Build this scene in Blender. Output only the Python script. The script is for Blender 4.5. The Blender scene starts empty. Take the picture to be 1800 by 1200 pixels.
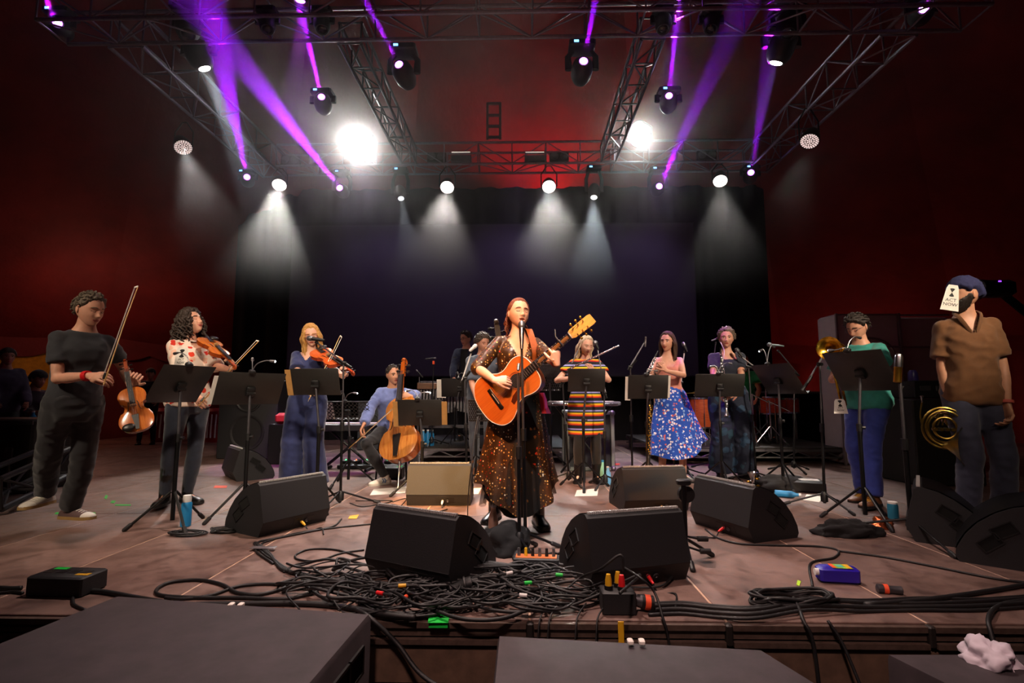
import bpy, bmesh, math, random
import numpy as np
from mathutils import Vector, Matrix, noise as mnoise
R = math.radians
random.seed(7); RNG = np.random.RandomState(7)
SC = bpy.context.scene
COL = SC.collection

# ------------------------------------------------------------------ camera
FPX, CAMZ = 900.0, 1.0
PITCH = math.atan(95/900.0); YAW = math.atan(20*math.cos(PITCH)/900.0)
cam_d = bpy.data.cameras.new('camera'); cam = bpy.data.objects.new('camera', cam_d); COL.objects.link(cam)
cam_d.sensor_width = 36.0; cam_d.lens = 36.0*FPX/1800.0; cam_d.clip_start = .05; cam_d.clip_end = 200
cam.location = (0, 0, CAMZ); cam.rotation_euler = (math.pi/2+PITCH, 0, YAW)
SC.camera = cam

def ray(px, py):
    x = (px-900)/FPX; z = (600-py)/FPX
    f = math.cos(PITCH)-z*math.sin(PITCH); u = math.sin(PITCH)+z*math.cos(PITCH)
    return Vector((x*math.cos(YAW)-f*math.sin(YAW), x*math.sin(YAW)+f*math.cos(YAW), u))
def fl(px, py, z=0.0):            # point of the horizontal plane at height z
    r = ray(px, py); t = (z-CAMZ)/r.z
    return Vector((r.x*t, r.y*t, z))
def at(px, py, Y):                # point at stage depth Y
    r = ray(px, py); t = Y/r.y
    return Vector((r.x*t, Y, CAMZ+r.z*t))

# ------------------------------------------------------------------ world, exposure
w = bpy.data.worlds.new('night'); SC.world = w; w.use_nodes = True
w.node_tree.nodes['Background'].inputs[0].default_value = (.030, .016, .020, 1)
w.node_tree.nodes['Background'].inputs[1].default_value = .55
SC.view_settings.view_transform = 'Standard'; SC.view_settings.look = 'None'
SC.view_settings.gamma = 1; SC.view_settings.use_curve_mapping = False
SC.view_settings.exposure = 0.0
SC.cycles.use_denoising = True
SC.cycles.max_bounces = 5; SC.cycles.volume_bounces = 0; SC.cycles.transparent_max_bounces = 12
SC.cycles.diffuse_bounces = 2; SC.cycles.glossy_bounces = 2; SC.cycles.sample_clamp_indirect = 4
SC.cycles.volume_step_rate = 1.0; SC.cycles.volume_max_steps = 96

def spot(name, loc, target, color, power, angle, blend=.3, size=.05):
    d = bpy.data.lights.new(name, 'SPOT'); d.color = color; d.energy = power
    d.spot_size = R(angle); d.spot_blend = blend; d.shadow_soft_size = size
    o = bpy.data.objects.new(name, d); COL.objects.link(o); o.location = loc
    o.rotation_euler = (Vector(target)-Vector(loc)).to_track_quat('-Z', 'Y').to_euler()
    return o
def point(name, loc, color, power, size=.3):
    d = bpy.data.lights.new(name, 'POINT'); d.color = color; d.energy = power; d.shadow_soft_size = size
    o = bpy.data.objects.new(name, d); COL.objects.link(o); o.location = loc
    return o

WARM, WHITE, AMBER, COOL = (1, .80, .60), (1, .93, .88), (1, .36, .06), (.80, .90, 1)
PURPLE, REDL = (.34, .004, 1), (1, .06, .04)
# front-of-house lamps above and behind the camera, plus an added screen wash
spot('key_amber', (-2.6, -1.5, 6.2), (0.0, 3.85, 1.20), AMBER, 3300, 12, .25, .08)
spot('amber_low', (-2.2, -1.5, 6.4), (-.77, 4.85, .2), (1, .50, .14), 13000, 8, .5, .1)
spot('pool_white', (.4, 1.0, 7.0), (.10, 3.50, 0), (1, .93, .90), 1900, 10, .2, .04)
spot('floor_top', (-.4, 4.2, 6.6), (-.2, 4.3, 0), (1, .76, .66), 1900, 66, .95, .25)
for x_ in (-3.2, .0, 3.0): spot('screen_fill', (x_, 9.7, 5.5), (x_*.8-.4, 11.3, 2.2), (.66, .46, 1), 85, 95, .8, .2)  # purple spots without fixtures, added to lift the dark screen
spot('key_left', (-4.5, -2.0, 5.5), (-2.9, 4.6, 1.2), WARM, 1350, 32, .5, .2)
spot('key_mid', (1.5, -2.0, 6.0), (-2.0, 5.8, .9), WARM, 2600, 25, .5, .2)
spot('key_right', (4.5, -2.0, 6.0), (1.9, 6.2, 1.2), WARM, 3500, 26, .5, .2)
spot('key_far_right', (2.0, -2.0, 5.5), (3.5, 4.6, 1.0), WARM, 260, 24, .6, .2)
spot('front_floor', (-.8, -1.2, 5.6), (.5, 3.0, 0), (1, .66, .58), 1050, 48, .9, .3)
# red tent wash: unseen lamps added to light the canvas
point('wash_left', (-9.0, 10.6, 2.6), (1, .42, .28), 30, .4)
point('wash_back_right', (8.0, 12.6, .6), (1, .22, .16), 34, .4)
spot('wash_roof', (0.6, 12.4, 5.0), (0.2, 9.0, 9.5), (1, .02, .06), 400, 120, .8, .3)
spot('wash_roof_wide', (0, 1.0, 2.4), (0, 9.5, 9.0), (1, .08, .08), 70, 130, .8, .3)

# ------------------------------------------------------------------ materials
def lin(h):
    if not isinstance(h, str): return tuple(h)
    c = [int(h[i:i+2], 16)/255 for i in (0, 2, 4)]
    return tuple(x/12.92 if x <= .04045 else ((x+.055)/1.055)**2.4 for x in c)
class NT:                         # tiny helper round a node tree
    def __init__(s, m):
        s.m = m; m.use_nodes = True; s.t = m.node_tree; s.b = s.t.nodes['Principled BSDF']
    def n(s, typ, **kw):
        x = s.t.nodes.new(typ)
        for k, v in kw.items():
            if k.startswith('i_'):
                key = k[2:]; key = int(key) if key.isdigit() else key
                x.inputs[key].default_value = v
            else: setattr(x, k, v)
        return x
    def l(s, a, b): s.t.links.new(a, b)
    def coord(s, kind='Object', scale=(1, 1, 1), rot=(0, 0, 0)):
        tc = s.n('ShaderNodeTexCoord'); mp = s.n('ShaderNodeMapping'); mp.inputs['Scale'].default_value = scale
        mp.inputs['Rotation'].default_value = rot
        s.l(tc.outputs[kind], mp.inputs[0]); return mp.outputs[0]
    def ramp(s, fac, stops, interp='LINEAR'):
        r = s.n('ShaderNodeValToRGB'); r.color_ramp.interpolation = interp
        while len(r.color_ramp.elements) < len(stops): r.color_ramp.elements.new(.5)
        for e, (p, c) in zip(r.color_ramp.elements, stops):
            e.position = p; e.color = (*lin(c), 1) if isinstance(c, str) else (*c, 1)
        s.l(fac, r.inputs[0]); return r.outputs[0]
    def noise(s, vec, scale, detail=4, rough=.6):
        x = s.n('ShaderNodeTexNoise'); x.inputs['Scale'].default_value = scale
        x.inputs['Detail'].default_value = detail; x.inputs['Roughness'].default_value = rough
        s.l(vec, x.inputs['Vector']); return x.outputs['Fac']
    def bump(s, h, strength=.3, dist=.01):
        x = s.n('ShaderNodeBump'); x.inputs['Strength'].default_value = strength; x.inputs['Distance'].default_value = dist
        s.l(h, x.inputs['Height']); s.l(x.outputs[0], s.b.inputs['Normal'])
    def base(s, c): s.l(c, s.b.inputs['Base Color'])
_M = {}
def mat(name, col='808080', rough=.6, metal=0., var=.25, scale=12., bump=.15, bdist=.004, alpha=None, emit=None, espec=.5, sheen=0):
    if name in _M: return _M[name]
    m = bpy.data.materials.new(name); t = NT(m); c = lin(col)
    t.b.inputs['Roughness'].default_value = rough; t.b.inputs['Metallic'].default_value = metal
    t.b.inputs['Specular IOR Level'].default_value = espec
    if sheen: t.b.inputs['Sheen Weight'].default_value = sheen
    if emit is not None:
        t.b.inputs['Emission Color'].default_value = (*c, 1); t.b.inputs['Emission Strength'].default_value = emit
        t.b.inputs['Base Color'].default_value = (*c, 1)
    else:
        v = t.coord(); f = t.noise(v, scale)
        t.base(t.ramp(f, [(.25, tuple(x*(1-var) for x in c)), (.75, tuple(min(1, x*(1+var)) for x in c))]))
        if bump: t.bump(f, bump, bdist)
    if alpha is not None: t.b.inputs['Alpha'].default_value = alpha
    _M[name] = m; return m
BLACK = mat('black_metal', '0b0b0d', .42, .3, .2, 40, .05)
BLACKP = mat('black_plastic', '0d0d0f', .5, 0, .2, 60, .1)
RUBBER = mat('black_rubber', '121113', .55, 0, .25, 30, .1)
CHROME = mat('chrome', 'c8c8cc', .22, 1., .05, 30, .02)
ALU = mat('aluminium', '8b8a8e', .38, .9, .15, 20, .05)
DARKALU = mat('dull_aluminium', '5c5a5e', .45, .8, .2, 20, .05)
PAPER = mat('paper', 'e8e2da', .8, 0, .05, 10, 0)
WHITEP = mat('white_plastic', 'd8d6d4', .5, 0, .05, 10, 0)
RED = mat('red_plastic', 'd0141c', .5, 0, .1, 10, 0)
YELLOW = mat('yellow_tape', 'd8a418', .5, 0, .1, 10, 0)
GREEN = mat('green_tape', '16c040', .5, 0, .1, 10, 0)
ORANGE = mat('orange_tape', 'e8502a', .5, 0, .1, 10, 0)
BLUEP = mat('blue_plastic', '1d7fb8', .45, 0, .1, 10, 0)
GOLD = mat('gold_brass', 'c89a3c', .28, 1., .1, 20, .03)

# ------------------------------------------------------------------ mesh building
def basis(d, up=Vector((0, 0, 1))):
    d = Vector(d).normalized(); up = Vector(up)
    if abs(d.dot(up)) > .97: up = Vector((0, 1, 0)) if abs(d.y) < .9 else Vector((1, 0, 0))
    x = up.cross(d).normalized(); y = d.cross(x)
    return x, y, d
class MB:
    def __init__(s): s.v = []; s.f = []; s.m = []; s.cur = 0
    def add(s, vs, fs):
        o = len(s.v); s.v += [tuple(v) for v in vs]; s.f += [tuple(i+o for i in f) for f in fs]; s.m += [s.cur]*len(fs); return s
    def box(s, c, size, M=None, taper=None):
        x, y, z = [a/2 for a in size]; vs = [Vector((a*x, b*y, d*z)) for d in (-1, 1) for b in (-1, 1) for a in (-1, 1)]
        if taper:
            for v in vs:
                if v.z > 0: v.x *= taper; v.y *= taper
        c = Vector(c); vs = [(M @ v if M else v)+c for v in vs]
        return s.add(vs, [(0, 2, 3, 1), (4, 5, 7, 6), (0, 1, 5, 4), (2, 6, 7, 3), (0, 4, 6, 2), (1, 3, 7, 5)])
    def bbox(s, c, size, b=.01, M=None):   # chamfered box
        x, y, z = [a/2 for a in size]; c = Vector(c); prof = []
        b = min(b, x*.9, y*.9, z*.9)
        ring = lambda X, Y: [(X-b, -Y), (X, -Y+b), (X, Y-b), (X-b, Y), (-X+b, Y), (-X, Y-b), (-X, -Y+b), (-X+b, -Y)]
        L = [(x-b, y-b, -z), (x, y, -z+b), (x, y, z-b), (x-b, y-b, z)]
        vs = [Vector((p[0], p[1], zz)) for X, Y, zz in L for p in ring(X, Y)]
        fs = [(i*8+k, i*8+(k+1) % 8, i*8+8+(k+1) % 8, i*8+8+k) for i in range(3) for k in range(8)]
        fs += [tuple(range(7, -1, -1)), tuple(range(24, 32))]
        return s.add([(M @ v if M else v)+c for v in vs], fs)
    def loft(s, rings, close=True):        # rings: list of lists of points, same count
        n = len(rings[0]); vs = [p for r in rings for p in r]
        fs = [(i*n+k, i*n+(k+1) % n, (i+1)*n+(k+1) % n, (i+1)*n+k) for i in range(len(rings)-1) for k in range(n)]
        if close: fs += [tuple(range(n-1, -1, -1)), tuple((len(rings)-1)*n+k for k in range(n))]
        return s.add(vs, fs)
    def tube(s, pts, r, n=8, cap=True, sx=1., up=(0, 0, 1), dome=False):
        pts = [Vector(p) for p in pts]
        rs = list(r) if hasattr(r, '__len__') else [r]*len(pts)
        if dome:
            d0 = (pts[0]-pts[1]).normalized(); d1 = (pts[-1]-pts[-2]).normalized()
            P, Q = [], []
            for k in (0, .5, .85): P.append(pts[0]+d0*rs[0]*math.cos(math.asin(min(1, k+.12)))); Q.append(rs[0]*min(1, k+.12))
            E, G = [], []
            for k in (.85, .5, 0): E.append(pts[-1]+d1*rs[-1]*math.cos(math.asin(min(1, k+.12)))); G.append(rs[-1]*min(1, k+.12))
            pts = P+pts+E; rs = Q+rs+G
        rings = []; prev = None
        for i, p in enumerate(pts):
            d = (pts[min(i+1, len(pts)-1)]-pts[max(i-1, 0)])
            if d.length < 1e-9: d = Vector((0, 0, 1))
            x, y, d = basis(d, up) if prev is None else basis(d, prev)
            prev = y
            rings.append([p+(x*math.cos(a)*sx+y*math.sin(a))*rs[i] for a in [2*math.pi*k/n for k in range(n)]])
        return s.loft(rings, cap)
    def ell(s, c, r, M=None, n=12, m=8):
        c = Vector(c); r = (r, r, r) if not hasattr(r, '__len__') else r; rings = []
        for i in range(m+1):
            ph = -math.pi/2+math.pi*i/m; cr = max(math.cos(ph), .02)
            ring = [Vector((r[0]*cr*math.cos(2*math.pi*k/n), r[1]*cr*math.sin(2*math.pi*k/n), r[2]*math.sin(ph))) for k in range(n)]
            rings.append([(M @ v if M else v)+c for v in ring])
        return s.loft(rings)
    def lathe(s, prof, M=None, c=(0, 0, 0), n=20):   # prof [(r,z)]
        c = Vector(c); rings = []
        for r, z in prof:
            r = max(r, .0004); ring = [Vector((r*math.cos(2*math.pi*k/n), r*math.sin(2*math.pi*k/n), z)) for k in range(n)]
            rings.append([(M @ v if M else v)+c for v in ring])
        return s.loft(rings)
    def prism(s, poly, z0, z1, M=None, c=(0, 0, 0)):  # poly 2D in xy extruded along z
        c = Vector(c); n = len(poly)
        vs = [Vector((p[0], p[1], z)) for z in (z0, z1) for p in poly]
        fs = [(k, (k+1) % n, n+(k+1) % n, n+k) for k in range(n)]+[tuple(range(n-1, -1, -1)), tuple(range(n, 2*n))]
        return s.add([(M @ v if M else v)+c for v in vs], fs)
    def quad(s, a, b, c, d): return s.add([a, b, c, d], [(0, 1, 2, 3)])
    def me(s, name, mats, smooth=False):
        me = bpy.data.meshes.new(name); me.from_pydata(s.v, [], s.f)
        for m in (mats if isinstance(mats, (list, tuple)) else [mats]): me.materials.append(m)
        me.polygons.foreach_set('material_index', s.m)
        if smooth is True: me.polygons.foreach_set('use_smooth', [True]*len(s.f))
        me.update()
        if smooth == 'auto':
            me.polygons.foreach_set('use_smooth', [True]*len(s.f)); me.set_sharp_from_angle(angle=R(38))
        return me
    def build(s, name, mats, parent=None, smooth='auto', loc=None, fix=True):
        me = s.me(name, mats, smooth)
        if fix:
            bm = bmesh.new(); bm.from_mesh(me); bmesh.ops.recalc_face_normals(bm, faces=bm.faces); bm.to_mesh(me); bm.free()
            if smooth == 'auto': me.set_sharp_from_angle(angle=R(38))
        return link(name, me, parent, loc)
def link(name, me, parent=None, loc=None):
    o = bpy.data.objects.new(name, me); COL.objects.link(o)
    if parent: o.parent = parent
    if loc is not None: o.location = loc
    return o
def empty(name, loc=(0, 0, 0), rz=0.):
    o = bpy.data.objects.new(name, None); COL.objects.link(o); o.location = loc; o.rotation_euler = (0, 0, rz); o.empty_display_size = .1
    return o
def tag(o, label, cat, group=None):
    o['label'] = label; o['category'] = cat
    if group: o['group'] = group
    return o
def structure(o): o['kind'] = 'structure'; return o
KIDS = {}
def copy_tree(o, parent=None):
    c = o.copy(); COL.objects.link(c)
    if parent: c.parent = parent
    for ch in list(o.children): copy_tree(ch, c)
    return c
def curve_pts(ctrl, n=8):          # Catmull-Rom through control points
    P = [Vector(p) for p in ctrl]
    if len(P) < 3: return P
    P = [P[0]*2-P[1]]+P+[P[-1]*2-P[-2]]; out = []
    for i in range(1, len(P)-2):
        for k in range(n):
            t = k/n; a, b, c, d = P[i-1], P[i], P[i+1], P[i+2]
            out.append(.5*((2*b)+(c-a)*t+(2*a-5*b+4*c-d)*t*t+(3*b-3*c+d-a)*t**3))
    out.append(P[-2]); return out
def cmb(pts, r=.006, n=6, k=8): return MB().tube(curve_pts(pts, k), r, n)
def orient(z, up=(0, 0, 1)):       # matrix whose Z column is z
    x, y, d = basis(z, up); return Matrix((x, y, d)).transposed()
def frame(x, z):                   # matrix from x axis and approximate z axis
    x = Vector(x).normalized(); z = Vector(z); y = z.cross(x).normalized(); z = x.cross(y)
    return Matrix((x, y, z)).transposed()
def setm(o, M, loc): o.matrix_world = Matrix.Translation(loc) @ M.to_4x4(); return o
# ================================================================== setting
# stage floor: deck panels with real joints
def floor_mat():
    m = bpy.data.materials.new('stage_ply'); t = NT(m)
    v = t.coord(); oi = t.n('ShaderNodeObjectInfo')
    n1 = t.noise(v, 1.7, 6, .65); n2 = t.noise(v, 9, 5, .7); n3 = t.noise(v, 60, 3, .6)
    c1 = t.ramp(n1, [(.3, '544340'), (.48, '725a52'), (.62, '8a7068'), (.8, 'a08880')])
    c2 = t.ramp(n2, [(.3, (.35, .33, .33)), (.52, (1, 1, 1)), (.8, (1.2, 1.15, 1.1))])
    mx = t.n('ShaderNodeMix', data_type='RGBA', blend_type='MULTIPLY'); mx.inputs[0].default_value = .75
    t.l(c1, mx.inputs[6]); t.l(c2, mx.inputs[7])
    hs = t.n('ShaderNodeHueSaturation'); mr = t.n('ShaderNodeMapRange'); mr.inputs[3].default_value = .8; mr.inputs[4].default_value = 1.15
    t.l(oi.outputs['Random'], mr.inputs[0]); t.l(mr.outputs[0], hs.inputs['Value']); t.l(mx.outputs[2], hs.inputs['Color'])
    t.base(hs.outputs[0])
    t.l(t.ramp(n2, [(.3, (.32,)*3), (.7, (.6,)*3)]), t.b.inputs['Roughness']); t.bump(n3, .12, .003)
    return m
PLY = floor_mat()
SEAM = mat('pale_ply_edge', 'c8a48c', .7)
floor = structure(empty('floor', (0, 2.42, 0)))
PW, PL, GAP = .878, 2.0, .010
pmesh = MB().bbox((0, 0, -.02), (PW-GAP, PL-GAP, .04), .003).me('deck_panel', PLY)
x0 = .905-PW/2
for i in range(-11, 12):
    for j in range(0, 7):
        link('deck_panel', pmesh, floor, (x0+i*PW, PL*(j+.5), 0))
MB().box((x0, 6.2, -.0125), (23*PW, 12.38, .02)).build('subfloor', SEAM, floor)
# stage front: aluminium edge rails, one per deck, and the boarded skirt below
front = structure(empty('trim_1', (0, 2.42, 0)))
RAIL = mat('worn_rail', '5b4a42', .45, .35, .35, 30, .1); CHAN = mat('dark_channel', '1b1512', .6); BOARD = mat('skirt_board', '5a4436', .7, 0, .35, 14, .2)
mb = MB()
for (y, z, h, d) in ((-.012, -.012, .024, .024), (-.006, -.045, .032, .012), (-.016, -.08, .022, .03)): mb.box((0, y, z), (PW-.035, d, h))
railm = mb.me('edge_rail', RAIL)
brk = MB().bbox((0, -.01, -.05), (.03, .04, .09), .006).me('bracket', CHAN)
for i in range(-7, 8):
    link('edge_rail', railm, front, (x0+i*PW, 0, -.008)); link('bracket', brk, front, (x0+(i+.5)*PW, 0, 0))
bm_ = MB().bbox((0, 0, 0), (1.7, .03, .16), .006).me('board', BOARD)
for i in range(-4, 5):
    for k in range(6): link('board', bm_, front, (i*1.71+(.8 if k % 2 else 0), .0, -.19-.168*k))
# ground in the pit
g = MB().box((0, 1, -1.15), (60, 60, .1)).build('ground', mat('pit_ground', '1a1512', .9)); structure(g)

# big-top tent: cone roof with sewn gores, low eave, side wall
def tent_mat():
    m = bpy.data.materials.new('tent_canvas'); t = NT(m); v = t.coord()
    n = t.noise(v, .8, 4, .6); t.base(t.ramp(n, [(.3, '5c1618'), (.7, '7f2220')]))
    t.b.inputs['Roughness'].default_value = .75; t.bump(t.noise(v, 3, 3), .5, .05); return m
TENT = tent_mat()
TC, TR, NG = (0., 2.0), 15.0, 24
roof = structure(empty('ceiling', (0, 2, 0)))
side = structure(empty('wall_back', (0, 2, 0)))
YCURT = mat('yellow_curtain', 'c89a20', .8); 
for k in range(NG):
    a0 = 2*math.pi*k/NG; rings = []
    for i in range(15):
        f = i/14; r = TR*(1-f)+.2*f
        z = 2.25+(TR-r)*1.0-.35*math.sin(math.pi*f)
        row = []
        for j in range(7):
            a = a0+2*math.pi/NG*j/6; sag = -.18*math.sin(math.pi*j/6)*min(1, r/6)
            row.append(Vector((r*math.sin(a), r*math.cos(a), z+sag)))
        rings.append(row)
    mb = MB(); n = 7; o = [p for r_ in rings for p in r_]
    mb.add(o, [(i*n+j, i*n+j+1, (i+1)*n+j+1, (i+1)*n+j) for i in range(14) for j in range(6)])
    q = mb.build('roof_gore', TENT, roof, True, fix=False)
    # side wall gore: pleated
    mb = MB(); top, bot = [], []
    for j in range(25):
        a = a0+2*math.pi/NG*j/24; r = TR-.1+.06*math.sin(j*math.pi/2.)
        top.append(Vector((r*math.sin(a), r*math.cos(a), 2.15))); bot.append(Vector((r*math.sin(a), r*math.cos(a), -1.1)))
    mb.add(top+bot, [(j, j+1, 25+j+1, 25+j) for j in range(24)])
    q = mb.build('side_panel', YCURT if k in (20,) else TENT, side, True, fix=False)
    # scalloped valance under the eave
    mb = MB(); P = []
    for j in range(25):
        a = a0+2*math.pi/NG*j/24; r = TR-.25
        P += [Vector((r*math.sin(a), r*math.cos(a), 2.5)), Vector((r*math.sin(a), r*math.cos(a), 2.02-.14*abs(math.sin(j*math.pi/6))))]
    mb.add(P, [(2*j, 2*j+1, 2*j+3, 2*j+2) for j in range(24)])
    mb.build('valance', TENT, side, True, fix=False)
# black drape and grey projection screen behind the stage
def drape(name, x0_, x1_, z0, z1, y, amp, mt, nfold):
    n = int((x1_-x0_)*14); mb = MB(); P = []
    for i in range(n+1):
        x = x0_+(x1_-x0_)*i/n; yy = y+amp*math.sin(x*nfold)+.5*amp*math.sin(x*nfold*2.3+1)
        P += [Vector((x, yy, z0)), Vector((x, yy*1.0+.5*amp*math.sin(x*3), z1))]
    mb.add(P, [(2*i, 2*i+2, 2*i+3, 2*i+1) for i in range(n)])
    return mb.build(name, mt, None, True, fix=False)
DRAPE = mat('black_drape', '131215', .9, 0, .2, 6, .1, espec=.1)
a = at(413, 500, 11.7); b = at(1350, 500, 11.7)
d = drape('wall_stage_back', a.x, b.x, 0, 5.9, 11.7, .05, DRAPE, 9); structure(d)
a = at(515, 397, 11.3); b = at(1228, 660, 11.3)
SCR = mat('grey_screen', '37333d', .85, 0, .06, 2, 0)
scr = empty('projection_screen', ((a.x+b.x)/2, 11.3, b.z)); hw, hz = (b.x-a.x)/2, a.z-b.z
tag(scr, 'wide grey projection screen hanging in front of the black drape at the back of stage', 'screen')
MB().box((0, 0, hz/2), (2*hw, .01, hz)).build('screen_fabric', SCR, scr)
mb = MB()
for s_ in (-1, 1): mb.box((s_*hw, .02, hz/2), (.04, .04, hz+.04))
for z in (0, hz): mb.box((0, .02, z), (2*hw, .04, .04))
mb.build('screen_frame', BLACK, scr)
# ================================================================== truss rig
_br = {}
TRM = mat('truss_metal', '7c7884', .5, .7, .2, 20, .05)
def brace(parent, a, b, r, m):
    a = Vector(a); b = Vector(b); L = (b-a).length; key = (round(L, 3), r, m.name)
    if key not in _br: _br[key] = MB().tube([(0, 0, 0), (0, 0, L)], r, 7).me('brace', m, 'auto')
    o = link('brace', _br[key], parent); o.location = a; o.rotation_mode = 'QUATERNION'; o.rotation_quaternion = (b-a).to_track_quat('Z', 'Y'); return o
def truss(p0, p1, label, s=.46, bay=.62, m=None, h=None):
    m = m or TRM; h = h or s
    p0 = Vector(p0); p1 = Vector(p1); root = empty('lighting_truss', p0); tag(root, label, 'truss')
    d = p1-p0; L = d.length; d.normalize(); x = Vector((0, 0, 1)).cross(d).normalized(); z = d.cross(x)
    c = [x*s/2+z*0, -x*s/2+z*0, x*s/2+z*h, -x*s/2+z*h]
    for q in c:
        o = link('chord', MB().tube([q, q+d*L], .026, 8).me('chord', m, 'auto'), root)
    n = max(1, round(L/bay)); st = L/n
    for i in range(n+1):
        for (i0, i1) in ((0, 1), (0, 2), (1, 3), (2, 3)):
            if (i0, i1) == (2, 3) and i % 2: continue
            brace(root, c[i0]+d*st*i, c[i1]+d*st*i, .013, m)
        if i < n:
            for (i0, i1) in ((0, 2), (1, 3), (0, 1)):
                u, v_ = (i0, i1) if i % 2 else (i1, i0)
                brace(root, c[u]+d*st*i, c[v_]+d*st*(i+1), .012, m)
    return root
TZ, YF, YB = 5.76, 6.15, 10.35
XL, XR = -5.45, 5.0
truss((XL-.75, YF, TZ), (XR+.75, YF, TZ), 'front lighting truss running across the top of the frame above the singer', bay=.7)
truss((XL+.3, YB, TZ), (XR-.3, YB, TZ), 'rear lighting truss across the stage above the grey screen', bay=.7)
truss((XL, YF+.3, TZ), (XL, YB+.3, TZ), 'side truss receding along the left edge of the rig')
truss((XR, YF+.3, TZ), (XR, YB+.3, TZ), 'side truss receding along the right edge of the rig')
truss((-2.35, YF+.3, TZ), (-2.35, YB-.3, TZ), 'middle truss receding behind the twin heads left of the singer', s=.3, bay=.5, m=DARKALU)  # both middle trusses: darker metal stands in for being unlit
truss((1.75, YF+.3, TZ), (1.75, YB-.3, TZ), 'middle truss receding behind the twin heads right of the singer', s=.3, bay=.5, m=DARKALU)
# chain hoist frame hanging above the middle of the rear truss
q = at(868, 245, 10.6); h_ = empty('hoist_frame', q); tag(h_, 'dark ladder frame standing up from the middle of the rear truss', 'frame')
for s_ in (-.14, .14): MB().box((s_, 0, .42), (.05, .05, .84)).build('upright', BLACK, h_)
for z in (.05, .3, .55, .82): MB().box((0, 0, z), (.28, .05, .05)).build('rung', BLACK, h_)

# ------------------------------------------------------------------ lamps
def emis(name, col, k):
    m = bpy.data.materials.get(name)
    if m: return m
    m = bpy.data.materials.new(name); t = NT(m)
    t.b.inputs['Base Color'].default_value = (*col, 1); t.b.inputs['Emission Color'].default_value = (*col, 1); t.b.inputs['Emission Strength'].default_value = k
    return m
E_PUR = emis('lens_purple', (.55, .12, 1), 9); E_PURC = emis('lens_purple_core', (1, .85, 1), 14)
E_WHT = emis('lens_white', (1, .95, .92), 16); E_COOL = emis('lens_cool', (.85, .93, 1), 4); E_LED = emis('led_warm', (1, .85, .8), 7)
E_DIM = emis('led_dim', (.95, .72, .68), .9); E_BLN = emis('lens_blinder', (1, .95, .9), 90); E_SCR = emis('blue_display', (.15, .4, 1), 4)
GLASSD = mat('dark_glass', '101014', .1, 0, 0, 5, 0)
def aim(o, d): o.rotation_mode = 'QUATERNION'; o.rotation_quaternion = Vector(d).to_track_quat('Z', 'Y')
def moving_head(px, py, Y, tgt, label, r=.05, lens=None, scale=1., power=0, ang=3, col=PURPLE, core=True, top=None, group=None, blend=.15):
    """lens centre sits at the given place; the yoke hangs from a base above it"""
    c = at(px, py, Y); d = (Vector(tgt)-c).normalized(); hub = c-d*.16*scale
    root = empty('moving_head_light', hub); tag(root, label, 'stage light', group)
    k = scale; zb = (TZ-hub.z) if top is None else top
    zb = max(zb, .2*k)
    MB().bbox((0, 0, zb-.05), (.34*k, .26*k, .10), .02).build('base', BLACKP, root)
    if abs(zb) < 1.2: MB().bbox((-.08*k, -.135*k, zb-.05), (.06, .005, .03), .002).build('display', E_SCR if power else GLASSD, root)
    for s_ in (-1, 1):
        MB().tube([(s_*.12*k, 0, zb-.1), (s_*.18*k, 0, zb*.5), (s_*.17*k, 0, 0)], [.035*k, .04*k, .05*k], 8, sx=.6).build('yoke_arm', BLACKP, root)
    hd = MB().lathe([(.02*k, -.2*k), (.1*k, -.19*k), (.135*k, -.1*k), (.14*k, .02*k), (.125*k, .1*k), (r+.03*k, .15*k), (r+.015, .165*k), (r, .158*k)], n=20).build('head', BLACKP, root); aim(hd, d)
    mb = MB(); mb.lathe([(0, .156*k), (r, .156*k), (r*.9, .164*k), (r*.5, .172*k), (0, .175*k)], n=18)
    ln = mb.build('lens', lens or E_PUR, hd)
    if core: MB().lathe([(0, .170*k), (r*.55, .170*k), (r*.5, .176*k), (0, .18*k)], n=14).build('lamp_core', E_PURC, hd)
    if power:
        s = spot('beam_lamp', c+d*.03, c+d*5, col, power, ang, blend, r*.5)
    return root
def par(px, py, Y, tgt, label, r=.125, power=0, ang=20, col=WHITE, cells=True, lens=None, group=None, top=None, led=None):
    c = at(px, py, Y); d = (Vector(tgt)-c).normalized()
    root = empty('led_wash_light', c); tag(root, label, 'stage light', group)
    top = TZ-c.z if top is None else top; top = max(top, r+.1)
    hd = MB().lathe([(.02, -.26), (r*.7, -.25), (r*1.02, -.12), (r*1.1, .0), (r*1.1, .012), (r*1.02, .012), (r*1.02, -.004)], n=24).build('housing', BLACKP, root); aim(hd, d)
    pl = MB().lathe([(0, -.012), (r*1.01, -.012), (r*1.01, -.002), (0, -.002)], n=24).build('lens_plate', lens or (GLASSD if cells else E_WHT), hd)
    if cells:
        cell = MB().ell((0, 0, 0), (r*.105, r*.105, r*.06), None, 8, 4).me('led', led or E_LED)
        for ring, nn in ((0, 1), (.25, 6), (.5, 12), (.74, 18), (.93, 22)):
            for q in range(nn):
                a_ = 2*math.pi*q/nn+ring; link('led', cell, hd, (r*ring*math.cos(a_), r*ring*math.sin(a_), .003))
    mb = MB().tube([(-r*1.2, 0, 0), (-r*1.2, 0, top*.6), (-.04, 0, top), (.04, 0, top), (r*1.2, 0, top*.6), (r*1.2, 0, 0)], .014, 6); mb.build('yoke', BLACK, root)
    if power: spot('wash_lamp', c+d*.05, c+d*5, col, power, ang, .35, r*.6)
    return root
BK = YB-.1
G1 = 'purple beam heads'
PB = 30000
moving_head(101, 40, 6.2, at(20, -120, 4.6), 'purple lit moving head at the left end of the front truss', .055, power=PB*5, ang=2.6, top=.25)
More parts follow.
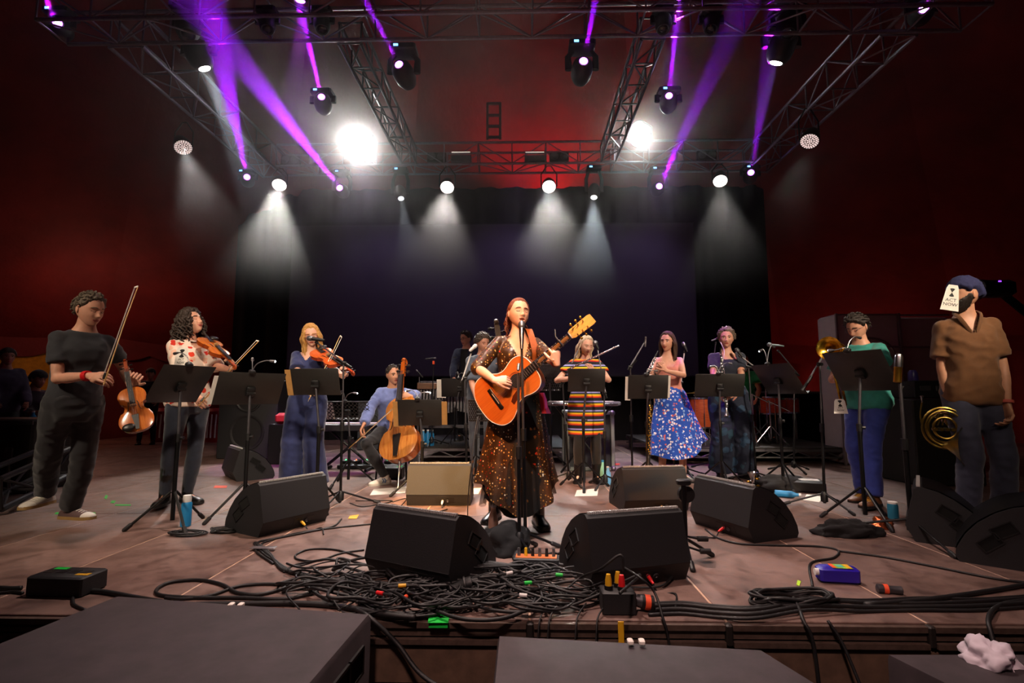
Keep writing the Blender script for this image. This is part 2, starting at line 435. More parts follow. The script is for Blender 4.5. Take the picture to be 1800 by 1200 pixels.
moving_head(565, 170, 7.6, at(520, -20, 5.6), 'purple moving head below the middle truss left of the singer', .055, power=PB*4, ang=2.6)
moving_head(701, 113, 6.1, at(610, -60, 4.8), 'purple moving head under the front truss left of centre with steep leaning beam', .055, power=PB*4, ang=2.6, top=.36)
moving_head(1026, 107, 6.1, at(1058, -60, 4.8), 'purple moving head under the front truss right of centre with near upright beam', .055, power=PB*4, ang=2.6, top=.36)
moving_head(1176, 168, 7.6, at(1195, -20, 5.6), 'purple moving head below the middle truss right of the singer', .055, power=PB*4, ang=2.6)
moving_head(1624, 15, 6.2, at(1700, -120, 4.6), 'purple lit moving head at the right end of the front truss', .055, power=PB*5, ang=2.6, top=.25)
moving_head(434, 311, BK, at(380, 60, 6.0), 'purple moving head at the left rear corner of the rig', .065, power=PB*.9, ang=4)
moving_head(597, 330, BK, at(290, -60, 4.6), 'purple moving head below the left blinding lamp with long diagonal beam', .065, power=PB*1.2, ang=4.5)
moving_head(1159, 327, BK, at(1330, -40, 5.0), 'purple moving head below the right blinding lamp with long diagonal beam', .065, power=PB*.9, ang=4)
moving_head(1320, 303, BK, at(1370, 10, 6.0), 'purple moving head at the right rear corner of the rig', .065, power=PB*.9, ang=4)
moving_head(360, 121, 7.2, fl(440, 700, .9) if False else Vector((-2.6, 9.0, 0)), 'white moving head under the left side truss with bright smoky cone', .085, E_WHT, 1.3, 1500, 22, COOL, False, blend=.5)
moving_head(1364, 111, 6.9, Vector((2.0, 9.0, 0)), 'white moving head under the right side truss beside purple light', .085, E_WHT, 1.3, 900, 22, COOL, False, blend=.5)
moving_head(705, 349, BK, Vector((-1.2, 8.0, 0)), 'small cool white head hanging over the screen left of centre', .06, E_COOL, .9, 150, 24, COOL, False, blend=.6)
moving_head(1044, 347, BK, Vector((1.0, 8.2, 0)), 'small cool white head over the screen with a soft fan of light', .06, E_WHT, .9, 1100, 34, COOL, False, blend=.7)
for px, side_ in ((470, 'left of the pink lit truss spot on the left'), (566, 'right of the pink lit truss spot on the left'), (1166, 'left of the pink lit truss spot on the right'), (1250, 'right of the pink lit truss spot on the right')):
    moving_head(px, 52, 6.0, at(px, 300, 5.2), 'unlit dark moving head '+side_, .06, GLASSD, .75, core=False, top=.2)
for px, x_ in ((330, 'left'), (1385, 'right')):
    moving_head(px, 60, 6.6, at(px, 300, 5.5), 'large unlit dark head hanging high under the %s side truss' % x_, .08, GLASSD, 1.2, core=False, top=.3)
moving_head(528, 2, 6.0, at(532, 150, 6.25), 'purple head upside down above the front truss, lighting its bars pink, left', .06, E_PUR, .8, 900, 26, (.6, .05, 1), False, top=.25)
moving_head(1195, -4, 6.0, at(1188, 150, 6.25), 'purple head upside down above the front truss, lighting its bars pink, right', .06, E_PUR, .8, 900, 26, (.6, .05, 1), False, top=.25)
PT = 1250
par(491, 325, BK, Vector((-3.4, 6.2, 0)), 'white LED wash lamp at the far left of the rear row', .135, PT, 30)
par(786, 329, BK, Vector((-1.2, 5.6, 0)), 'white LED wash lamp left of the screen middle in the rear row', .135, PT, 30)
par(965, 328, BK, Vector((.5, 5.2, 0)), 'white LED wash lamp right of the screen middle in the rear row', .135, PT, 30)
par(1266, 318, BK, Vector((2.6, 6.4, 0)), 'white LED wash lamp at the far right of the rear row', .135, PT, 30)
par(322, 259, 8.4, Vector((-2.4, 5.6, 0)), 'speckled white LED wash lamp tilted under the left side truss', .135, 260, 26, led=E_DIM)
par(1423, 248, 8.2, Vector((2.0, 5.8, 0)), 'speckled white LED wash lamp tilted under the right side truss', .135, 260, 26, led=E_DIM)
par(630, 255, 10.0, (-.6, 0, 1.5), 'blinding white lamp left of centre on the rear truss', .24, 95, 70, WHITE, False, E_BLN, top=.35)  # both blinder discs are oversized to stand in for glare
par(1125, 240, 10.0, (.4, 0, 1.5), 'blinding white lamp right of centre on the rear truss', .20, 80, 70, WHITE, False, E_BLN, top=.35)
# strobe bars and small blinder pairs sitting in the rear truss
for px, s_ in ((811, 'left'), (940, 'right')):
    q = at(px, 275, 10.1); o = empty('strobe_bar', q); tag(o, 'silver strobe bar clamped in the rear truss %s of the hoist frame' % s_, 'stage light')
    MB().bbox((0, 0, -.06), (.42, .14, .13), .01).build('housing', DARKALU, o)
    MB().box((0, -.07, .05), (.40, .03, .07), Matrix.Rotation(R(-30), 3, 'X')).build('reflector', CHROME, o)
    MB().tube([(-.19, -.085, .05), (.19, -.085, .05)], .008, 6).build('strobe_tube', emis('strobe', (1, .9, .7), 1.2), o)
for px, py, s_ in ((510, 281, 'far left of'), (767, 275, 'just left of'), (983, 275, 'just right of'), (1243, 272, 'far right of')):
    q = at(px, py, 10.2); o = empty('blinder_pair', q); tag(o, 'unlit twin blinder lamp inside the rear truss %s the strobe bars' % s_, 'stage light')
    MB().bbox((0, .05, 0), (.4, .08, .2), .01).build('housing', BLACKP, o)
    for s2 in (-1, 1):
        MB().lathe([(.07, 0), (.085, .03), (.08, .03), (.03, .005), (0, 0)], Matrix.Rotation(R(90), 3, 'X'), (s2*.1, .01, 0)).build('bulb', DARKALU, o)
# ------------------------------------------------------------------ haze (after the structure)
def haze():
    m = bpy.data.materials.new('stage_haze'); m.use_nodes = True; nt = m.node_tree; nt.nodes.remove(nt.nodes['Principled BSDF'])
    out = nt.nodes['Material Output']; vs = nt.nodes.new('ShaderNodeVolumeScatter'); vs.inputs['Color'].default_value = (1, .97, .97, 1)
    vs.inputs['Anisotropy'].default_value = .5
    tc = nt.nodes.new('ShaderNodeTexCoord'); ns = nt.nodes.new('ShaderNodeTexNoise'); ns.inputs['Scale'].default_value = .75; ns.inputs['Detail'].default_value = 4; ns.inputs['Distortion'].default_value = .6
    rp = nt.nodes.new('ShaderNodeMapRange'); rp.inputs[1].default_value = .36; rp.inputs[2].default_value = .70; rp.inputs[3].default_value = .6; rp.inputs[4].default_value = 2.2
    nt.links.new(tc.outputs['Object'], ns.inputs['Vector']); nt.links.new(ns.outputs['Fac'], rp.inputs[0])
    def M_(op, a, b):
        x = nt.nodes.new('ShaderNodeMath'); x.operation = op
        for i, q in enumerate((a, b)):
            if isinstance(q, (int, float)): x.inputs[i].default_value = q
            else: nt.links.new(q, x.inputs[i])
        return x.outputs[0]
    tot = None
    for c, r, k in ((at(560, 330, 9.6), 2.3, .046), (at(1020, 420, 9.6), 1.7, .034), (at(620, 470, 10.2), 2.2, .018), (at(390, 130, 6.6), 1.5, .035), (at(380, 280, 8.0), 1.6, .030), (at(1140, 260, 9.8), 1.3, .020), (at(900, 40, 5.9), 3.2, .011), (at(630, 255, 9.8), .75, .16), (at(1125, 240, 9.8), .6, .14)):  # last two small dense plumes are added to give the blinders halos
        d = nt.nodes.new('ShaderNodeVectorMath'); d.operation = 'DISTANCE'; nt.links.new(tc.outputs['Object'], d.inputs[0]); d.inputs[1].default_value = c
        g = M_('MULTIPLY', M_('POWER', 2.718, M_('MULTIPLY', M_('POWER', M_('DIVIDE', d.outputs['Value'], r), 2.), -1.)), k)
        tot = g if tot is None else M_('ADD', tot, g)
    sx = nt.nodes.new('ShaderNodeSeparateXYZ'); nt.links.new(tc.outputs['Object'], sx.inputs[0])
    fz = nt.nodes.new('ShaderNodeMapRange'); fz.interpolation_type = 'SMOOTHSTEP'; fz.inputs[1].default_value = 2.3; fz.inputs[2].default_value = 5.2; nt.links.new(sx.outputs['Z'], fz.inputs[0])
    nt.links.new(M_('MULTIPLY', M_('MULTIPLY', rp.outputs[0], fz.outputs[0]), M_('ADD', tot, .0032)), vs.inputs['Density'])
    nt.links.new(vs.outputs[0], out.inputs['Volume'])
    o = MB().box((-.2, 7.9, 4.45), (12.4, 6.6, 4.9)).build('stage_haze', m, None, False)
    o['kind'] = 'stuff'; o['label'] = 'thin smoke haze hanging under the lighting rig'; o['category'] = 'haze'
    return o
haze()
# ================================================================== people
def remesh(mb, vox, name, smooth=3, wr=0., wscale=6., seed=0., cut=None, mats=(), k=1., seg=None):
    """one continuous surface out of overlapping closed shapes"""
    me = bpy.data.meshes.new('tmp'); me.from_pydata(mb.v, [], mb.f)
    bm = bmesh.new(); bm.from_mesh(me); bmesh.ops.recalc_face_normals(bm, faces=bm.faces); bm.to_mesh(me); bm.free()
    ob = bpy.data.objects.new('tmp', me); COL.objects.link(ob)
    md = ob.modifiers.new('r', 'REMESH'); md.mode = 'VOXEL'; md.voxel_size = vox; md.use_smooth_shade = True
    ms = ob.modifiers.new('s', 'SMOOTH'); ms.factor = .5; ms.iterations = smooth
    dg = bpy.context.evaluated_depsgraph_get(); res = bpy.data.meshes.new_from_object(ob.evaluated_get(dg))
    bpy.data.objects.remove(ob); bpy.data.meshes.remove(me); res.name = name
    n = len(res.vertices); co = np.empty(n*3, np.float32); res.vertices.foreach_get('co', co); co = co.reshape(-1, 3)
    if wr:
        no = np.empty(n*3, np.float32); res.vertices.foreach_get('normal', no); no = no.reshape(-1, 3)
        d = np.array([mnoise.noise((p[0]*wscale+seed, p[1]*wscale, p[2]*wscale*.75))+.6*(1-2*abs(mnoise.noise((p[0]*wscale*1.6+9, p[1]*wscale*1.6+seed, p[2]*wscale*2.2)))) for p in co])
        co = co+no*(d*wr)[:, None]
    if cut is not None:
        bm = bmesh.new(); bm.from_mesh(res)
        keepco = co
        for i, v in enumerate(bm.verts): v.co = keepco[i]
        dead = [f for f in bm.faces if cut(f.calc_center_median())]
        bmesh.ops.delete(bm, geom=dead, context='FACES')
        for v in bm.verts: v.co *= k
        bm.to_mesh(res); bm.free()
    else:
        res.vertices.foreach_set('co', (co*k).astype(np.float32).ravel())
    for m in mats: res.materials.append(m)
    if seg is not None:
        for p in res.polygons: p.material_index = seg(p.center/k)
    res.polygons.foreach_set('use_smooth', [True]*len(res.polygons)); res.update()
    return res
def two_bone(a, c, l1, l2, pole):
    a = Vector(a); c = Vector(c); d = c-a; L = d.length; mx = (l1+l2)*.995
    if L > mx: c = a+d*(mx/L); L = mx; d = c-a
    u = d/L; x = (l1*l1-l2*l2+L*L)/(2*L); h = math.sqrt(max(l1*l1-x*x, 0))
    p = Vector(pole); p = p-u*p.dot(u)
    if p.length < 1e-5: p = Vector((0, 1, 0))
    return a+u*x+p.normalized()*h, c
_ICO = {}
def ico(sub):
    if sub not in _ICO:
        bm = bmesh.new(); bmesh.ops.create_icosphere(bm, subdivisions=sub, radius=1); bm.verts.ensure_lookup_table()
        _ICO[sub] = (np.array([v.co[:] for v in bm.verts]), [tuple(v.index for v in f.verts) for f in bm.faces]); bm.free()
    return _ICO[sub]
def head_surface(n, jaw=1., smile=0., open_=0.):
    x, y, z = n.T; X = .075*x; Y = .094*y; Z = .114*z
    low = np.clip(-z, 0, 1); fr = np.clip(-y, 0, 1); bk = np.clip(y, 0, 1)
    X = X*(1-.30*jaw*low**1.4)*(1+.05*np.clip(z, 0, 1)); Y = Y-.050*low*bk*1.1-.036*low**2; Y = Y+.006*fr**3
    fm = np.clip(-y*3, 0, 1)
    g = lambda cx, cz, sx, sz: np.exp(-((X-cx)/sx)**2-((Z-cz)/sz)**2)*fm
    sy = lambda cx, cz, sx, sz: g(cx, cz, sx, sz)+g(-cx, cz, sx, sz)
    D = .011*g(0, -.002, .009, .026)+.019*g(0, -.030, .012, .013)+.008*sy(.011, -.035, .007, .007)
    D += -.011*sy(.031, .005, .018, .012)+.006*sy(.031, .002, .011, .008)+.004*sy(.030, .025, .02, .007)
    D += .006*g(0, -.062, .022, .013)-.004*g(0, -.0625+smile*(X/.02)**2*.004, .020, .0028)-.004*g(0, -.077, .015, .005)+.007*g(0, -.097, .017, .013)
    D += .005*sy(.043, -.028, .02, .018)+.004*smile*sy(.035, -.045, .012, .012)
    if open_: D += -.022*open_*g(0, -.066, .014, .009)
    return np.stack([X, Y-D, Z], 1)
def sstep(a, b, t): t = np.clip((t-a)/(b-a), 0, 1); return t*t*(3-2*t)
SKINS = {}
def skin(name, col):
    m = mat('skin_'+name, col, .5, 0, .08, 25, .04, .002)
    m.node_tree.nodes['Principled BSDF'].inputs['Subsurface Weight'].default_value = .08
    m.node_tree.nodes['Principled BSDF'].inputs['Subsurface Radius'].default_value = (.02, .008, .005)
    return m
LIP = {}
EYEW = mat('eye_white', 'e6e0da', .3, 0, 0, 5, 0); IRIS = mat('eye_dark', '241a14', .2, 0, 0, 5, 0); LASH = mat('lash', '1c1210', .6, 0, 0, 5, 0)
HAIRM = {}
def hairmat(name, c0, c1):
    m = bpy.data.materials.get('hair_'+name)
    if m: return m
    m = bpy.data.materials.new('hair_'+name); t = NT(m); v = t.coord('Object', (60, 60, 9))
    n = t.noise(v, 3, 4, .7); t.base(t.ramp(n, [(.3, c0), (.7, c1)])); t.b.inputs['Roughness'].default_value = .5; t.bump(n, .6, .01); return m

class Person:
    def __init__(s, loc, rz, H, label, skin_m, group=None, w=1., female=False, lean=0, side=0, twist=0, hip=.925, pelvis=(0, 0), head=(0, 0, 0), neckf=.0, belly=0., vox=.011, sub=5):
        s.k = H/1.72; s.rz = R(rz); s.root = empty('person', loc, s.rz); tag(s.root, label, 'person', group)
        s.loc = Vector(loc); s.sk = skin_m; s.w = w; s.f = female; s.hip = hip; s.pel = Vector((pelvis[0], pelvis[1], 0))
        s.lean, s.side, s.tw = R(lean), R(side), R(twist); s.headr = [R(a) for a in head]; s.neckf = neckf; s.belly = belly; s.vox = vox; s.sub = sub
        s.Mi = Matrix.Rotation(-s.rz, 3, 'Z')
        sh = .152*w if not female else .140*w
        s.sho = {q: s.T(Vector((q*sh, .005, 1.378)), 1.40) for q in (1, -1)}
        s.hipj = {q: s.pel+Vector((q*.088*w, 0, hip)) for q in (1, -1)}
        s.arm = {}; s.leg = {}; s.hands = {}
    def T(s, p, z):                      # bend the upright trunk
        f = min(max((z-.95)/.42, 0), 1.); f = f*f*(3-2*f)
        base = Vector((0, 0, .95)); q = Vector(p)-base
        q = Matrix.Rotation(s.tw*f, 3, 'Z') @ q
        q = Matrix.Rotation(s.lean*f, 3, 'X') @ q; q = Matrix.Rotation(s.side*f, 3, 'Y') @ q
        return q+base+s.pel+Vector((0, 0, s.hip-.925))
    def loc_(s, P): return (s.Mi @ (Vector(P)-s.loc))/s.k
    def wld(s, p): return s.loc+Matrix.Rotation(s.rz, 3, 'Z') @ (Vector(p)*s.k)
    def set_arm(s, q, target, pole, d=None, n=None, curl=(25, 35, 25), thumb=(.5, .8, .35), spread=.0, world=True):
        """target: wrist; d: finger direction, n: palm direction, world axes unless told otherwise"""
        t = s.loc_(target) if world else Vector(target)
        p = s.Mi @ Vector(pole) if world else Vector(pole)
        e, wv = two_bone(s.sho[q], t, .285, .255, p); s.arm[q] = (s.sho[q], e, wv)
        d = (s.Mi @ Vector(d)).normalized() if d is not None else (wv-e).normalized()
        n = (s.Mi @ Vector(n)) if n is not None else Vector((-q, 0, 0)); n = (n-d*n.dot(d)).normalized()
        s.hands[q] = (wv, d, n, curl, thumb, spread)
    def set_leg(s, q, foot, toe, pole=(0, -1, 0), world=True, knee=None):
        f = s.loc_(foot) if world else Vector(foot)
        a = Vector((f.x, f.y, f.z+.085)); td = s.Mi @ Vector(toe) if world else Vector(toe); td.z = 0; td.normalize()
        a = a-td*.0
        kn, an = two_bone(s.hipj[q], a, .43, .425, s.Mi @ Vector(pole) if world else pole)
        s.leg[q] = (s.hipj[q], kn, an, td)
    def torso_rings(s, infl=0., z0=.80, z1=9, hemflare=0., n=24, table=None, loose=0.):
        m = [(.80, .10, .075, .0), (.86, .150, .105, 0), (.92, .168, .115, .005), (1.0, .158, .108, 0), (1.08, .148, .104, -.004), (1.16, .152, .108, -.006), (1.24, .165, .116, -.006), (1.31, .172, .118, -.002), (1.37, .150, .098, .008), (1.415, .098, .078, .012), (1.45, .072, .066, .010), (1.49, .056, .060, .004), (1.56, .052, .058, -.006)]
        f = [(.80, .10, .075, .0), (.86, .152, .105, 0), (.92, .170, .115, .008), (1.0, .150, .105, .004), (1.08, .124, .090, 0), (1.14, .122, .088, -.002), (1.22, .138, .102, -.010), (1.29, .148, .108, -.010), (1.36, .128, .084, .006), (1.41, .084, .068, .012), (1.445, .062, .056, .010), (1.49, .046, .050, .004), (1.56, .044, .050, -.006)]
        t = f if s.f else m; zs = [r[0] for r in t]; out = []
        zz = [z for z in np.arange(z0, min(z1, 1.56)+.001, .03)]
        for z in zz:
            rx, ry, oy = (np.interp(z, zs, [r[c] for r in t]) for c in (1, 2, 3))
            b = s.belly*math.exp(-((z-1.06)/.13)**2)
            fl_ = hemflare*max(0, (1.15-z)/.3)
            wx = s.w if z < 1.42 else 1+(s.w-1)*.5
            rx = rx*wx+infl+fl_+loose; ry = ry*(1+(s.w-1)*.7)+infl+fl_+loose*.7
            ring = []
            for k in range(n):
                a = 2*math.pi*k/n; c, sn = math.cos(a), math.sin(a); e = .85
                px_ = rx*math.copysign(abs(c)**e, c); py_ = ry*math.copysign(abs(sn)**e, sn)
                if sn < 0: py_ -= b*abs(sn)
                ring.append(s.T(Vector((px_, py_+oy, z)), z))
            out.append(ring)
        return out
    def arm_tube(s, mb, q, infl=0., frac=2., loose=0.):
        A, E, W = s.arm[q]; g = .86 if s.f else 1.; g *= (1+(s.w-1)*.8)
        inner = s.T(Vector((q*.07, .01, 1.385)), 1.40)
        pts = [inner, A, A.lerp(E, .35), A.lerp(E, .75), E, E.lerp(W, .3), E.lerp(W, .75), W]; rr = [.046, .047, .045, .041, .038, .041, .031, .025]
        fr = [-1, 0, .35, .75, 1, 1.3, 1.75, 2]
        P, Q = [], []
        for p, r, f in zip(pts, rr, fr):
            if f <= frac: P.append(p); Q.append(r*g+infl+loose*max(0, f)/max(frac, .1))
            else:
                f0 = [x for x in fr if x <= frac][-1]; i0 = fr.index(f0)
                if frac-f0 > .02:
                    u = (frac-f0)/(f-f0); P.append(pts[i0].lerp(p, u)); Q.append((rr[i0]*(1-u)+r*u)*g+infl+loose)
                break
        mb.tube(P, Q, 14, dome=False)
        mb.ell(A, [(.047*g+infl)]*3, None, 12, 8)
        if frac > 1: mb.ell(E, [(.040*g+infl+loose*.5)]*3, None, 12, 8)
    def leg_tube(s, mb, q, infl=0., prof=None, end=1.0):
        H_, K, A, td = s.leg[q]; g = 1+(s.w-1)*.6
        fr = [0, .25, .6, 1, 1.3, 1.7, 2]; rr = prof or [.088, .084, .066, .054, .056, .043, .036]
        P = [H_, H_.lerp(K, .25), H_.lerp(K, .6), K, K.lerp(A, .3), K.lerp(A, .7), A]
        if end < 1: P = P[:-1]+[K.lerp(A, .7+.3*end)]
        mb.tube(P, [r*g+infl for r in rr], 16, up=(1, 0, 0)); mb.ell(K, rr[3]*g+infl, None, 12, 8); mb.ell(H_, rr[0]*g+infl, None, 12, 8)
    def body(s, eyes='open', brow=None, hair_m=None, lipcol='a04a40', jaw=1., smile=0., mouth=0., beard=None):
        mb = MB(); mb.loft(s.torso_rings())
        if s.f:
            for q in (1, -1):
                mb.ell(s.T(Vector((q*.062, -.085, 1.265)), 1.27), (.058, .045, .055), None, 14, 10)
        for q in s.arm:
            s.arm_tube(mb, q)
            wv, d, n, curl, th, spr = s.hands[q]; sd = d.cross(n)*(1 if q > 0 else -1)
            hs = .92 if s.f else 1.
            rings = []
            for u, hw, ht in ((-.02, .024, .020), (.02, .030, .017), (.055, .040, .015), (.085, .042, .013), (.096, .036, .008)):
                rings.append([wv+d*u*hs+sd*hw*hs*math.cos(a)+n*ht*hs*math.sin(a) for a in [2*math.pi*i/12 for i in range(12)]])
            mb.loft(rings)
            mb.tube([wv+d*.01+sd*.012, wv+d*.035*hs+sd*.032*hs+n*.008, wv+d*.05*hs+sd*.040*hs+n*.012], [.015, .015, .012], 8, dome=True)
        for q in s.leg:
            s.leg_tube(mb, q)
            _, _, A, td = s.leg[q]; mb.tube([A-td*.03-Vector((0, 0, .04)), A+td*.05-Vector((0, 0, .045)), A+td*.14-Vector((0, 0, .06))], [.03, .034, .022], 10, dome=True, up=(1, 0, 0)); mb.ell(A, .036, None, 10, 6)
        res = remesh(mb, s.vox, 'body', 2, mats=[s.sk], k=s.k)
        # append fingers and head as geometry of the same mesh
        fm = MB()
        for q, (wv, d, n, curl, th, spr) in s.hands.items():
            sd = d.cross(n)*(1 if q > 0 else -1); hs = .92 if s.f else 1.; hs *= s.k; W = wv*s.k
            for i, (off, ln) in enumerate(((.031, 1.), (.0105, 1.1), (-.010, 1.02), (-.029, .80))):
                base = W+d*.066*hs+sd*off*hs*.85; kn = W+d*(.088-.004*abs(i-1.2))*hs+sd*off*hs
                P = [base, kn]; ang = 0; dirn = (d+sd*(off*6*spr)).normalized(); cc = curl[i] if hasattr(curl[0], '__len__') else curl
                for j, L in enumerate((.045, .028, .021)):
                    ang += R(cc[j]); v = dirn*math.cos(ang)+n*math.sin(ang); P.append(P[-1]+v*L*ln*hs)
                fm.tube(P, [.0085*hs, .0092*hs, .0085*hs, .0078*hs, .0062*hs], 8, dome=True)
            b0 = W+d*.03*hs+sd*.026*hs; v1 = (d*th[0]+sd*th[1]+n*th[2]).normalized(); v2 = (v1+d*.5+n*.35-sd*.25).normalized()
            fm.tube([b0, b0+v1*.040*hs, b0+v1*.040*hs+v2*.030*hs, b0+v1*.04*hs+v2*.050*hs], [.013*hs, .0115*hs, .010*hs, .0075*hs], 8, dome=True)
        nf = len(fm.f)
        # head
        s.HM = Matrix.Rotation(s.headr[0], 3, 'Z') @ Matrix.Rotation(s.headr[1], 3, 'X') @ Matrix.Rotation(s.headr[2], 3, 'Y')
        s.hc = s.T(Vector((0, -.012-s.neckf, 1.60)), 1.45)
        D, F = ico(s.sub); S = head_surface(D, jaw, smile, mouth); s.S = S
        fm.cur = 0; o = len(fm.v); hv = [(s.hc+s.HM @ Vector(p))*s.k for p in S]
        cen = [(S[f[0]]+S[f[1]]+S[f[2]])/3 for f in F]; lw = .024+.004*smile; mi = []
        for c in cen:
            L = c[1] < -.06 and abs(c[0]) < lw and abs(c[2]+.0625-smile*(c[0]/.02)**2*.003) < .0085*(1-(c[0]/lw)**2)+.001
            if L and mouth > .3 and abs(c[0]) < .013 and abs(c[2]+.066) < .006: mi.append(4); continue
            if beard is not None and not L and c[2] < -.022 and c[1] < .02 and not (c[2] > -.05 and abs(c[0]) < .034 and c[1] < -.07 and not (c[2] < -.043)): mi.append(5); continue
            mi.append(1 if L else 0)
        fm.v += [tuple(v) for v in hv]; fm.f += [tuple(i+o for i in f) for f in F]; fm.m += mi
        L2 = lambda x, y, z: (s.hc+s.HM @ Vector((x, y, z)))*s.k
        kk = s.k
        for q in (1, -1):
            fm.cur = 0; fm.ell(L2(q*.073, .012, -.006), (.007*kk, .017*kk, .029*kk), s.HM @ Matrix.Rotation(q*R(18), 3, 'Z') @ Matrix.Rotation(R(-10), 3, 'X'), 10, 8)
            def sy_(cx, cz):
                d2 = (S[:, 0]-cx)**2+(S[:, 2]-cz)**2+np.where(S[:, 1] > 0, 9, 0); return S[np.argmin(d2), 1]
            if eyes == 'open':
                y0 = sy_(q*.031, .003)
                fm.cur = 2; fm.ell(L2(q*.031, y0+.002, .003), (.0125*kk, .005*kk, .0058*kk), s.HM, 10, 6)
                fm.cur = 3; fm.ell(L2(q*.031, y0-.0018, .003), (.0052*kk, .003*kk, .0052*kk), s.HM, 8, 6)
                fm.cur = 3; fm.tube([L2(q*.031+a*.013, y0-.003+abs(a)*.003, .009-.004*a*a) for a in (-1, -.5, 0, .5, 1)], .0016*kk, 5)
            else:
                y0 = sy_(q*.031, -.003)
                fm.cur = 3; fm.tube([L2(q*.031+a*.013, sy_(q*.031+a*.013, -.003)-.0006, -.0045+.004*a*a) for a in (-1, -.5, 0, .5, 1)], .0022*kk, 5)
            fm.cur = 6; fm.tube([L2(q*(.031+a*.018), sy_(q*(.031+a*.018), .022)-.001, .0215+.005*(1-a*a)-.002*a) for a in (-1, -.4, .3, 1)], [.0026*kk, .0042*kk, .0038*kk, .0018*kk], 5)
        s.L2 = L2
        hm = hair_m or LASH
        add = fm.me('tmp', [s.sk]*1, True)
        bm = bmesh.new(); bm.from_mesh(res); bm.from_mesh(add); bm.to_mesh(res); bm.free(); bpy.data.meshes.remove(add)
        for m in (mat('lip_'+lipcol, lipcol, .45, 0, .05, 20, 0), EYEW, IRIS, mat('mouth_dark', '2a0c0a', .6, 0, 0, 5, 0), beard or LASH, brow or hm): res.materials.append(m)
        n0 = len(res.polygons)-len(fm.f); idx = [0]*n0+fm.m
        res.polygons.foreach_set('material_index', idx); res.polygons.foreach_set('use_smooth', [True]*len(res.polygons)); res.update()
        return link('body', res, s.root)
    def hair(s, m, t=.018, front=.50, nape=-.5, lump=.004, lscale=30, extra=None, temple=.40, name='hair', ear=.12, seed=0, tufts=0):
        D, F = ico(s.sub if s.sub < 5 else 5); S = s.S if len(s.S) == len(D) else head_surface(D)
        az = np.arctan2(np.abs(D[:, 0]), -D[:, 1])
        zt = np.interp(az, [0, .6, .95, 1.3, 1.42, 1.6, 1.85, 2.1, 3.15], [front, front-.02, temple, .10, ear-.1, ear+.06, ear, nape+.15, nape])
        nz0 = np.array([mnoise.noise((d[0]*9+seed, d[1]*9, d[2]*4)) for d in D])
        mk = sstep(-.06, .22, D[:, 2]-zt+nz0*.10)
        nz = np.array([mnoise.noise((d[0]*lscale/6+seed, d[1]*lscale/6, d[2]*lscale/6)) for d in D])
        smooth_base = D*np.array([.075, .094, .114])
        N = D*np.array([1/.075, 1/.094, 1/.114]); N /= np.linalg.norm(N, axis=1)[:, None]
        Sx = np.where((mk > .02)[:, None], S, S)
        P = Sx+N*(mk*(t+nz*lump)-.008*(1-mk))[:, None]
        mb = MB(); mb.v = [tuple((s.hc+s.HM @ Vector(p))*s.k) for p in P]; mb.f = list(F); mb.m = [0]*len(F)
        if tufts and name == 'hair':
            rg = np.random.RandomState(int(t*1e4)+len(s.root['label'])); ok = np.nonzero(mk > .25)[0]
            for i in rg.choice(ok, min(tufts, len(ok))):
                nn = Vector(N[i]); b = Vector(Sx[i])+nn*t*mk[i]; tg = Vector((rg.uniform(-.5, .5)+.6*D[i][0], .9, -.35-.5*max(0, D[i][1])))
                tg = (tg-nn*tg.dot(nn)); tg = tg.normalized()*rg.uniform(.6, 1.1)*max(.022, t*2)
                mb.tube([s.L2(*q) for q in (b-nn*.004, b+nn*.004*(1+t*40)+tg*.4, b+nn*.001+tg)], [.006*s.k, .0065*s.k, .0015*s.k], 5)
        if extra: extra(mb)
        return mb.build(name, m, s.root, True, fix=False)
    def beard(s, m, t=.014):
        D, F = ico(5); S = head_surface(D); az = np.arctan2(np.abs(D[:, 0]), -D[:, 1])
        top_ = np.interp(az, [0, .25, .5, .9, 1.25, 1.5, 1.7, 3.2], [-.60, -.58, -.36, -.28, -.02, .05, -.9, -1.5])
        nz = np.array([mnoise.noise((d[0]*12, d[1]*12, d[2]*9)) for d in D])
        mk = sstep(-.04, .16, top_-D[:, 2]+nz*.08)
        mo = np.exp(-((D[:, 2]+.44)/.045)**2)*(np.abs(D[:, 0]) < .42)*(D[:, 1] < 0)*.7; mk = np.maximum(mk, mo)
        N = D*np.array([1/.075, 1/.094, 1/.114]); N /= np.linalg.norm(N, axis=1)[:, None]
        P = S+N*(mk*(t+nz*.004)-.006*(1-mk))[:, None]; mb = MB(); mb.v = [tuple((s.hc+s.HM @ Vector(p))*s.k) for p in P]; mb.f = list(F); mb.m = [0]*len(F)
        return mb.build('beard', m, s.root, True, fix=False)
    def strand(s, mb, pts, r0, r1=.003, wave=0., ph=0., n=6, turns=3.):
        C = curve_pts(pts, 5); N = len(C); out = []
        for i, p in enumerate(C):
            u = i/(N-1); w_ = wave*min(1, u*2); out.append(s.L2(*(p+Vector((w_*math.cos(ph+u*6.28*turns), w_*math.sin(ph+u*6.28*turns), 0)))))
        mb.tube(out, [(r0*(1-u)**.6+r1*u if u > .12 else r0*.9)*s.k for u in [i/(N-1) for i in range(N)]], n)
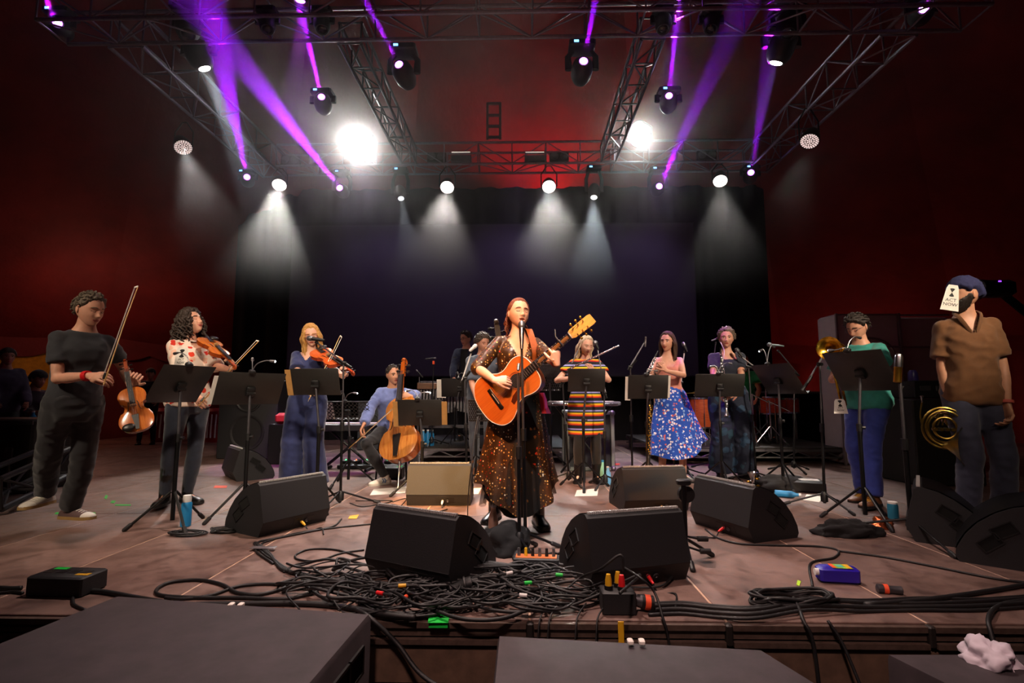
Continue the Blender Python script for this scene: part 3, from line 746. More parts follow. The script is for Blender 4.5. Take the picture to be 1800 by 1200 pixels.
    def top(s, m, name='shirt', infl=.014, sleeve=.7, hem=.93, loose=.006, sl_loose=.012, cut=None, wr=.006, vox=None, top=1.455, flare=.0, seed=0, bust=True):
        mb = MB(); mb.loft(s.torso_rings(infl, hem, top, flare, loose=loose))
        if s.f and bust:
            for q in (1, -1): mb.ell(s.T(Vector((q*.060, -.085, 1.265)), 1.27), (.066, .054, .062), None, 14, 10)
        for q in s.arm:
            if sleeve > 0: s.arm_tube(mb, q, infl, sleeve, sl_loose)
        return link(name, remesh(mb, vox or s.vox, name, 3, wr, 7, seed, cut, [m], s.k), s.root)
    def pants(s, m, name='trousers', infl=.014, prof=None, waist=1.0, wr=.006, end=1., seed=3):
        mb = MB(); mb.loft(s.torso_rings(infl, .80, waist))
        for q in s.leg: s.leg_tube(mb, q, infl, prof, end)
        return link(name, remesh(mb, s.vox, name, 3, wr, 7, seed, None, [m], s.k), s.root)
    def skirt(s, m, name, prof, folds=9, amp=.0, hemf=None, sub=64, thick=True, cx=(0, 0), mx=0., x0=0.):
        """prof: [(z, rx, ry, fold)] from the waist down, local units"""
        rings = []; zs = [p[0] for p in prof]
        Z = np.interp(np.linspace(0, 1, 26), np.linspace(0, 1, len(zs)), zs)
        inv = lambda z, c: np.interp(-z, [-p[0] for p in prof], [p[c] for p in prof])
        for i, z in enumerate(Z):
            rx, ry, fo = inv(z, 1), inv(z, 2), inv(z, 3); ring = []; u = i/25
            for k in range(sub):
                a = 2*math.pi*k/sub; fr = 1+fo*(math.cos(folds*a+.6)+.5*math.cos(folds*1.7*a+2))*.6
                p = Vector((rx*fr*math.cos(a)+cx[0]*u, ry*fr*math.sin(a)+cx[1]*u, z+(hemf(a)*u*u if hemf else 0)))
                ring.append(s.T(p, z) if z > .97 else p+s.pel+Vector((0, 0, s.hip-.925)))
            rings.append([p*s.k for p in ring])
        return MB().loft(rings, False).build(name, m, s.root, True, fix=False)
    def shoe(s, q, m, sole_m, name='shoe', L=.275, W=.098, shaft=0., shaft_r=.05, laces=None, toe_m=None, heel=.0, drop=.085):
        _, K, A, td = s.leg[q]; sd = Vector((-td.y, td.x, 0)); z0 = A.z-drop
        o = Vector((A.x, A.y, z0))
        st = [(-.070, .62, .050), (-.060, .80, .066), (-.02, .88, .088), (.02, .90, .085), (.06, .95, .070), (.10, 1.03, .058), (.14, 1.04, .050), (.175, .88, .043), (.198, .6, .034), (.205, .35, .026)]
        sc = L/.275; k = s.k
        def ring(y, w_, h, zb):
            pts = []
            for i in range(14):
                a = math.pi*i/13; pts.append(o+td*y*sc+sd*(W/2*w_*math.cos(a))+Vector((0, 0, zb+(h-zb)*max(math.sin(a), 0)**.7)))
            return [p*k for p in pts]
        mb = MB(); mb.loft([ring(y, w_, h+heel*(.5 if y < .05 else .1), .016) for y, w_, h in st])
        if toe_m:
            mb.m = [1 if (sum((Vector(mb.v[i])/k-o).dot(td) for i in f)/len(f)) > .135*sc else 0 for f in mb.f]
        if shaft: mb.tube([(A-Vector((0, 0, .03)))*k, (A+Vector((0, 0, .02)))*k, (A.lerp(K, shaft))*k], [.046*k, .047*k, shaft_r*k], 14)
        else: mb.tube([(A-Vector((0, 0, .035))-td*.008)*k, (A+Vector((0, 0, .012))-td*.008)*k], [.047*k, .043*k], 14)
        ob = mb.build(name, [m, toe_m or m], s.root)
        sm = MB(); R0, R1 = [], []
        for y, w_, h in st:
            R0.append((y, w_))
        out = [o+td*y*sc+sd*(W/2+.004)*w_ for y, w_ in R0]+[o+td*y*sc-sd*(W/2+.004)*w_ for y, w_ in reversed(R0)]
        sm.loft([[p*k for p in out], [(p+Vector((0, 0, .022)))*k for p in out]]); sm.build('sole', sole_m, ob)
        if laces:
            lm = MB()
            for i in range(5):
                y = .03+.022*i; h = np.interp(y, [x[0] for x in st], [x[2] for x in st])+.003
                lm.tube([(o+td*y*sc+sd*.024+Vector((0, 0, h-.008)))*k, (o+td*(y+.006)*sc+Vector((0, 0, h)))*k, (o+td*(y)*sc-sd*.024+Vector((0, 0, h-.008)))*k], .0035*k, 6)
            lm.build('laces', laces, ob)
        return ob
    def band(s, q, m, at_=.93, name='wristband', r=.031, h=.016):
        A, E, W = s.arm[q]; p = E.lerp(W, at_)*s.k; u = (W-E).normalized(); g = .88 if s.f else 1.
        return MB().tube([p-u*h*.5*s.k, p-u*h*.2*s.k, p+u*h*.5*s.k], [r*g*s.k*1.02, r*g*s.k*1.04, r*g*s.k], 16).build(name, m, s.root)
    def glasses(s, m):
        mb = MB(); k = s.k
        for q in (1, -1):
            C = [s.L2(q*.032+.021*math.cos(a), -.097, .003+.016*math.sin(a)) for a in [2*math.pi*i/14 for i in range(15)]]
            mb.tube(C, .0016*k, 5); mb.tube([s.L2(q*.052, -.095, .008), s.L2(q*.072, -.05, .008), s.L2(q*.078, .015, .006)], .0016*k, 5)
        mb.tube([s.L2(-.011, -.098, .006), s.L2(0, -.104, .008), s.L2(.011, -.098, .006)], .0016*k, 5)
        return mb.build('glasses', m, s.root)
# ================================================================== instruments
def woodmat(name, c0, c1, rough=.25, scale=(4, 40, 40)):
    m = bpy.data.materials.get(name)
    if m: return m
    m = bpy.data.materials.new(name); t = NT(m); v = t.coord('Object', scale)
    n = t.noise(v, 2.2, 5, .65); t.base(t.ramp(n, [(.3, c0), (.72, c1)])); t.b.inputs['Roughness'].default_value = rough
    t.b.inputs['Coat Weight'].default_value = .4; t.b.inputs['Coat Roughness'].default_value = .15; return m
EBONY = mat('ebony', '15100e', .35, 0, .2, 60, .05)
V_OUT = [(0, 0), (.003, .035), (.018, .07), (.05, .095), (.085, .1035), (.12, .098), (.145, .087), (.153, .084), (.158, .072), (.18, .058), (.21, .056), (.228, .063), (.234, .075), (.242, .077), (.27, .083), (.295, .0835), (.325, .072), (.345, .05), (.354, .022), (.356, 0)]
G_OUT = [(0, 0), (.003, .06), (.02, .115), (.06, .168), (.11, .188), (.16, .183), (.21, .158), (.25, .13), (.285, .118), (.32, .120), (.36, .132), (.40, .139), (.44, .131), (.47, .105), (.486, .06), (.49, 0)]
def outline(o, step=3):
    C = curve_pts([(x, y, 0) for x, y in o], step)
    up = [(p.x, max(p.y, 0)) for p in C]; return up+[(x, -y) for x, y in reversed(up[1:-1])]
def plate(mb, out, z, arch, cx, levels=(1, .94, .8, .55, .25, .02)):
    rings = []
    for f in levels:
        h = arch*(1-f*f)**.8 if f < 1 else 0
        rings.append([Vector((cx+(x-cx)*f, y*f, z+h)) for x, y in out])
    return mb.loft(rings, False)
def bowed(name, k, wood, top, rib=.032, endpin=0., chin=False, label='', cat='violin', group=None, nk=1.):
    root = empty(name); tag(root, label, cat, group)
    out = [(x*k, y*k) for x, y in outline(V_OUT)]; cx = .178*k; rb = rib*k
    mb = MB(); mb.prism(out, -rb, 0); mb.f = mb.f[:-2]; mb.m = mb.m[:-2]; plate(mb, out, -rb, -.013*k, cx); mb.build('body', wood, root)
    mb = MB(); o2 = [(cx+(x-cx)*1.014, y*1.03) for x, y in out]; mb.prism(o2, 0, .003*k); plate(mb, o2, .003*k, .014*k, cx)
    tp = mb.build('top_plate', top, root)
    for s_ in (1, -1):
        P = curve_pts([(.232*k, s_*.024*k, .0165*k), (.222*k, s_*.030*k, .0155*k), (.195*k, s_*.032*k, .0158*k), (.168*k, s_*.038*k, .0145*k), (.160*k, s_*.047*k, .012*k)], 4)
        MB().tube(P, [.0035*k]+[.0024*k]*(len(P)-2)+[.0035*k], 6).build('f_hole', EBONY, tp)
    L = .356*k; nl = .13*k*nk
    mb = MB(); mb.tube([(L-.02*k, 0, -.012*k), (L+.01*k, 0, -.002*k), (L+.03*k, 0, .006*k), (L+nl, 0, .010*k)], [.016*k, .014*k, .012*k, .0115*k], 10)
    mb.box((L+nl+.045*k, 0, .004*k), (.09*k, .022*k, .02*k))
    c = Vector((L+nl+.098*k, 0, -.006*k)); sp = []
    for i in range(26):
        a = i/25*4.2*math.pi; r = (.018-.0135*i/25)*k; sp.append(c+Vector((-math.sin(a)*r*-1, 0, math.cos(a)*r)))
    mb.tube(sp, [.011*k*(1-.35*i/25) for i in range(26)], 8, up=(0, 1, 0)); mb.build('neck', wood, root)
    MB().box((.178*k+.19*k*.5+.075*k*nk, 0, .024*k), (.20*k+.07*k*nk, .032*k, .007*k)).build('fingerboard', EBONY, root)
    for i in range(4):
        s_ = 1 if i % 2 else -1; x = L+nl+(.02+.02*i)*k
        MB().tube([(x, -s_*.014*k, .004*k), (x, s_*.022*k, .004*k), (x, s_*.026*k, .004*k), (x, s_*.04*k, .004*k)], [.0035*k, .0035*k, .007*k, .006*k], 8).build('peg', EBONY, root)
    MB().prism([(-.021*k, 0), (.021*k, 0), (.019*k, .022*k), (0, .031*k), (-.019*k, .022*k)], -.002*k, .002*k, Matrix(((0, 0, 1), (1, 0, 0), (0, 1, 0))), (.198*k, 0, .014*k)).build('bridge', mat('maple_bridge', 'd8b27a', .5), root)
    MB().loft([[Vector((x, y, z)) for y, z in ((-w_, .018*k), (w_, .018*k), (w_, .024*k), (-w_, .024*k))] for x, w_ in ((.008*k, .010*k), (.06*k, .014*k), (.125*k, .022*k))]).build('tailpiece', EBONY, root)
    mb = MB()
    for i in range(4):
        y = (i-1.5)*.0095*k; mb.tube([(.12*k, y, .025*k), (.198*k, y*1.15, (.044-.003*abs(i-1.5))*k), (L+nl, y*.55, .029*k), (L+nl+.03*k, y*.4, .016*k)], .0009*k, 4)
    mb.build('strings', CHROME, root)
    if chin: MB().ell((.035*k, .05*k, .024*k), (.03*k, .04*k, .012*k), None, 14, 8).build('chin_rest', EBONY, root)
    if endpin: MB().tube([(0, 0, -rb*.5), (-.06*k, 0, -rb*.5), (-endpin, 0, -rb*.5)], [.008*k, .005*k, .003*k], 8).build('endpin', CHROME, root)
    return root
def place_along(o, p0, p1, normal):     # x axis from p0 towards p1
    p0, p1 = Vector(p0), Vector(p1); return setm(o, frame(p1-p0, normal), p0)
def bow(p0, p1, label, group=None, hair=(0, 0, -1), L=.74, stick='8a5a2c'):
    p0, p1 = Vector(p0), Vector(p1); d = (p1-p0).normalized(); root = empty('violin_bow', p0); tag(root, label, 'bow', group)
    h = Vector(hair); h = (h-d*h.dot(d)).normalized(); M = frame(d, -h)
    W = woodmat('bow_wood', 'a8793c', 'd2a860', .3)
    P = curve_pts([(0, 0, 0), (L*.25, 0, -.002), (L*.6, 0, -.006), (L*.97, 0, 0)], 5)
    MB().tube(P, [.0045-.0015*i/(len(P)-1) for i in range(len(P))], 8).build('stick', W, root)
    MB().prism([(0, 0), (.012, 0), (.004, -.024), (-.004, -.024)], -.0035, .0035, Matrix(((1, 0, 0), (0, 0, 1), (0, 1, 0))), (L*.965, 0, 0)).build('tip', PAPER, root)
    MB().bbox((.06, 0, -.013), (.042, .011, .022), .003).build('frog', EBONY, root)
    MB().tube([(-.02, 0, 0), (-.004, 0, 0)], [.0045, .0045], 8).build('screw', CHROME, root)
    MB().box((L*.53, 0, -.0225), (L*.88, .008, .0012)).build('bow_hair', PAPER, root)
    return setm(root, M, p0)
def guitar(label):
    root = empty('acoustic_guitar'); tag(root, label, 'guitar')
    SP = woodmat('spruce_top', 'b0541a', 'c86c28', .3, (2, 60, 60)); RW = woodmat('guitar_sides', '5a2a12', '7c3c1a', .3); NK = woodmat('guitar_neck', '8a5a28', 'a8743a', .35); PG = mat('pickguard', '4a1e0e', .2, 0, .2, 20, 0)
    out = outline(G_OUT); mb = MB(); mb.prism(out, -.10, 0); mb.build('body', RW, root)
    tp = MB().prism(out, 0, .003); tp = tp.build('soundboard', SP, root)
    bd = MB(); P = [Vector((x, y, .0015)) for x, y in out]; bd.tube(P+[P[0]], .003, 6); bd.build('binding', PAPER, root)
    disc = lambda r, z: [(r*math.cos(a), r*math.sin(a)) for a in [2*math.pi*i/32 for i in range(32)]]
    MB().prism(disc(.050, 0), .0031, .0038, None, (.335, 0, 0)).build('sound_hole', mat('sound_hole', '0a0605', .9, 0, 0, 5, 0), tp)
    for r in (.056, .062):
        MB().tube([Vector((.335+r*math.cos(a), r*math.sin(a), .0034)) for a in [2*math.pi*i/36 for i in range(37)]], .0012, 5).build('rosette', EBONY, tp)
    MB().prism([(.22, -.115), (.27, -.098), (.30, -.075), (.315, -.06), (.29, -.052), (.25, -.062), (.215, -.085)], .0031, .0052).build('pickguard', PG, root)
    MB().bbox((.135, 0, .008), (.030, .165, .010), .003).build('bridge', EBONY, root)
    MB().box((.139, 0, .0145), (.003, .085, .004)).build('saddle', PAPER, root)
    MB().loft([[Vector((x, y, z)) for y, z in ((-w_, .003), (w_, .003), (w_, .010), (-w_, .010))] for x, w_ in ((.385, .029), (.815, .0225))]).build('fingerboard', EBONY, root)
    mb = MB(); xn = .815; sc = xn-.139
    fr = [xn-sc*(1-2**(-i/12)) for i in range(1, 19)]
    for x in fr:
        w_ = .0225+(xn-x)/.43*.0065; mb.tube([(x, -w_, .0105), (x, w_, .0105)], .0014, 5)
    mb.build('frets', CHROME, root)
    MB().tube([(.45, 0, -.03), (.49, 0, -.022), (.55, 0, -.010), (.80, 0, -.008)], [.03, .026, .0235, .0225], 12, sx=1.0).build('neck', NK, root)
    hd = MB().loft([[Vector((x, y, z)) for y, z in ((-w_, z0-.012), (w_, z0-.012), (w_, z0+.003), (-w_, z0+.003))] for x, w_, z0 in ((.812, .0235, .002), (.835, .034, -.004), (.98, .038, -.032), (1.0, .033, -.036))]).build('headstock', woodmat('headstock_face', 'c8963c', 'e0b050', .3), root)
    MB().box((.817, 0, .009), (.006, .046, .006)).build('nut', PAPER, root)
    for s_ in (1, -1):
        for i in range(3):
            x = .86+.04*i; z = -.008-.2*(x-.84)
            mb = MB().tube([(x, s_*.026, z), (x, s_*.026, z+.022)], .004, 8); mb.tube([(x, s_*.036, z-.008), (x, s_*.052, z-.008)], .003, 6); mb.ell((x, s_*.060, z-.008), (.009, .010, .006), None, 8, 6); mb.build('tuning_peg', GOLD, root)
    mb = MB()
    for i in range(6):
        y = (i-2.5)*.0096; mb.tube([(.137, y*1.1, .016), (xn, y*.75, .0135), (.86+.04*(i % 3), (.026 if i > 2 else -.026), .0)], .0008, 4)
    mb.build('strings', CHROME, root)
    mb = MB().bbox((.735, 0, .006), (.012, .062, .03), .004); mb.tube([(.735, .03, .016), (.735, .055, .012), (.76, .10, -.005)], .006, 8); mb.build('capo', BLACKP, root)
    return root

# ================================================================== stage gear
def tripod(mb, c, rad, h, n=3, a0=0., r=.011, foot=True):
    for i in range(n):
        a = a0+2*math.pi*i/n; e = c+Vector((rad*math.cos(a), rad*math.sin(a), .012-c.z))
        mb.tube([c+Vector((0, 0, h)), e], r, 7)
        if foot: mb.tube([e+(c+Vector((0, 0, h))-e).normalized()*.03, e+(e-c-Vector((0, 0, h))).normalized()*.005], r*1.6, 7)
def legs3(root, rad, h, a0, r=.010, m=BLACK):
    for i in range(3):
        a = a0+2*math.pi*i/3; e = Vector((rad*math.cos(a), rad*math.sin(a), .014)); t = Vector((.02*math.cos(a), .02*math.sin(a), h))
        o = MB().tube([t, e], r, 7).build('leg', m, root); d = (e-t).normalized()
        MB().tube([e-d*.045, e+d*.004], r*1.6, 8, dome=True).build('rubber_foot', RUBBER, o)
LAMPE = emis('clip_lamp', (.9, .95, 1), 6)
def clip_lamp(root, M, c, necks, m=BLACK, lit=True):
    """little double gooseneck lamp clipped on the tray edge"""
    o = MB().bbox((0, 0, .005), (.05, .035, .045), .008, M).build('clip_lamp', BLACKP, root, loc=c)
    for (tx, tz, ty) in necks:
        e = Vector((tx, ty, tz)); P = curve_pts([(0, 0, .02), (tx*.25, ty*.2, tz*.55+.02), (tx*.7, ty*.6, tz*1.02), e], 5)
        MB().tube(P, .0042, 6).build('gooseneck', ALU, o)
        d = (P[-1]-P[-2]).normalized(); MB().tube([e-d*.012, e+d*.03], [.008, .013], 8).build('lamp_head', ALU, o)
        MB().ell(e+d*.030, .010, None, 8, 6).build('bulb', LAMPE if lit else ALU, o)
def music_stand(base, ctr, face, label, tilt=20, wd=.48, ht=.33, lamp=((-.10, .09, .02), (.07, .12, .02)), paper=None, perf=False, a0=.4, rad=.30, legh=.27, tray_m=None, roll=0., lit=True, clip=True):
    """base: floor point; ctr: tray centre; face: direction (deg) the tray faces, 90 = upstage"""
    base = Vector(base); ctr = Vector(ctr); root = empty('music_stand', base); tag(root, label, 'music stand', 'music stands')
    c = ctr-base; tm = tray_m or mat('tray_black', '272523', .45, .1, .15, 30, .05)
    legs3(root, rad, legh, a0)
    top = Vector((c.x, c.y, c.z-.02))
    pj = Vector((0, 0, c.z*.62)); MB().tube([(0, 0, .06), pj], .016, 9).build('pole', BLACK, root)
    MB().tube([pj-Vector((0, 0, .03)), pj+Vector((0, 0, .03))], .021, 9).build('collar', BLACKP, root)
    MB().tube([pj, top], .011, 8).build('upper_pole', DARKALU, root)
    MB().tube([(.0, 0, c.z*.62), (.045, 0, c.z*.62)], [.008, .014], 8).build('knob', BLACKP, root)
    a = R(face); f = Vector((math.cos(a), math.sin(a), 0)); n = (f*math.cos(R(tilt))+Vector((0, 0, 1))*math.sin(R(tilt))).normalized()
    x = Vector((0, 0, 1)).cross(n).normalized(); y = n.cross(x); M = Matrix((x, y, n)).transposed()
    if roll: M = M @ Matrix.Rotation(R(roll), 3, 'Z')
    if not perf:
        tr = MB().bbox((0, 0, 0), (wd, ht, .004), .012).build('tray', tm, root)
        MB().box((0, -ht/2+.002, .025), (wd, .004, .05)).build('ledge', tm, tr)
    else:
        mb = MB(); nx, ny = 11, 5; hx, hy = wd/nx, ht/ny; r = min(hx, hy)*.36
        for i in range(nx):
            for j in range(ny):
                cx, cy = -wd/2+hx*(i+.5), -ht/2+hy*(j+.5); sq, ci = [], []
                for q in range(8):
                    an = 2*math.pi*q/8+math.pi/8; ci.append((cx+r*math.cos(an), cy+r*math.sin(an), 0))
                    sx_ = math.cos(an)/max(abs(math.cos(an)), abs(math.sin(an))); sy_ = math.sin(an)/max(abs(math.cos(an)), abs(math.sin(an)))
                    sq.append((cx+sx_*hx/2, cy+sy_*hy/2, 0))
                mb.add(sq+ci, [(q, (q+1) % 8, 8+(q+1) % 8, 8+q) for q in range(8)])
        mb.box((0, -ht/2, .02), (wd, .004, .045)); mb.box((0, ht/2, .004), (wd, .01, .01))
        tr = mb.build('tray', tm, root)
    setm_local(tr, M, c)
    bk = MB().bbox((0, -.02, -.018), (.07, .09, .03), .008).build('bracket', BLACKP, tr)
    MB().tube([(-.035, -.03, -.03), (.035, -.03, -.03)], .014, 8).build('hinge', BLACKP, tr)
    if paper:
        for (px, py, pw, ph, col) in paper:
            MB().box((px, py, .006), (pw, ph, .002)).build('sheet_music', col, tr)
    if lamp:
        clip_lamp(root, M, c+M @ Vector((.02 if roll == 0 else 0, ht/2, 0)), lamp, lit=lit)
    return root
def setm_local(o, M, loc): o.matrix_local = Matrix.Translation(loc) @ M.to_4x4()
MESH = mat('mic_mesh', '7c7c80', .4, .9, .4, 220, .4, .002)
def microphone(p, d, label, L=.17, r=.024, kind='vocal', m=BLACKP, hm=None):
    root = empty('microphone', p); tag(root, label, 'microphone')
    d = Vector(d).normalized(); M = orient(d); hm = hm or MESH
    if kind == 'vocal':
        MB().lathe([(.010, -L), (.011, -L), (.017, -.05), (.0185, -.01), (.0185, 0)], M).build('handle', m, root)
        MB().lathe([(.0185, 0), (r, .012), (r*1.02, .018), (r, .024), (r*.93, .04), (r*.6, .052), (0, .056)], M).build('grille', hm, root)
    elif kind == 'pencil':
        MB().lathe([(.008, -L), (.0105, -L+.01), (.0105, -.03)], M, n=12).build('barrel', m, root); MB().lathe([(.0105, -.03), (.0115, -.028), (.0115, .0), (.008, .004), (0, .005)], M, n=12).build('capsule', hm, root)
    elif kind == 'large':
        MB().lathe([(.015, -.17), (.026, -.165), (.026, -.06), (.028, -.055)], M).build('body', m, root); MB().lathe([(.028, -.055), (.028, .02), (.022, .04), (.008, .048), (0, .049)], M).build('grille', hm, root)
    return root
def mic_stand(base, top, label, end=None, tail=None, mic=None, legs=(.30, .10, .5), poler=.010, m=BLACK, boomm=ALU, rnd=False, upper=None):
    base, top = Vector(base), Vector(top); root = empty('microphone_stand', base); tag(root, label, 'microphone stand', 'microphone stands')
    t = top-base
    if rnd: MB().lathe([(0, 0), (.13, 0), (.13, .012), (.03, .03), (.015, .05)], n=24).build('round_base', m, root)
    else: legs3(root, legs[0], legs[1], legs[2], .009, m); MB().lathe([(.02, .05), (.03, .055), (.03, .12), (.016, .14)], n=14).build('hub', BLACKP, root)
    mid = t*.55; MB().tube([(0, 0, .04), mid], poler*1.25, 8).build('pole', m, root)
    MB().tube([mid, t], poler*.85, 8).build('upper_pole', upper or DARKALU, root)
    MB().tube([mid-t.normalized()*.04, mid+t.normalized()*.04], poler*2, 9).build('clutch', BLACKP, root)
    if end is not None:
        e = Vector(end)-base; d = (e-t).normalized(); q = Vector(tail)-base if tail is not None else t-d*.15
        MB().tube([q, e], .008, 7).build('boom_arm', boomm, root)
        if tail is not None: MB().tube([q, q+(t-q).normalized()*.16], .014, 8).build('counterweight', m, root)
        MB().tube([t-Vector((.02, 0, 0)), t+Vector((.025, 0, 0))], [.02, .014], 8).build('boom_clamp', BLACKP, root)
        MB().tube([e-d*.02, e+d*.012], .014, 8).build('mic_clip', BLACKP, root)
    return root
# ================================================================== the band
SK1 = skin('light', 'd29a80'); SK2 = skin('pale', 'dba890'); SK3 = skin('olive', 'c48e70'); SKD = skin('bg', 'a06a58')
def cloth(name, c, pattern=None, rough=.85, **kw):
    m = bpy.data.materials.get(name)
    if m: return m
    if pattern is None: return mat(name, c, rough, 0, kw.get('var', .18), kw.get('scale', 20), .2, .004, sheen=.2)
    m = bpy.data.materials.new(name); t = NT(m); pattern(t); t.b.inputs['Roughness'].default_value = rough; return m
def blotch(base, cols, scale, thr, wob=.35):
    def f(t):
        v = t.coord(); n0 = t.n('ShaderNodeTexNoise'); n0.inputs['Scale'].default_value = scale*1.5; t.l(v, n0.inputs['Vector'])
        mx = t.n('ShaderNodeVectorMath', operation='MULTIPLY_ADD'); mx.inputs[1].default_value = (wob/scale*2,)*3
        t.l(n0.outputs['Color'], mx.inputs[0]); t.l(v, mx.inputs[2])
        vo = t.n('ShaderNodeTexVoronoi'); vo.inputs['Scale'].default_value = scale; t.l(mx.outputs[0], vo.inputs['Vector'])
        st = [(i/len(cols), c) for i, c in enumerate(cols)]
        sep = t.n('ShaderNodeSeparateColor'); t.l(vo.outputs['Color'], sep.inputs[0]); col = t.ramp(sep.outputs[0], st, 'CONSTANT')
        lt = t.n('ShaderNodeMath', operation='LESS_THAN'); lt.inputs[1].default_value = thr; t.l(vo.outputs['Distance'], lt.inputs[0])
        mm = t.n('ShaderNodeMix', data_type='RGBA'); t.l(lt.outputs[0], mm.inputs[0]); mm.inputs[6].default_value = (*lin(base), 1); t.l(col, mm.inputs[7]); t.base(mm.outputs[2])
    return f
def stripes(period, stops):
    def f(t):
        tc = t.n('ShaderNodeTexCoord'); sp = t.n('ShaderNodeSeparateXYZ'); t.l(tc.outputs['Object'], sp.inputs[0])
        a = t.n('ShaderNodeMath', operation='DIVIDE'); a.inputs[1].default_value = period; t.l(sp.outputs['Z'], a.inputs[0])
        b = t.n('ShaderNodeMath', operation='FRACT'); t.l(a.outputs[0], b.inputs[0]); t.base(t.ramp(b.outputs[0], stops, 'CONSTANT'))
    return f
def sequins(panel=False):
    def f(t):
        v = t.coord(); vo = t.n('ShaderNodeTexVoronoi'); vo.inputs['Scale'].default_value = 62; t.l(v, vo.inputs['Vector'])
        sep = t.n('ShaderNodeSeparateColor'); t.l(vo.outputs['Color'], sep.inputs[0])
        col = t.ramp(sep.outputs[0], [(0, '3a2412'), (.45, '6b4018'), (.62, 'a8742c'), (.76, 'f0c070'), (.88, 'fff0d0'), (.95, 'd02818')], 'CONSTANT')  # palest cells paint the glitter of the sequins into the colour
        base = t.ramp(t.noise(v, 14), [(.3, '2c1a0c'), (.7, '4a2c12')])
        lt = t.n('ShaderNodeMath', operation='LESS_THAN'); lt.inputs[1].default_value = .34; t.l(vo.outputs['Distance'], lt.inputs[0])
        mm = t.n('ShaderNodeMix', data_type='RGBA'); t.l(lt.outputs[0], mm.inputs[0]); t.l(base, mm.inputs[6]); t.l(col, mm.inputs[7]); out = mm.outputs[2]
        if panel:      # dark chiffon between two sequinned panels, by place on the dress
            sp = t.n('ShaderNodeSeparateXYZ'); t.l(v, sp.inputs[0]); n = t.noise(v, 3.5, 2)
            ad = t.n('ShaderNodeMath', operation='MULTIPLY_ADD'); ad.inputs[1].default_value = .16; t.l(n, ad.inputs[0]); t.l(sp.outputs['X'], ad.inputs[2])
            dk = t.ramp(ad.outputs[0], [(0, (0, 0, 0)), (.001, (0, 0, 0)), (.01, (1, 1, 1)), (.19, (1, 1, 1)), (.2, (0, 0, 0))]); 
            sc2 = t.ramp(sep.outputs[0], [(0, '0a0807'), (.9, '120c08'), (.95, '6b4018'), (.985, 'b03018')], 'CONSTANT')
            m2 = t.n('ShaderNodeMix', data_type='RGBA'); t.l(dk, m2.inputs[0]); t.l(out, m2.inputs[6]); t.l(sc2, m2.inputs[7]); out = m2.outputs[2]
        t.base(out); t.b.inputs['Metallic'].default_value = .15
    return f
VW = woodmat('violin_wood', '7a2e0c', 'a8481a', .22); VT = woodmat('violin_top', 'a8501c', 'cc7630', .22)
V2 = woodmat('viola_wood', '8a2a10', 'b8481c', .22); CT = woodmat('cello_top', '94501c', 'c48440', .16, (2, 18, 18)); CW = woodmat('cello_wood', '8a3a10', 'b8601c', .2)
BW = woodmat('bass_wood', '4a3a28', '6a5436', .3)
WSOLE = mat('white_sole', 'cfc8ba', .6, 0, .05, 10, 0); GUM = mat('gum_sole', '9a7a48', .6, 0, .1, 10, 0); DSOLE = mat('dark_sole', '141210', .7, 0, .1, 10, 0)
BOOT = mat('black_leather', '100e0e', .3, 0, .2, 20, .1)

# ---- fiddler in the black T-shirt
Y = 3.70
p = Person(Vector((fl(146, 930).x, Y, 0)), 58, 1.755, 'person in black T-shirt lowering a violin, bow raised upright, beside the left music stand', SK1, lean=11, head=(22, 14, 0), belly=.025, w=.92, vox=.010, pelvis=(0, -.07))
p.set_arm(-1, at(158, 660, Y-.27), (-1, .1, -.55), (1, -.1, -.06), (0, .8, -.6), (38, 50, 30), (.7, .1, .8))
p.set_arm(1, at(229, 676, Y+.12), (.2, .6, -1), (.55, -.1, .65), (.6, -.8, 0), (45, 50, 35), (.5, .7, .5))
p.set_leg(-1, fl(72, 921), (.12, -1, 0), (.5, -1, 0)); p.set_leg(1, fl(120, 925), (1, -.12, 0), (1, -.3, 0))
HB = hairmat('greybrown', '3a3028', '7a6a58')
p.body('closed', hair_m=HB, jaw=.8); p.hair(HB, .015, .62, -.5, .005, 60, tufts=130)
p.top(cloth('black_tee', '26262c'), 'shirt', .007, .62, .90, .004, .016, wr=.008)
p.pants(cloth('charcoal_trousers', '201f24'), 'trousers', .012, [.090, .086, .074, .068, .064, .058, .056], 1.0, .010)
SN = mat('white_sneaker', 'd6d0c6', .6, 0, .05, 20, .05); TA = mat('taupe_sneaker', '5a4240', .7, 0, .1, 20, .05)
p.shoe(-1, mat('grey_sneaker', 'b8b0a4', .6, 0, .1, 20, .05), GUM, laces=PAPER, toe_m=SN); p.shoe(1, TA, GUM, laces=PAPER, toe_m=SN)
p.band(-1, RED, .90, r=.034, h=.030)
vn = bowed('violin', 1.0, VW, VT, chin=True, label='orange-brown violin hanging upright in the hand of the black T-shirt fiddler')
vlabel = vn; place_along(vn, at(244, 757, Y-.04), at(221, 640, Y+.10), (.55, -1, .1))
bow(at(182, 676, Y-.38), at(242, 505, Y-.2), 'violin bow held upright by the black T-shirt fiddler', hair=(-1, 0, -.3))

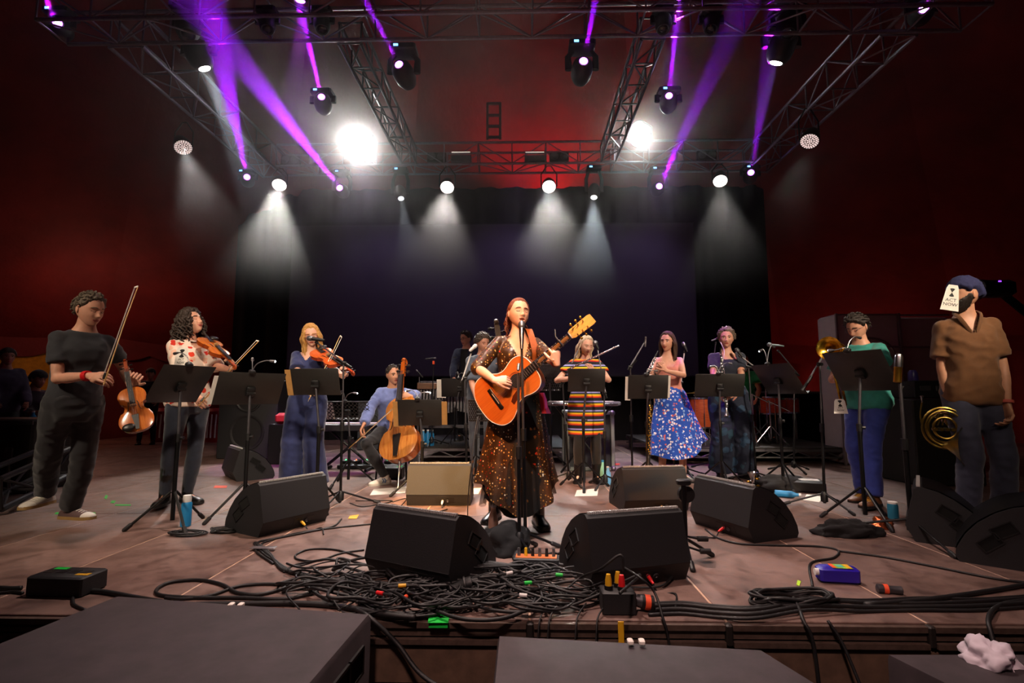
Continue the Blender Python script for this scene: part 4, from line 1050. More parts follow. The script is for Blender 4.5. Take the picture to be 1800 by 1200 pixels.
# ---- curly-haired violinist
Y = 4.62
p = Person(Vector((fl(336, 888).x, Y, 0)), 72, 1.80, 'person with curly dark hair and red floral white blouse, chin lifted over a violin', SK1, female=True, lean=-4, head=(8, -20, 0), vox=.011)
p.set_arm(-1, at(347, 700, Y-.3), (-.5, -.2, -1), (.6, -.2, -.6), (.2, .7, -.6), (40, 45, 30), (.7, .2, .7))
p.set_arm(1, at(405, 650, Y-.12), (.3, -.1, -1), (.35, -.3, .8), (-.2, -.9, .2), (45, 50, 35), (.5, .7, .4))
p.set_leg(-1, fl(288, 890), (.25, -1, 0), (.6, -1, 0)); p.set_leg(1, fl(328, 884), (1, -.35, 0), (1, -.4, 0))
HC = hairmat('darkbrown', '120c0a', '46342a')
def curls(mb):
    for i in range(120):
        a = RNG.uniform(.75, math.pi)*(1 if i % 2 else -1); z0 = RNG.uniform(-.02, .105); rr = math.sqrt(max(.05, 1-(z0/.115)**2))
        x, y = .086*rr*math.sin(a), -.104*rr*math.cos(a); L = RNG.uniform(.10, .24); o = RNG.uniform(.9, 1.35)
        p.strand(mb, [Vector((x, y, z0)), Vector((x*1.15*o, y*1.12+.015, z0-.03)), Vector((x*1.2*o, y*1.1*o+.03, z0-.6*L)), Vector((x*1.1*o, y*1.05*o+.035, z0-L))], .012, .004, .012, i, 6, 3.5)
p.body('closed', hair_m=HC, smile=.8); p.hair(HC, .028, .58, -.45, .016, 80, curls)
p.top(cloth('floral_blouse', '', blotch('e6d2c4', ['d83a20', 'c82a18', 'e6d2c4', 'e8b8a0'], 16, .42)), 'blouse', .014, 1.0, .86, .012, .025, lambda c: c.z > 1.30 and c.y < -.04 and abs(c.x) < (c.z-1.30)*.5, .008)
p.pants(cloth('indigo_jeans', '222838'), 'jeans', .008, None, 1.0, .005)
for q in (-1, 1): p.shoe(q, BOOT, DSOLE, 'boot', shaft=.62, shaft_r=.062, heel=.02, W=.088, L=.25)
vn2 = copy_tree(vn); vn2['label'] = 'violin under the chin of the curly-haired player, scroll pointing down to the right'
place_along(vn2, at(362, 594, Y-.05), at(420, 652, Y-.36), (.62, -.35, .7))
bow(at(349, 713, Y-.34), at(443, 612, Y-.10), 'violin bow held low by the curly-haired player, tip rising past the second music stand', hair=(-.4, .4, 1))
# paper badge pinned to the back of the blouse: hourglass mark and lettering
TXT = mat('print_black', '121214', .7, 0, 0, 5, 0)
def text_obj(s, size, m, parent, M, loc, name='lettering'):
    c = bpy.data.curves.new('t', 'FONT'); c.body = s; c.size = size; c.align_x = 'CENTER'; c.align_y = 'CENTER'; c.extrude = .0004; c.resolution_u = 2
    o = bpy.data.objects.new('t', c); COL.objects.link(o); dg = bpy.context.evaluated_depsgraph_get(); me = bpy.data.meshes.new_from_object(o.evaluated_get(dg))
    bpy.data.objects.remove(o); me.materials.clear(); me.materials.append(m); q = link(name, me, parent); setm_local(q, M, loc); return q
def badge(loc, normal, up, w_, h_, label, text=('ACT', 'NOW'), flare=1., sc=1.):
    root = empty('paper_badge'); tag(root, label, 'badge'); z = Vector(normal).normalized(); x = Vector(up).cross(z).normalized(); y = z.cross(x)
    setm(root, Matrix((x, y, z)).transposed(), Vector(loc))
    MB().prism([(-w_/2*flare, -h_/2), (w_/2*flare, -h_/2), (w_/2, h_*.36), (w_*.36, h_/2), (-w_*.36, h_/2), (-w_/2, h_*.36)], -.001, .001).build('card', PAPER, root)
    mb = MB(); r = w_*.2; cy = h_*.20
    arc = [(r*math.cos(a), cy+.008*sc+h_*.10+r*.45*math.sin(a)) for a in [math.pi*i/8 for i in range(9)]]
    mb.prism([(0, cy)]+arc, .0012, .0018); mb.prism([(0, cy)]+[(x_, 2*cy-y_) for x_, y_ in reversed(arc)], .0012, .0018); mb.build('hourglass_mark', TXT, root)
    I3 = Matrix.Identity(3)
    for i, tx in enumerate(text): text_obj(tx, h_*.17, TXT, root, I3, (0, -h_*(.10+.17*i), .0016))
    return root
badge(at(319, 628, Y-.36), (-.2, -1, .1), (0, 0, 1), .125, .17, 'white paper badge with a black hourglass on the shoulder of the floral blouse')

# ---- fair-haired viola player
Y = 5.42
p = Person(Vector((at(541, 700, Y).x, Y, 0)), 8, 1.765, 'person with long fair hair in a navy jumpsuit playing viola behind the tan-edged stand', SK2, female=True, lean=4, head=(14, 14, -8), side=2, vox=.011)
p.set_arm(-1, at(536, 692, Y-.42), (-1, 0, -.45), (.8, -.5, .1), (0, .6, -.8), (40, 45, 30), (.7, .2, .7))
p.set_arm(1, at(612, 672, Y-.46), (.5, 0, -1), (.35, -.2, .8), (-.3, -.9, .2), (50, 55, 40), (.4, .8, .4))
p.set_leg(-1, Vector((p.loc.x-.13, Y-.02, 0)), (-.2, -1, 0)); p.set_leg(1, Vector((p.loc.x+.13, Y, 0)), (.3, -1, 0))
HF = hairmat('fair', 'a8702c', 'e0b068')
def longh(L, n, r=.014, wv=.006, a0=.85, out=1.1, fwd=0., clump=5.5):
    def f(mb):
        for i in range(n):
            a = a0+(math.pi-a0)*RNG.rand()**.8; a *= (1 if i % 2 else -1); z0 = RNG.uniform(.0, .10); rr = math.sqrt(max(.05, 1-(z0/.118)**2)); x, y = .082*rr*math.sin(a), -.100*rr*math.cos(a)
            l = L*RNG.uniform(.8, 1.05); f_ = -fwd if abs(a) < 1.5 else 0
            p.strand(mb, [Vector((x, y, z0)), Vector((x*1.08*out, y*1.05+.006, -.03)), Vector((x*out*1.02, y*.95+.02+f_*.5, -.10)), Vector((x*out*1.05, y*.8+.02+f_, -.10-.5*l)), Vector((x*out, y*.75+.02+f_, -.10-l))], r, .004, wv, i, 6, 2)
    return f
p.body('closed', hair_m=HF); p.hair(HF, .016, .66, -.5, .003, 40, longh(.17, 70, .014, .006, .8, 1.15, .03), temple=.50, ear=-.3)
NAVY = cloth('navy_cotton', '222c5a')
p.top(NAVY, 'jumpsuit_top', .012, .72, .86, .008, .026, lambda c: c.z > 1.33 and c.y < -.03 and abs(c.x) < (c.z-1.33)*.9, .008)
p.pants(NAVY, 'jumpsuit_trousers', .014, [.092, .092, .088, .088, .092, .100, .108], 1.08, .008)
for q in (-1, 1): p.shoe(q, BOOT, DSOLE, W=.09, L=.25)
va = bowed('viola', 1.1, V2, woodmat('viola_top', 'b0441a', 'd0682c', .22), chin=True, label='reddish viola under the chin of the navy jumpsuit player', cat='viola')
place_along(va, at(556, 614, Y-.15), at(646, 672, Y-.58), (.25, -.62, .75))
bow(at(543, 702, Y-.50), at(604, 577, Y-.22), 'viola bow crossing the reddish viola, tip up by the boom arm', hair=(.6, .5, -.4))

# ---- cellist
Y = 6.07
p = Person(Vector((at(684, 800, Y).x, Y+.13, 0)), 5, 1.74, 'person in pale blue shirt seated with a cello, looking off to one side', SK3, lean=9, hip=.57, pelvis=(0, .05), head=(34, 6, -4), vox=.012)
p.set_arm(-1, at(629, 766, Y-.45), (-1, .3, -.1), (-.35, -.35, -.85), (.8, .2, -.4), (40, 40, 30), (.7, .2, .7))
p.set_arm(1, at(723, 697, Y-.36), (1, .1, -.15), (-.9, 0, .25), (-.2, .9, -.2), (35, 45, 40), (.4, .3, .8))
p.set_leg(-1, fl(676, 850), (-.62, -.8, 0), (-.55, -1, .35)); p.set_leg(1, Vector((p.loc.x+.42, Y-.38, 0)), (.5, -.9, 0), (.6, -1, .25))
HS = hairmat('cropped', '1c1614', '3a302a')
p.body('open', hair_m=HS); p.hair(HS, .006, .68, -.5, .001, 60, temple=.42, tufts=130)
p.top(cloth('blue_shirt', '6878b0'), 'shirt', .014, 1.96, .90, .012, .014, lambda c: c.z > 1.385-.0 and c.y < -.05 and abs(c.x) < .025, .010)
p.pants(cloth('black_jeans', '18181c'), 'trousers', .010, None, 1.0, .006)
CS = mat('cream_sneaker', 'e0d4c4', .6, 0, .05, 20, .05)
for q in (-1, 1):
    so = p.shoe(q, CS, WSOLE, laces=PAPER)
    _, K, A, td = p.leg[q]; sd = Vector((-td.y, td.x, 0)); mb = MB()
    for j in range(2):
        for e in (1, -1): mb.tube([(A+td*(.035+.03*j)+sd*e*.046+Vector((0, 0, -.065)))*p.k, (A+td*(.02+.03*j)+sd*e*.046+Vector((0, 0, -.04)))*p.k, (A+td*(.03+.03*j)+sd*e*.032+Vector((0, 0, -.018)))*p.k], .005, 5)
    mb.build('side_stripes', mat('blue_stripe', '1e5a90', .5, 0, .05, 10, 0), so)
ce = bowed('cello', 2.1, CW, CT, .055, endpin=.30, label='golden-brown cello between the knees of the seated blue-shirt player', cat='cello')
c0 = at(698, 806, Y-.72); c1 = at(709, 657, Y-.17)
place_along(ce, c0, c1, (-.30, -1, .3))
bow(at(614, 787, Y-.52), at(673, 733, Y-.66), 'cello bow held low across the strings of the cello', L=.72, hair=(.4, .5, .3))
ch = empty('stool', Vector((p.loc.x, Y+.22, 0)), .1); tag(ch, 'black stool under the cellist', 'stool')
MB().bbox((0, 0, .455), (.40, .36, .05), .02).build('seat', BLACKP, ch)
for sx in (-1, 1):
    for sy in (-1, 1): MB().tube([(sx*.15, sy*.13, .44), (sx*.18, sy*.16, 0)], [.014, .012], 8).build('leg', BLACK, ch)

# ---- singer
Y = 3.84
p = Person(Vector((fl(910, 930).x, Y, 0)), 14, 1.74, 'person in gold sequinned dress singing at the centre microphone with an acoustic guitar', SK2, female=True, lean=-2, side=1, head=(8, -6, 4), vox=.0085, sub=6, w=1.02)
SINGER = p
p.set_arm(-1, at(869, 668, Y-.36), (-1, .25, -.35), (1, -.12, .02), (.1, .9, -.45), ((45, 50, 30), (48, 50, 30), (52, 52, 30), (56, 52, 30)), (.8, .5, .35))
p.set_arm(1, at(981, 641, Y-.46), (.5, .1, -1), (-.12, -.06, 1), (-.4, .9, -.1), ((50, 60, 40), (60, 62, 40), (65, 60, 40), (70, 60, 40)), (.55, .6, .6))
p.set_leg(-1, fl(868, 922), (-.35, -1, 0)); p.set_leg(1, fl(947, 925), (.25, -1, 0))
HR = hairmat('auburn', '4a1e0c', '8a4420')
def bun(mb):
    for i in range(26):
        a = i*2.4; mb.ell(p.L2(-.035+.028*math.cos(a)*RNG.rand(), .105+.02*RNG.rand(), -.045+.035*math.sin(a)), (.020, .018, .020), None, 8, 6)
    for i in range(12):
        sgn = -1 if i < 9 else 1; a = RNG.uniform(1.7, 2.7)
        x, y = sgn*.082*math.sin(a), -.1*math.cos(a); z0 = RNG.uniform(-.05, .05)
        p.strand(mb, [Vector((x, y, z0)), Vector((x*1.08, y*1.05, z0-.05)), Vector((x*1.05+sgn*.008, y*.95, z0-.11-.05*RNG.rand()))], .006, .002, .010, i, 5, 3)
p.body('closed', hair_m=HR, lipcol='9a3428', mouth=.8); p.hair(HR, .010, .66, -.25, .004, 70, bun, temple=.60, ear=.10)
SEQ = cloth('sequin_fabric', '', sequins(), .4)
p.top(SEQ, 'dress_bodice', .009, 1.02, .98, .004, .012, lambda c: c.z > 1.20 and c.y < -.02 and abs(c.x-.0) < (c.z-1.20)*.42, .003, seed=2)
cam_m = cloth('tan_camisole', '7a5030')
mb = MB(); mb.loft(p.torso_rings(.004, 1.04, 1.30))
for q in (1, -1): mb.ell(p.T(Vector((q*.060, -.085, 1.262)), 1.27), (.062, .048, .056), None, 14, 10)
link('camisole', remesh(mb, .009, 'camisole', 3, 0, mats=[cam_m], k=p.k, cut=lambda c: c.z > 1.268+.0), p.root)
p.skirt(cloth('sequin_skirt', '', sequins(True), .5), 'dress_skirt', [(1.10, .130, .100, 0), (1.0, .170, .125, .01), (.85, .200, .150, .04), (.6, .235, .185, .09), (.40, .265, .21, .13), (.27, .285, .23, .16)], 8, hemf=lambda a: -.12*math.exp(-((math.sin(a/2+2.45))/.35)**2)+.10*math.cos(2*a))
chif = mat('black_chiffon', '0a0908', .8, 0, .1, 20, 0, alpha=.55)
p.skirt(chif, 'chiffon_underskirt', [(.62, .20, .16, .03), (.40, .235, .19, .10), (.24, .26, .21, .14)], 10, hemf=lambda a: .05*math.cos(3*a+1))
p.pants(cloth('black_tights', '0c0b0c'), 'tights', .004, None, .98, .0)
for q in (-1, 1): p.shoe(q, BOOT, DSOLE, 'ankle_boot', shaft=.30, shaft_r=.056, heel=.02, W=.092, L=.26)
p.band(1, RED, .80, 'red_wristband', r=.034, h=.035)
gt = guitar('orange acoustic guitar held by the singer, neck rising to the right')
g0, g1 = at(847, 722, Y-.24), at(1026, 569, Y-.50)
place_along(gt, g0, g1, (-.12, -1, .16))
# strap over her left shoulder, a part of the guitar
st = curve_pts([p.wld(p.L2(.135, -.095, -.36)) if False else p.wld(Vector((.105, -.12, 1.22))*p.k), p.wld(Vector((.098, -.135, 1.30))*p.k), p.wld(Vector((.082, -.085, 1.415))*p.k), p.wld(Vector((.075, -.01, 1.465))*p.k), p.wld(Vector((.05, .09, 1.38))*p.k), p.wld(Vector((-.05, .155, 1.2))*p.k), p.wld(Vector((-.20, .06, .98))*p.k)], 6)
mb = MB(); Xs = Matrix.Rotation(p.rz, 3, 'Z') @ Vector((1, 0, 0))
for i in range(len(st)-1):
    d = (st[i+1]-st[i]).normalized(); sdv = Xs-d*Xs.dot(d); sdv.normalize(); nn = d.cross(sdv)
    for s_ in (0,): mb.loft([[st[j]+sdv*a_*.024+nn*b_*.002 for a_, b_ in ((-1, -1), (1, -1), (1, 1), (-1, 1))] for j in (i, i+1)])
strap = mb.build('strap', mat('tan_leather', '9a5424', .5, 0, .15, 30, .05)); strap.parent = gt; bpy.context.view_layer.update(); strap.matrix_parent_inverse = gt.matrix_world.inverted()
# red cloth ribbons hanging from the guitar strap end
rb = empty('red_ribbon', at(951, 690, Y-.22)); tag(rb, 'red and purple cloth ribbons hanging beside the guitar body', 'ribbon')
for i, (m_, dx) in enumerate(((RED, 0), (mat('purple_ribbon', '8a1a5a', .6, 0, .1, 10, 0), .022))):
    P = [Vector((dx*.3, 0, 0)), Vector((dx*.8+.006, -.006, -.05)), Vector((.012+dx, .004, -.10)), Vector((.022+dx*1.4, -.004, -.145))]
    mb = MB(); mb.loft([[q+Vector((a*.016, b*.0015, 0)) for a, b in ((-1, -1), (1, -1), (1, 1), (-1, 1))] for q in P]); mb.build('ribbon', m_, rb)

# ---- vibraphone player on the riser
RZ = .245; Y = 8.75
hz = at(818, 582, Y).z-RZ
p = Person(Vector((at(822, 700, Y).x, Y, RZ)), -14, hz, 'person in glasses and dark cardigan standing at the vibraphone', SK1, lean=8, head=(-28, 12, 0), vox=.016, sub=4)
p.set_arm(-1, at(797, 672, Y-.42), (-1, .2, -.6), (.1, -1, -.2), (0, 0, -1)); p.set_arm(1, at(832, 674, Y-.42), (1, .2, -.6), (-.1, -1, -.2), (0, 0, -1))
p.set_leg(-1, Vector((p.loc.x-.12, Y, RZ)), (-.2, -1, 0)); p.set_leg(1, Vector((p.loc.x+.12, Y, RZ)), (.2, -1, 0))
p.body('open', hair_m=HS); p.hair(HS, .018, .62, -.5, .004, 60, tufts=130)
p.top(cloth('black_undershirt', '1a1a1e'), 'shirt', .010, .6, .9, .006, .02)
p.top(cloth('navy_cardigan', '1c2240'), 'cardigan', .022, 1.94, .84, .012, .012, lambda c: c.y < -.02 and abs(c.x) < .055 and c.z > .9, .008)
p.pants(cloth('black_jeans', '18181c')); p.glasses(BLACKP)
for q in (-1, 1): p.shoe(q, BOOT, DSOLE)
# ---- double bass player
Y = 6.75
p = Person(Vector((at(846, 800, Y).x, Y, 0)), 12, at(850, 587, Y).z, 'person with short curly hair in grey-blue shirt behind the singer holding a double bass', SK1, lean=5, head=(24, 14, 0), vox=.014, sub=4)
p.set_arm(-1, at(846, 742, Y-.40), (-1, .1, -.4), (.8, -.2, -.4), (.3, .6, -.4)); p.set_arm(1, at(890, 640, Y-.36), (1, .2, -.3), (-.6, 0, .7), (-.3, .8, 0), (50, 55, 40))
p.set_leg(-1, Vector((p.loc.x-.08, Y-.05, 0)), (-.15, -1, 0)); p.set_leg(1, Vector((p.loc.x+.12, Y, 0)), (.3, -1, 0))
HG = hairmat('grizzled', '2c2622', '6a5e54')
p.body('open', hair_m=HG); p.hair(HG, .026, .58, -.45, .014, 90, tufts=130)
p.top(cloth('greyblue_shirt', '4c5664'), 'shirt', .016, .95, .88, .012, .02, None, .01)
p.pants(cloth('grey_jeans', '3c4048'), 'jeans', .010, None, 1.0, .006)
BRB = mat('tan_boot', '7a4c2c', .6, 0, .15, 20, .1)
for q in (-1, 1): p.shoe(q, BRB, DSOLE, 'boot', shaft=.22, shaft_r=.055)
db = bowed('double_bass', 3.05, BW, BW, .055, endpin=.16, label='double bass almost hidden behind the singer, scroll showing above her shoulder', cat='double bass', nk=1.25)
place_along(db, at(912, 822, Y-.30), at(876, 590, Y-.02), (.05, -1, .2))
# ---- flautist in the striped dress
Y = 6.15
p = Person(Vector((at(1030, 760, Y).x, Y, 0)), 12, at(1024, 590, Y).z, 'person with pale hair in a rainbow-striped dress holding a silver flute', SK2, female=True, lean=3, head=(8, 16, 4), vox=.012, sub=5, w=1.08)
p.set_arm(-1, at(1008, 664, Y-.28), (-1, .2, -.7), (.5, -.4, .75), (.5, .6, 0), (35, 40, 30)); p.set_arm(1, at(1043, 657, Y-.32), (1, 0, -.8), (-.3, -.4, .8), (-.4, .7, 0), (35, 40, 30))
p.set_leg(-1, Vector((p.loc.x-.10, Y-.02, 0)), (-.2, -1, 0)); p.set_leg(1, Vector((p.loc.x+.11, Y-.05, 0)), (.2, -1, 0))
HP = hairmat('platinum', 'b49878', 'e8d8c0')
p.body('closed', hair_m=HP); p.hair(HP, .014, .66, -.5, .003, 40, longh(.10, 44, .009, .008, 1.3, 1.15), temple=.50, ear=-.1)
STR = cloth('rainbow_knit', '', stripes(.106, [(0, '17131c'), (.20, 'c81e14'), (.30, 'f07018'), (.42, 'f8c81c'), (.56, '4a7a30'), (.60, '17131c'), (.70, '9a98d8'), (.86, '17131c')]))
p.top(STR, 'dress_top', .014, .55, .92, .008, .02, None, .004)
p.skirt(STR, 'dress_skirt', [(1.12, .155, .122, 0), (1.0, .190, .145, .0), (.9, .215, .165, .005), (.7, .222, .175, .012), (.53, .215, .17, .02)], 7)
p.pants(cloth('black_tights', '0c0b0c'), 'tights', .005, None, .96, 0)
for q in (-1, 1): p.shoe(q, BOOT, DSOLE, 'ankle_boot', shaft=.3, shaft_r=.058, W=.09, L=.25)
MB().bbox(tuple(p.T(Vector((.085, -.150, 1.285)), 1.28)*p.k), (.085, .006, .05), .002).build('name_sticker', mat('lime_sticker', '5ac832', .5, 0, .05, 10, 0), p.root)
flt = empty('flute'); tag(flt, 'silver flute held across the striped dress', 'flute'); setm(flt, frame(at(1061, 620, Y-.40)-at(997, 650, Y-.34), (0, -1, .4)), at(997, 650, Y-.34))
MB().tube([(0, 0, 0), (.46, 0, 0)], .0105, 10).build('body', CHROME, flt); mb = MB().tube([(.46, 0, 0), (.47, 0, 0), (.64, 0, 0)], [.012, .0115, .010], 10); mb.build('head_joint', CHROME, flt)
MB().ell((.575, 0, .010), (.018, .011, .004), None, 10, 6).build('lip_plate', CHROME, flt)
for i in range(12): MB().lathe([(.0085, .010), (.0085, .015), (0, .016)], None, (.05+.034*i, .003 if i % 3 else -.004, 0), 8).build('key', CHROME, flt)
# ---- oboist in the blue floral skirt
Y = 6.25
p = Person(Vector((at(1178, 760, Y).x, Y, 0)), -6, at(1176, 583, Y).z, 'person with long brown hair, pink top and blue floral skirt smiling off to one side', SK1, female=True, lean=1, head=(-34, 4, 3), vox=.012, sub=5)
p.set_arm(-1, at(1156, 655, Y-.30), (-.6, -.2, -1), (.15, -.1, 1), (.6, .5, 0), (30, 45, 30)); p.set_arm(1, at(1171, 652, Y-.36), (1, -.1, -.75), (-.45, 0, .9), (-.3, .8, 0), (30, 45, 30))
p.set_leg(-1, Vector((p.loc.x-.12, Y-.03, 0)), (-.4, -1, 0)); p.set_leg(1, Vector((p.loc.x+.13, Y-.03, 0)), (.4, -1, 0))
HL = hairmat('brown', '2a1a12', '5c4030')
p.body('open', hair_m=HL, smile=1.); p.hair(HL, .016, .66, -.5, .003, 40, longh(.20, 60, .013, .004, 1.0, 1.1, .02), temple=.46, ear=-.2)
p.top(cloth('pink_top', 'cf8474'), 'top', .012, .0, .96, .008, 0, lambda c: (c.z > 1.30 and c.y < 0 and abs(c.x) < (c.z-1.26)*.8) or (c.z > 1.40), .004)
p.skirt(cloth('blue_floral', '', blotch('1f4fb8', ['e8e6f0', 'e8e6f0', 'd86a60', '1f4fb8', '8ab0e8'], 32, .42, .5)), 'skirt', [(1.09, .135, .105, 0), (1.0, .175, .130, .01), (.85, .205, .160, .04), (.6, .27, .215, .09), (.40, .33, .26, .12)], 7, hemf=lambda a: -.13*max(0, math.cos(a+1.25))**2+.10*math.cos(a-.2), cx=(.05, 0))
for q in (-1, 1): p.shoe(q, mat('sandal_leather', '2a1a18', .5, 0, .1, 20, .05), DSOLE, 'sandal', W=.088, L=.245)
p.band(-1, BLACKP, .92, 'watch', .028, .02)
def reed_pipe(name, p0, p1, label, r0=.011, r1=.013, bell=.03, bellL=.09, keys=16, m=EBONY, km=CHROME, cat=None, bellm=None, nrm=(0, -1, 0)):
    p0, p1 = Vector(p0), Vector(p1); L = (p1-p0).length; root = empty(name); tag(root, label, cat or name.replace('_', ' ')); setm(root, frame(p1-p0, nrm), p0)
    MB().tube([(0, 0, 0), (.05, 0, 0)], [.003, .0065], 8).build('mouthpiece', m, root)
    MB().tube([(.05, 0, 0), (L*.25, 0, 0), (L-bellL, 0, 0)], [r0, r0*1.05, r1], 12).build('body', m, root)
    MB().lathe([(r1, 0), (r1*1.15, .01), (r1*1.1, bellL*.3), (bell*.7, bellL*.8), (bell, bellL), (bell*.9, bellL), (r1*.8, bellL*.4)], Matrix(((0, 0, 1), (1, 0, 0), (0, 1, 0))), (L-bellL, 0, 0), 18).build('bell', bellm or m, root)
    for q in (.25, .55): MB().tube([(L*q-.008, 0, 0), (L*q+.008, 0, 0)], r1*1.25, 12).build('tenon_ring', km, root)
    mb = MB(); mb.tube([(.09, r1+.004, .006), (L-bellL, r1+.006, .006)], .0022, 5); mb.tube([(.12, -r1-.004, .006), (L-bellL*1.5, -r1-.006, .006)], .0022, 5); mb.build('rods', km, root)
    for i in range(keys):
        x = .10+(L-bellL-.13)*i/(keys-1); y = (-1, 0, 1)[i % 3]*.009; MB().lathe([(.0075, 0), (.0075, .004), (0, .0055)], None, (x, y, r1+.001), 8).build('key', km, root)
    return root
reed_pipe('oboe', at(1157, 616, Y-.42), at(1133, 672, Y-.46), 'dark oboe with silver keys held by the player in the blue floral skirt', keys=14, bell=.024)
reed_pipe('cor_anglais', at(1143, 697, Y-.50), at(1139, 822, Y-.56), 'long dark woodwind with golden keys standing upright beside the blue floral skirt', keys=24, km=GOLD, r0=.016, r1=.02, bell=.035, bellL=.12)
# ---- clarinettist
Y = 6.45
p = Person(Vector((at(1283, 760, Y).x, Y, 0)), -6, at(1276, 577, Y).z, 'person with grey-brown hair, dark T-shirt and wide dark floral trousers holding a clarinet', SK1, female=True, lean=1, head=(-14, 2, 2), vox=.012, sub=5, w=1.12)
p.set_arm(-1, at(1266, 700, Y-.42), (-1, .1, -.7), (.4, -.3, -.3), (.5, .5, 0), (35, 40, 30)); p.set_arm(1, at(1296, 694, Y-.40), (1, .05, -.5), (-.7, -.2, -.4), (-.2, .8, 0), (35, 40, 30))
p.set_leg(-1, Vector((p.loc.x-.14, Y, 0)), (-.3, -1, 0)); p.set_leg(1, Vector((p.loc.x+.14, Y, 0)), (.3, -1, 0))
HGB = hairmat('ash', '3a3028', '8a7a68')
p.body('open', hair_m=HGB); p.hair(HGB, .022, .64, -.35, .008, 60, temple=.46, ear=-.05, tufts=90)
p.top(cloth('navy_tee', '1a2030'), 'shirt', .010, .66, .86, .006, .012, lambda c: c.z > 1.35 and c.y < 0 and abs(c.x) < .085, .006)
p.pants(cloth('dark_floral', '', blotch('141c30', ['1c3a4a', '26405a', '141c30', '10182a'], 9, .5)), 'trousers', .02, [.094, .094, .092, .092, .095, .100, .105], 1.06, .014)
for q in (-1, 1): p.shoe(q, BOOT, DSOLE, W=.09, L=.25)
reed_pipe('clarinet', at(1266, 610, Y-.36), at(1278, 732, Y-.56), 'black clarinet with a silver bell held upright by the player in dark floral trousers', keys=18, bell=.036, bellL=.11, bellm=CHROME)
MB().tube(curve_pts([p.wld(p.L2(-.055, -.06, -.15)), p.wld(p.L2(-.02, -.12, -.26)), at(1269, 640, Y-.36)], 6), .004, 6).build('neck_strap', PAPER, None).parent = None
_s = bpy.data.objects['neck_strap']; tag(_s, 'pale neck strap running to the clarinet', 'strap')
# ---- drummer half hidden
Y = 8.95
p = Person(Vector((at(1306, 700, Y).x, Y, RZ)), -15, 1.80, 'person in green shirt seated at the drums behind the clarinet player', skin('ruddy', 'c8745c'), lean=16, hip=.62, pelvis=(0, .05), head=(-10, 30, 0), vox=.018, sub=4)
p.set_arm(-1, at(1290, 690, Y-.45), (-1, 0, -.5)); p.set_arm(1, at(1330, 700, Y-.45), (1, 0, -.6))
p.set_leg(-1, Vector((p.loc.x-.3, Y-.45, RZ)), (-.3, -1, 0), (-.4, -1, .3)); p.set_leg(1, Vector((p.loc.x+.25, Y-.45, RZ)), (.3, -1, 0), (.4, -1, .3))
HGI = hairmat('ginger', '7a3018', 'b05a30')
p.body('closed', hair_m=HGI); p.hair(HGI, .008, .55, -.5, .001, 50, tufts=130)
p.top(cloth('green_shirt', '1f9a52'), 'shirt', .02, .65, .9, .012, .04); p.pants(cloth('black_jeans', '18181c'))
for q in (-1, 1): p.shoe(q, BOOT, DSOLE)
o = empty('drum_stool', Vector((p.loc.x, Y+.06, RZ))); tag(o, 'round drum stool under the drummer in green', 'stool'); MB().lathe([(0, .44), (.16, .44), (.18, .47), (.17, .52), (0, .53)]).build('seat', BLACKP, o); MB().tube([(0, 0, .1), (0, 0, .45)], .016, 8).build('post', CHROME, o)
legs3(o, .25, .3, .3, .011, CHROME)
# ---- trombonist
Y = 4.98
p = Person(Vector((at(1532, 800, Y).x, Y, 0)), -58, 1.78, 'person in teal shirt and blue jeans looking down at a trombone behind the music stand', SK1, lean=7, head=(-10, 26, 0), vox=.011, w=.95, belly=.015)
p.set_arm(-1, at(1487, 650, Y-.12), (-.2, .8, -.8), (-.8, -.2, .1), (0, -.6, -.6), (45, 50, 35)); p.set_arm(1, at(1508, 642, Y-.42), (1, -.35, -.75), (-.9, .1, .2), (0, .8, -.3), (45, 50, 35))
p.set_leg(1, fl(1536, 893), (-.9, -.6, 0), (-1, -.4, 0)); p.set_leg(-1, fl(1520, 880), (-1, -.5, 0), (-1, -.3, 0))
p.body('closed', hair_m=HS); p.hair(HS, .022, .60, -.5, .010, 70, tufts=130); p.glasses(ALU)
p.top(cloth('teal_shirt', '2f8a80'), 'shirt', .014, .72, .84, .010, .03, None, .010, flare=.022)
p.pants(cloth('blue_jeans', '2c3c90'), 'jeans', .008, [.095, .092, .078, .068, .066, .062, .064], .93, .008)
for q in (-1, 1): p.shoe(q, mat('brown_shoe', '6a4020', .5, 0, .15, 20, .05), DSOLE, laces=GOLD, W=.105)
BRS = mat('brass', 'd8a838', .25, 1., .1, 20, .02); tb = empty('trombone', at(1466, 645, Y-.40)); tag(tb, 'brass trombone with its slide pointing down beside the angled stand', 'trombone'); T0 = tb.location.copy()
L_ = lambda px, py, dy: at(px, py, Y-.40+dy)-T0
a0, a1, b0, b1 = L_(1461, 636, 0), L_(1478, 704, -.03), L_(1472, 634, .0), L_(1487, 712, -.03)
MB().tube([a0, a0.lerp(a1, .5), a1], .010, 8).build('inner_slide', BRS, tb)
MB().tube([b0, b0.lerp(b1, .5), b1], .010, 8).build('outer_slide', BRS, tb)
MB().tube(curve_pts([a1, a1.lerp(b1, .5)+Vector((.006, 0, -.03)), b1], 6), .010, 8).build('slide_bow', BRS, tb)
MB().tube([a0.lerp(a1, .15), b0.lerp(b1, .12)], .007, 8).build('brace', CHROME, tb)
P = curve_pts([b0, L_(1476, 622, .02), L_(1484, 612, .05), L_(1478, 606, .04), L_(1468, 612, .0)], 6); MB().tube(P, [.009+.006*i/(len(P)-1) for i in range(len(P))], 10).build('bell_tube', BRS, tb)
bd = (L_(1452, 612, -.14)-L_(1468, 612, 0)).normalized(); MB().lathe([(.014, 0), (.022, .05), (.05, .11), (.10, .15), (.102, .152), (.095, .15), (.045, .11), (.015, .05)], orient(bd), L_(1468, 612, 0), 24).build('bell', BRS, tb)
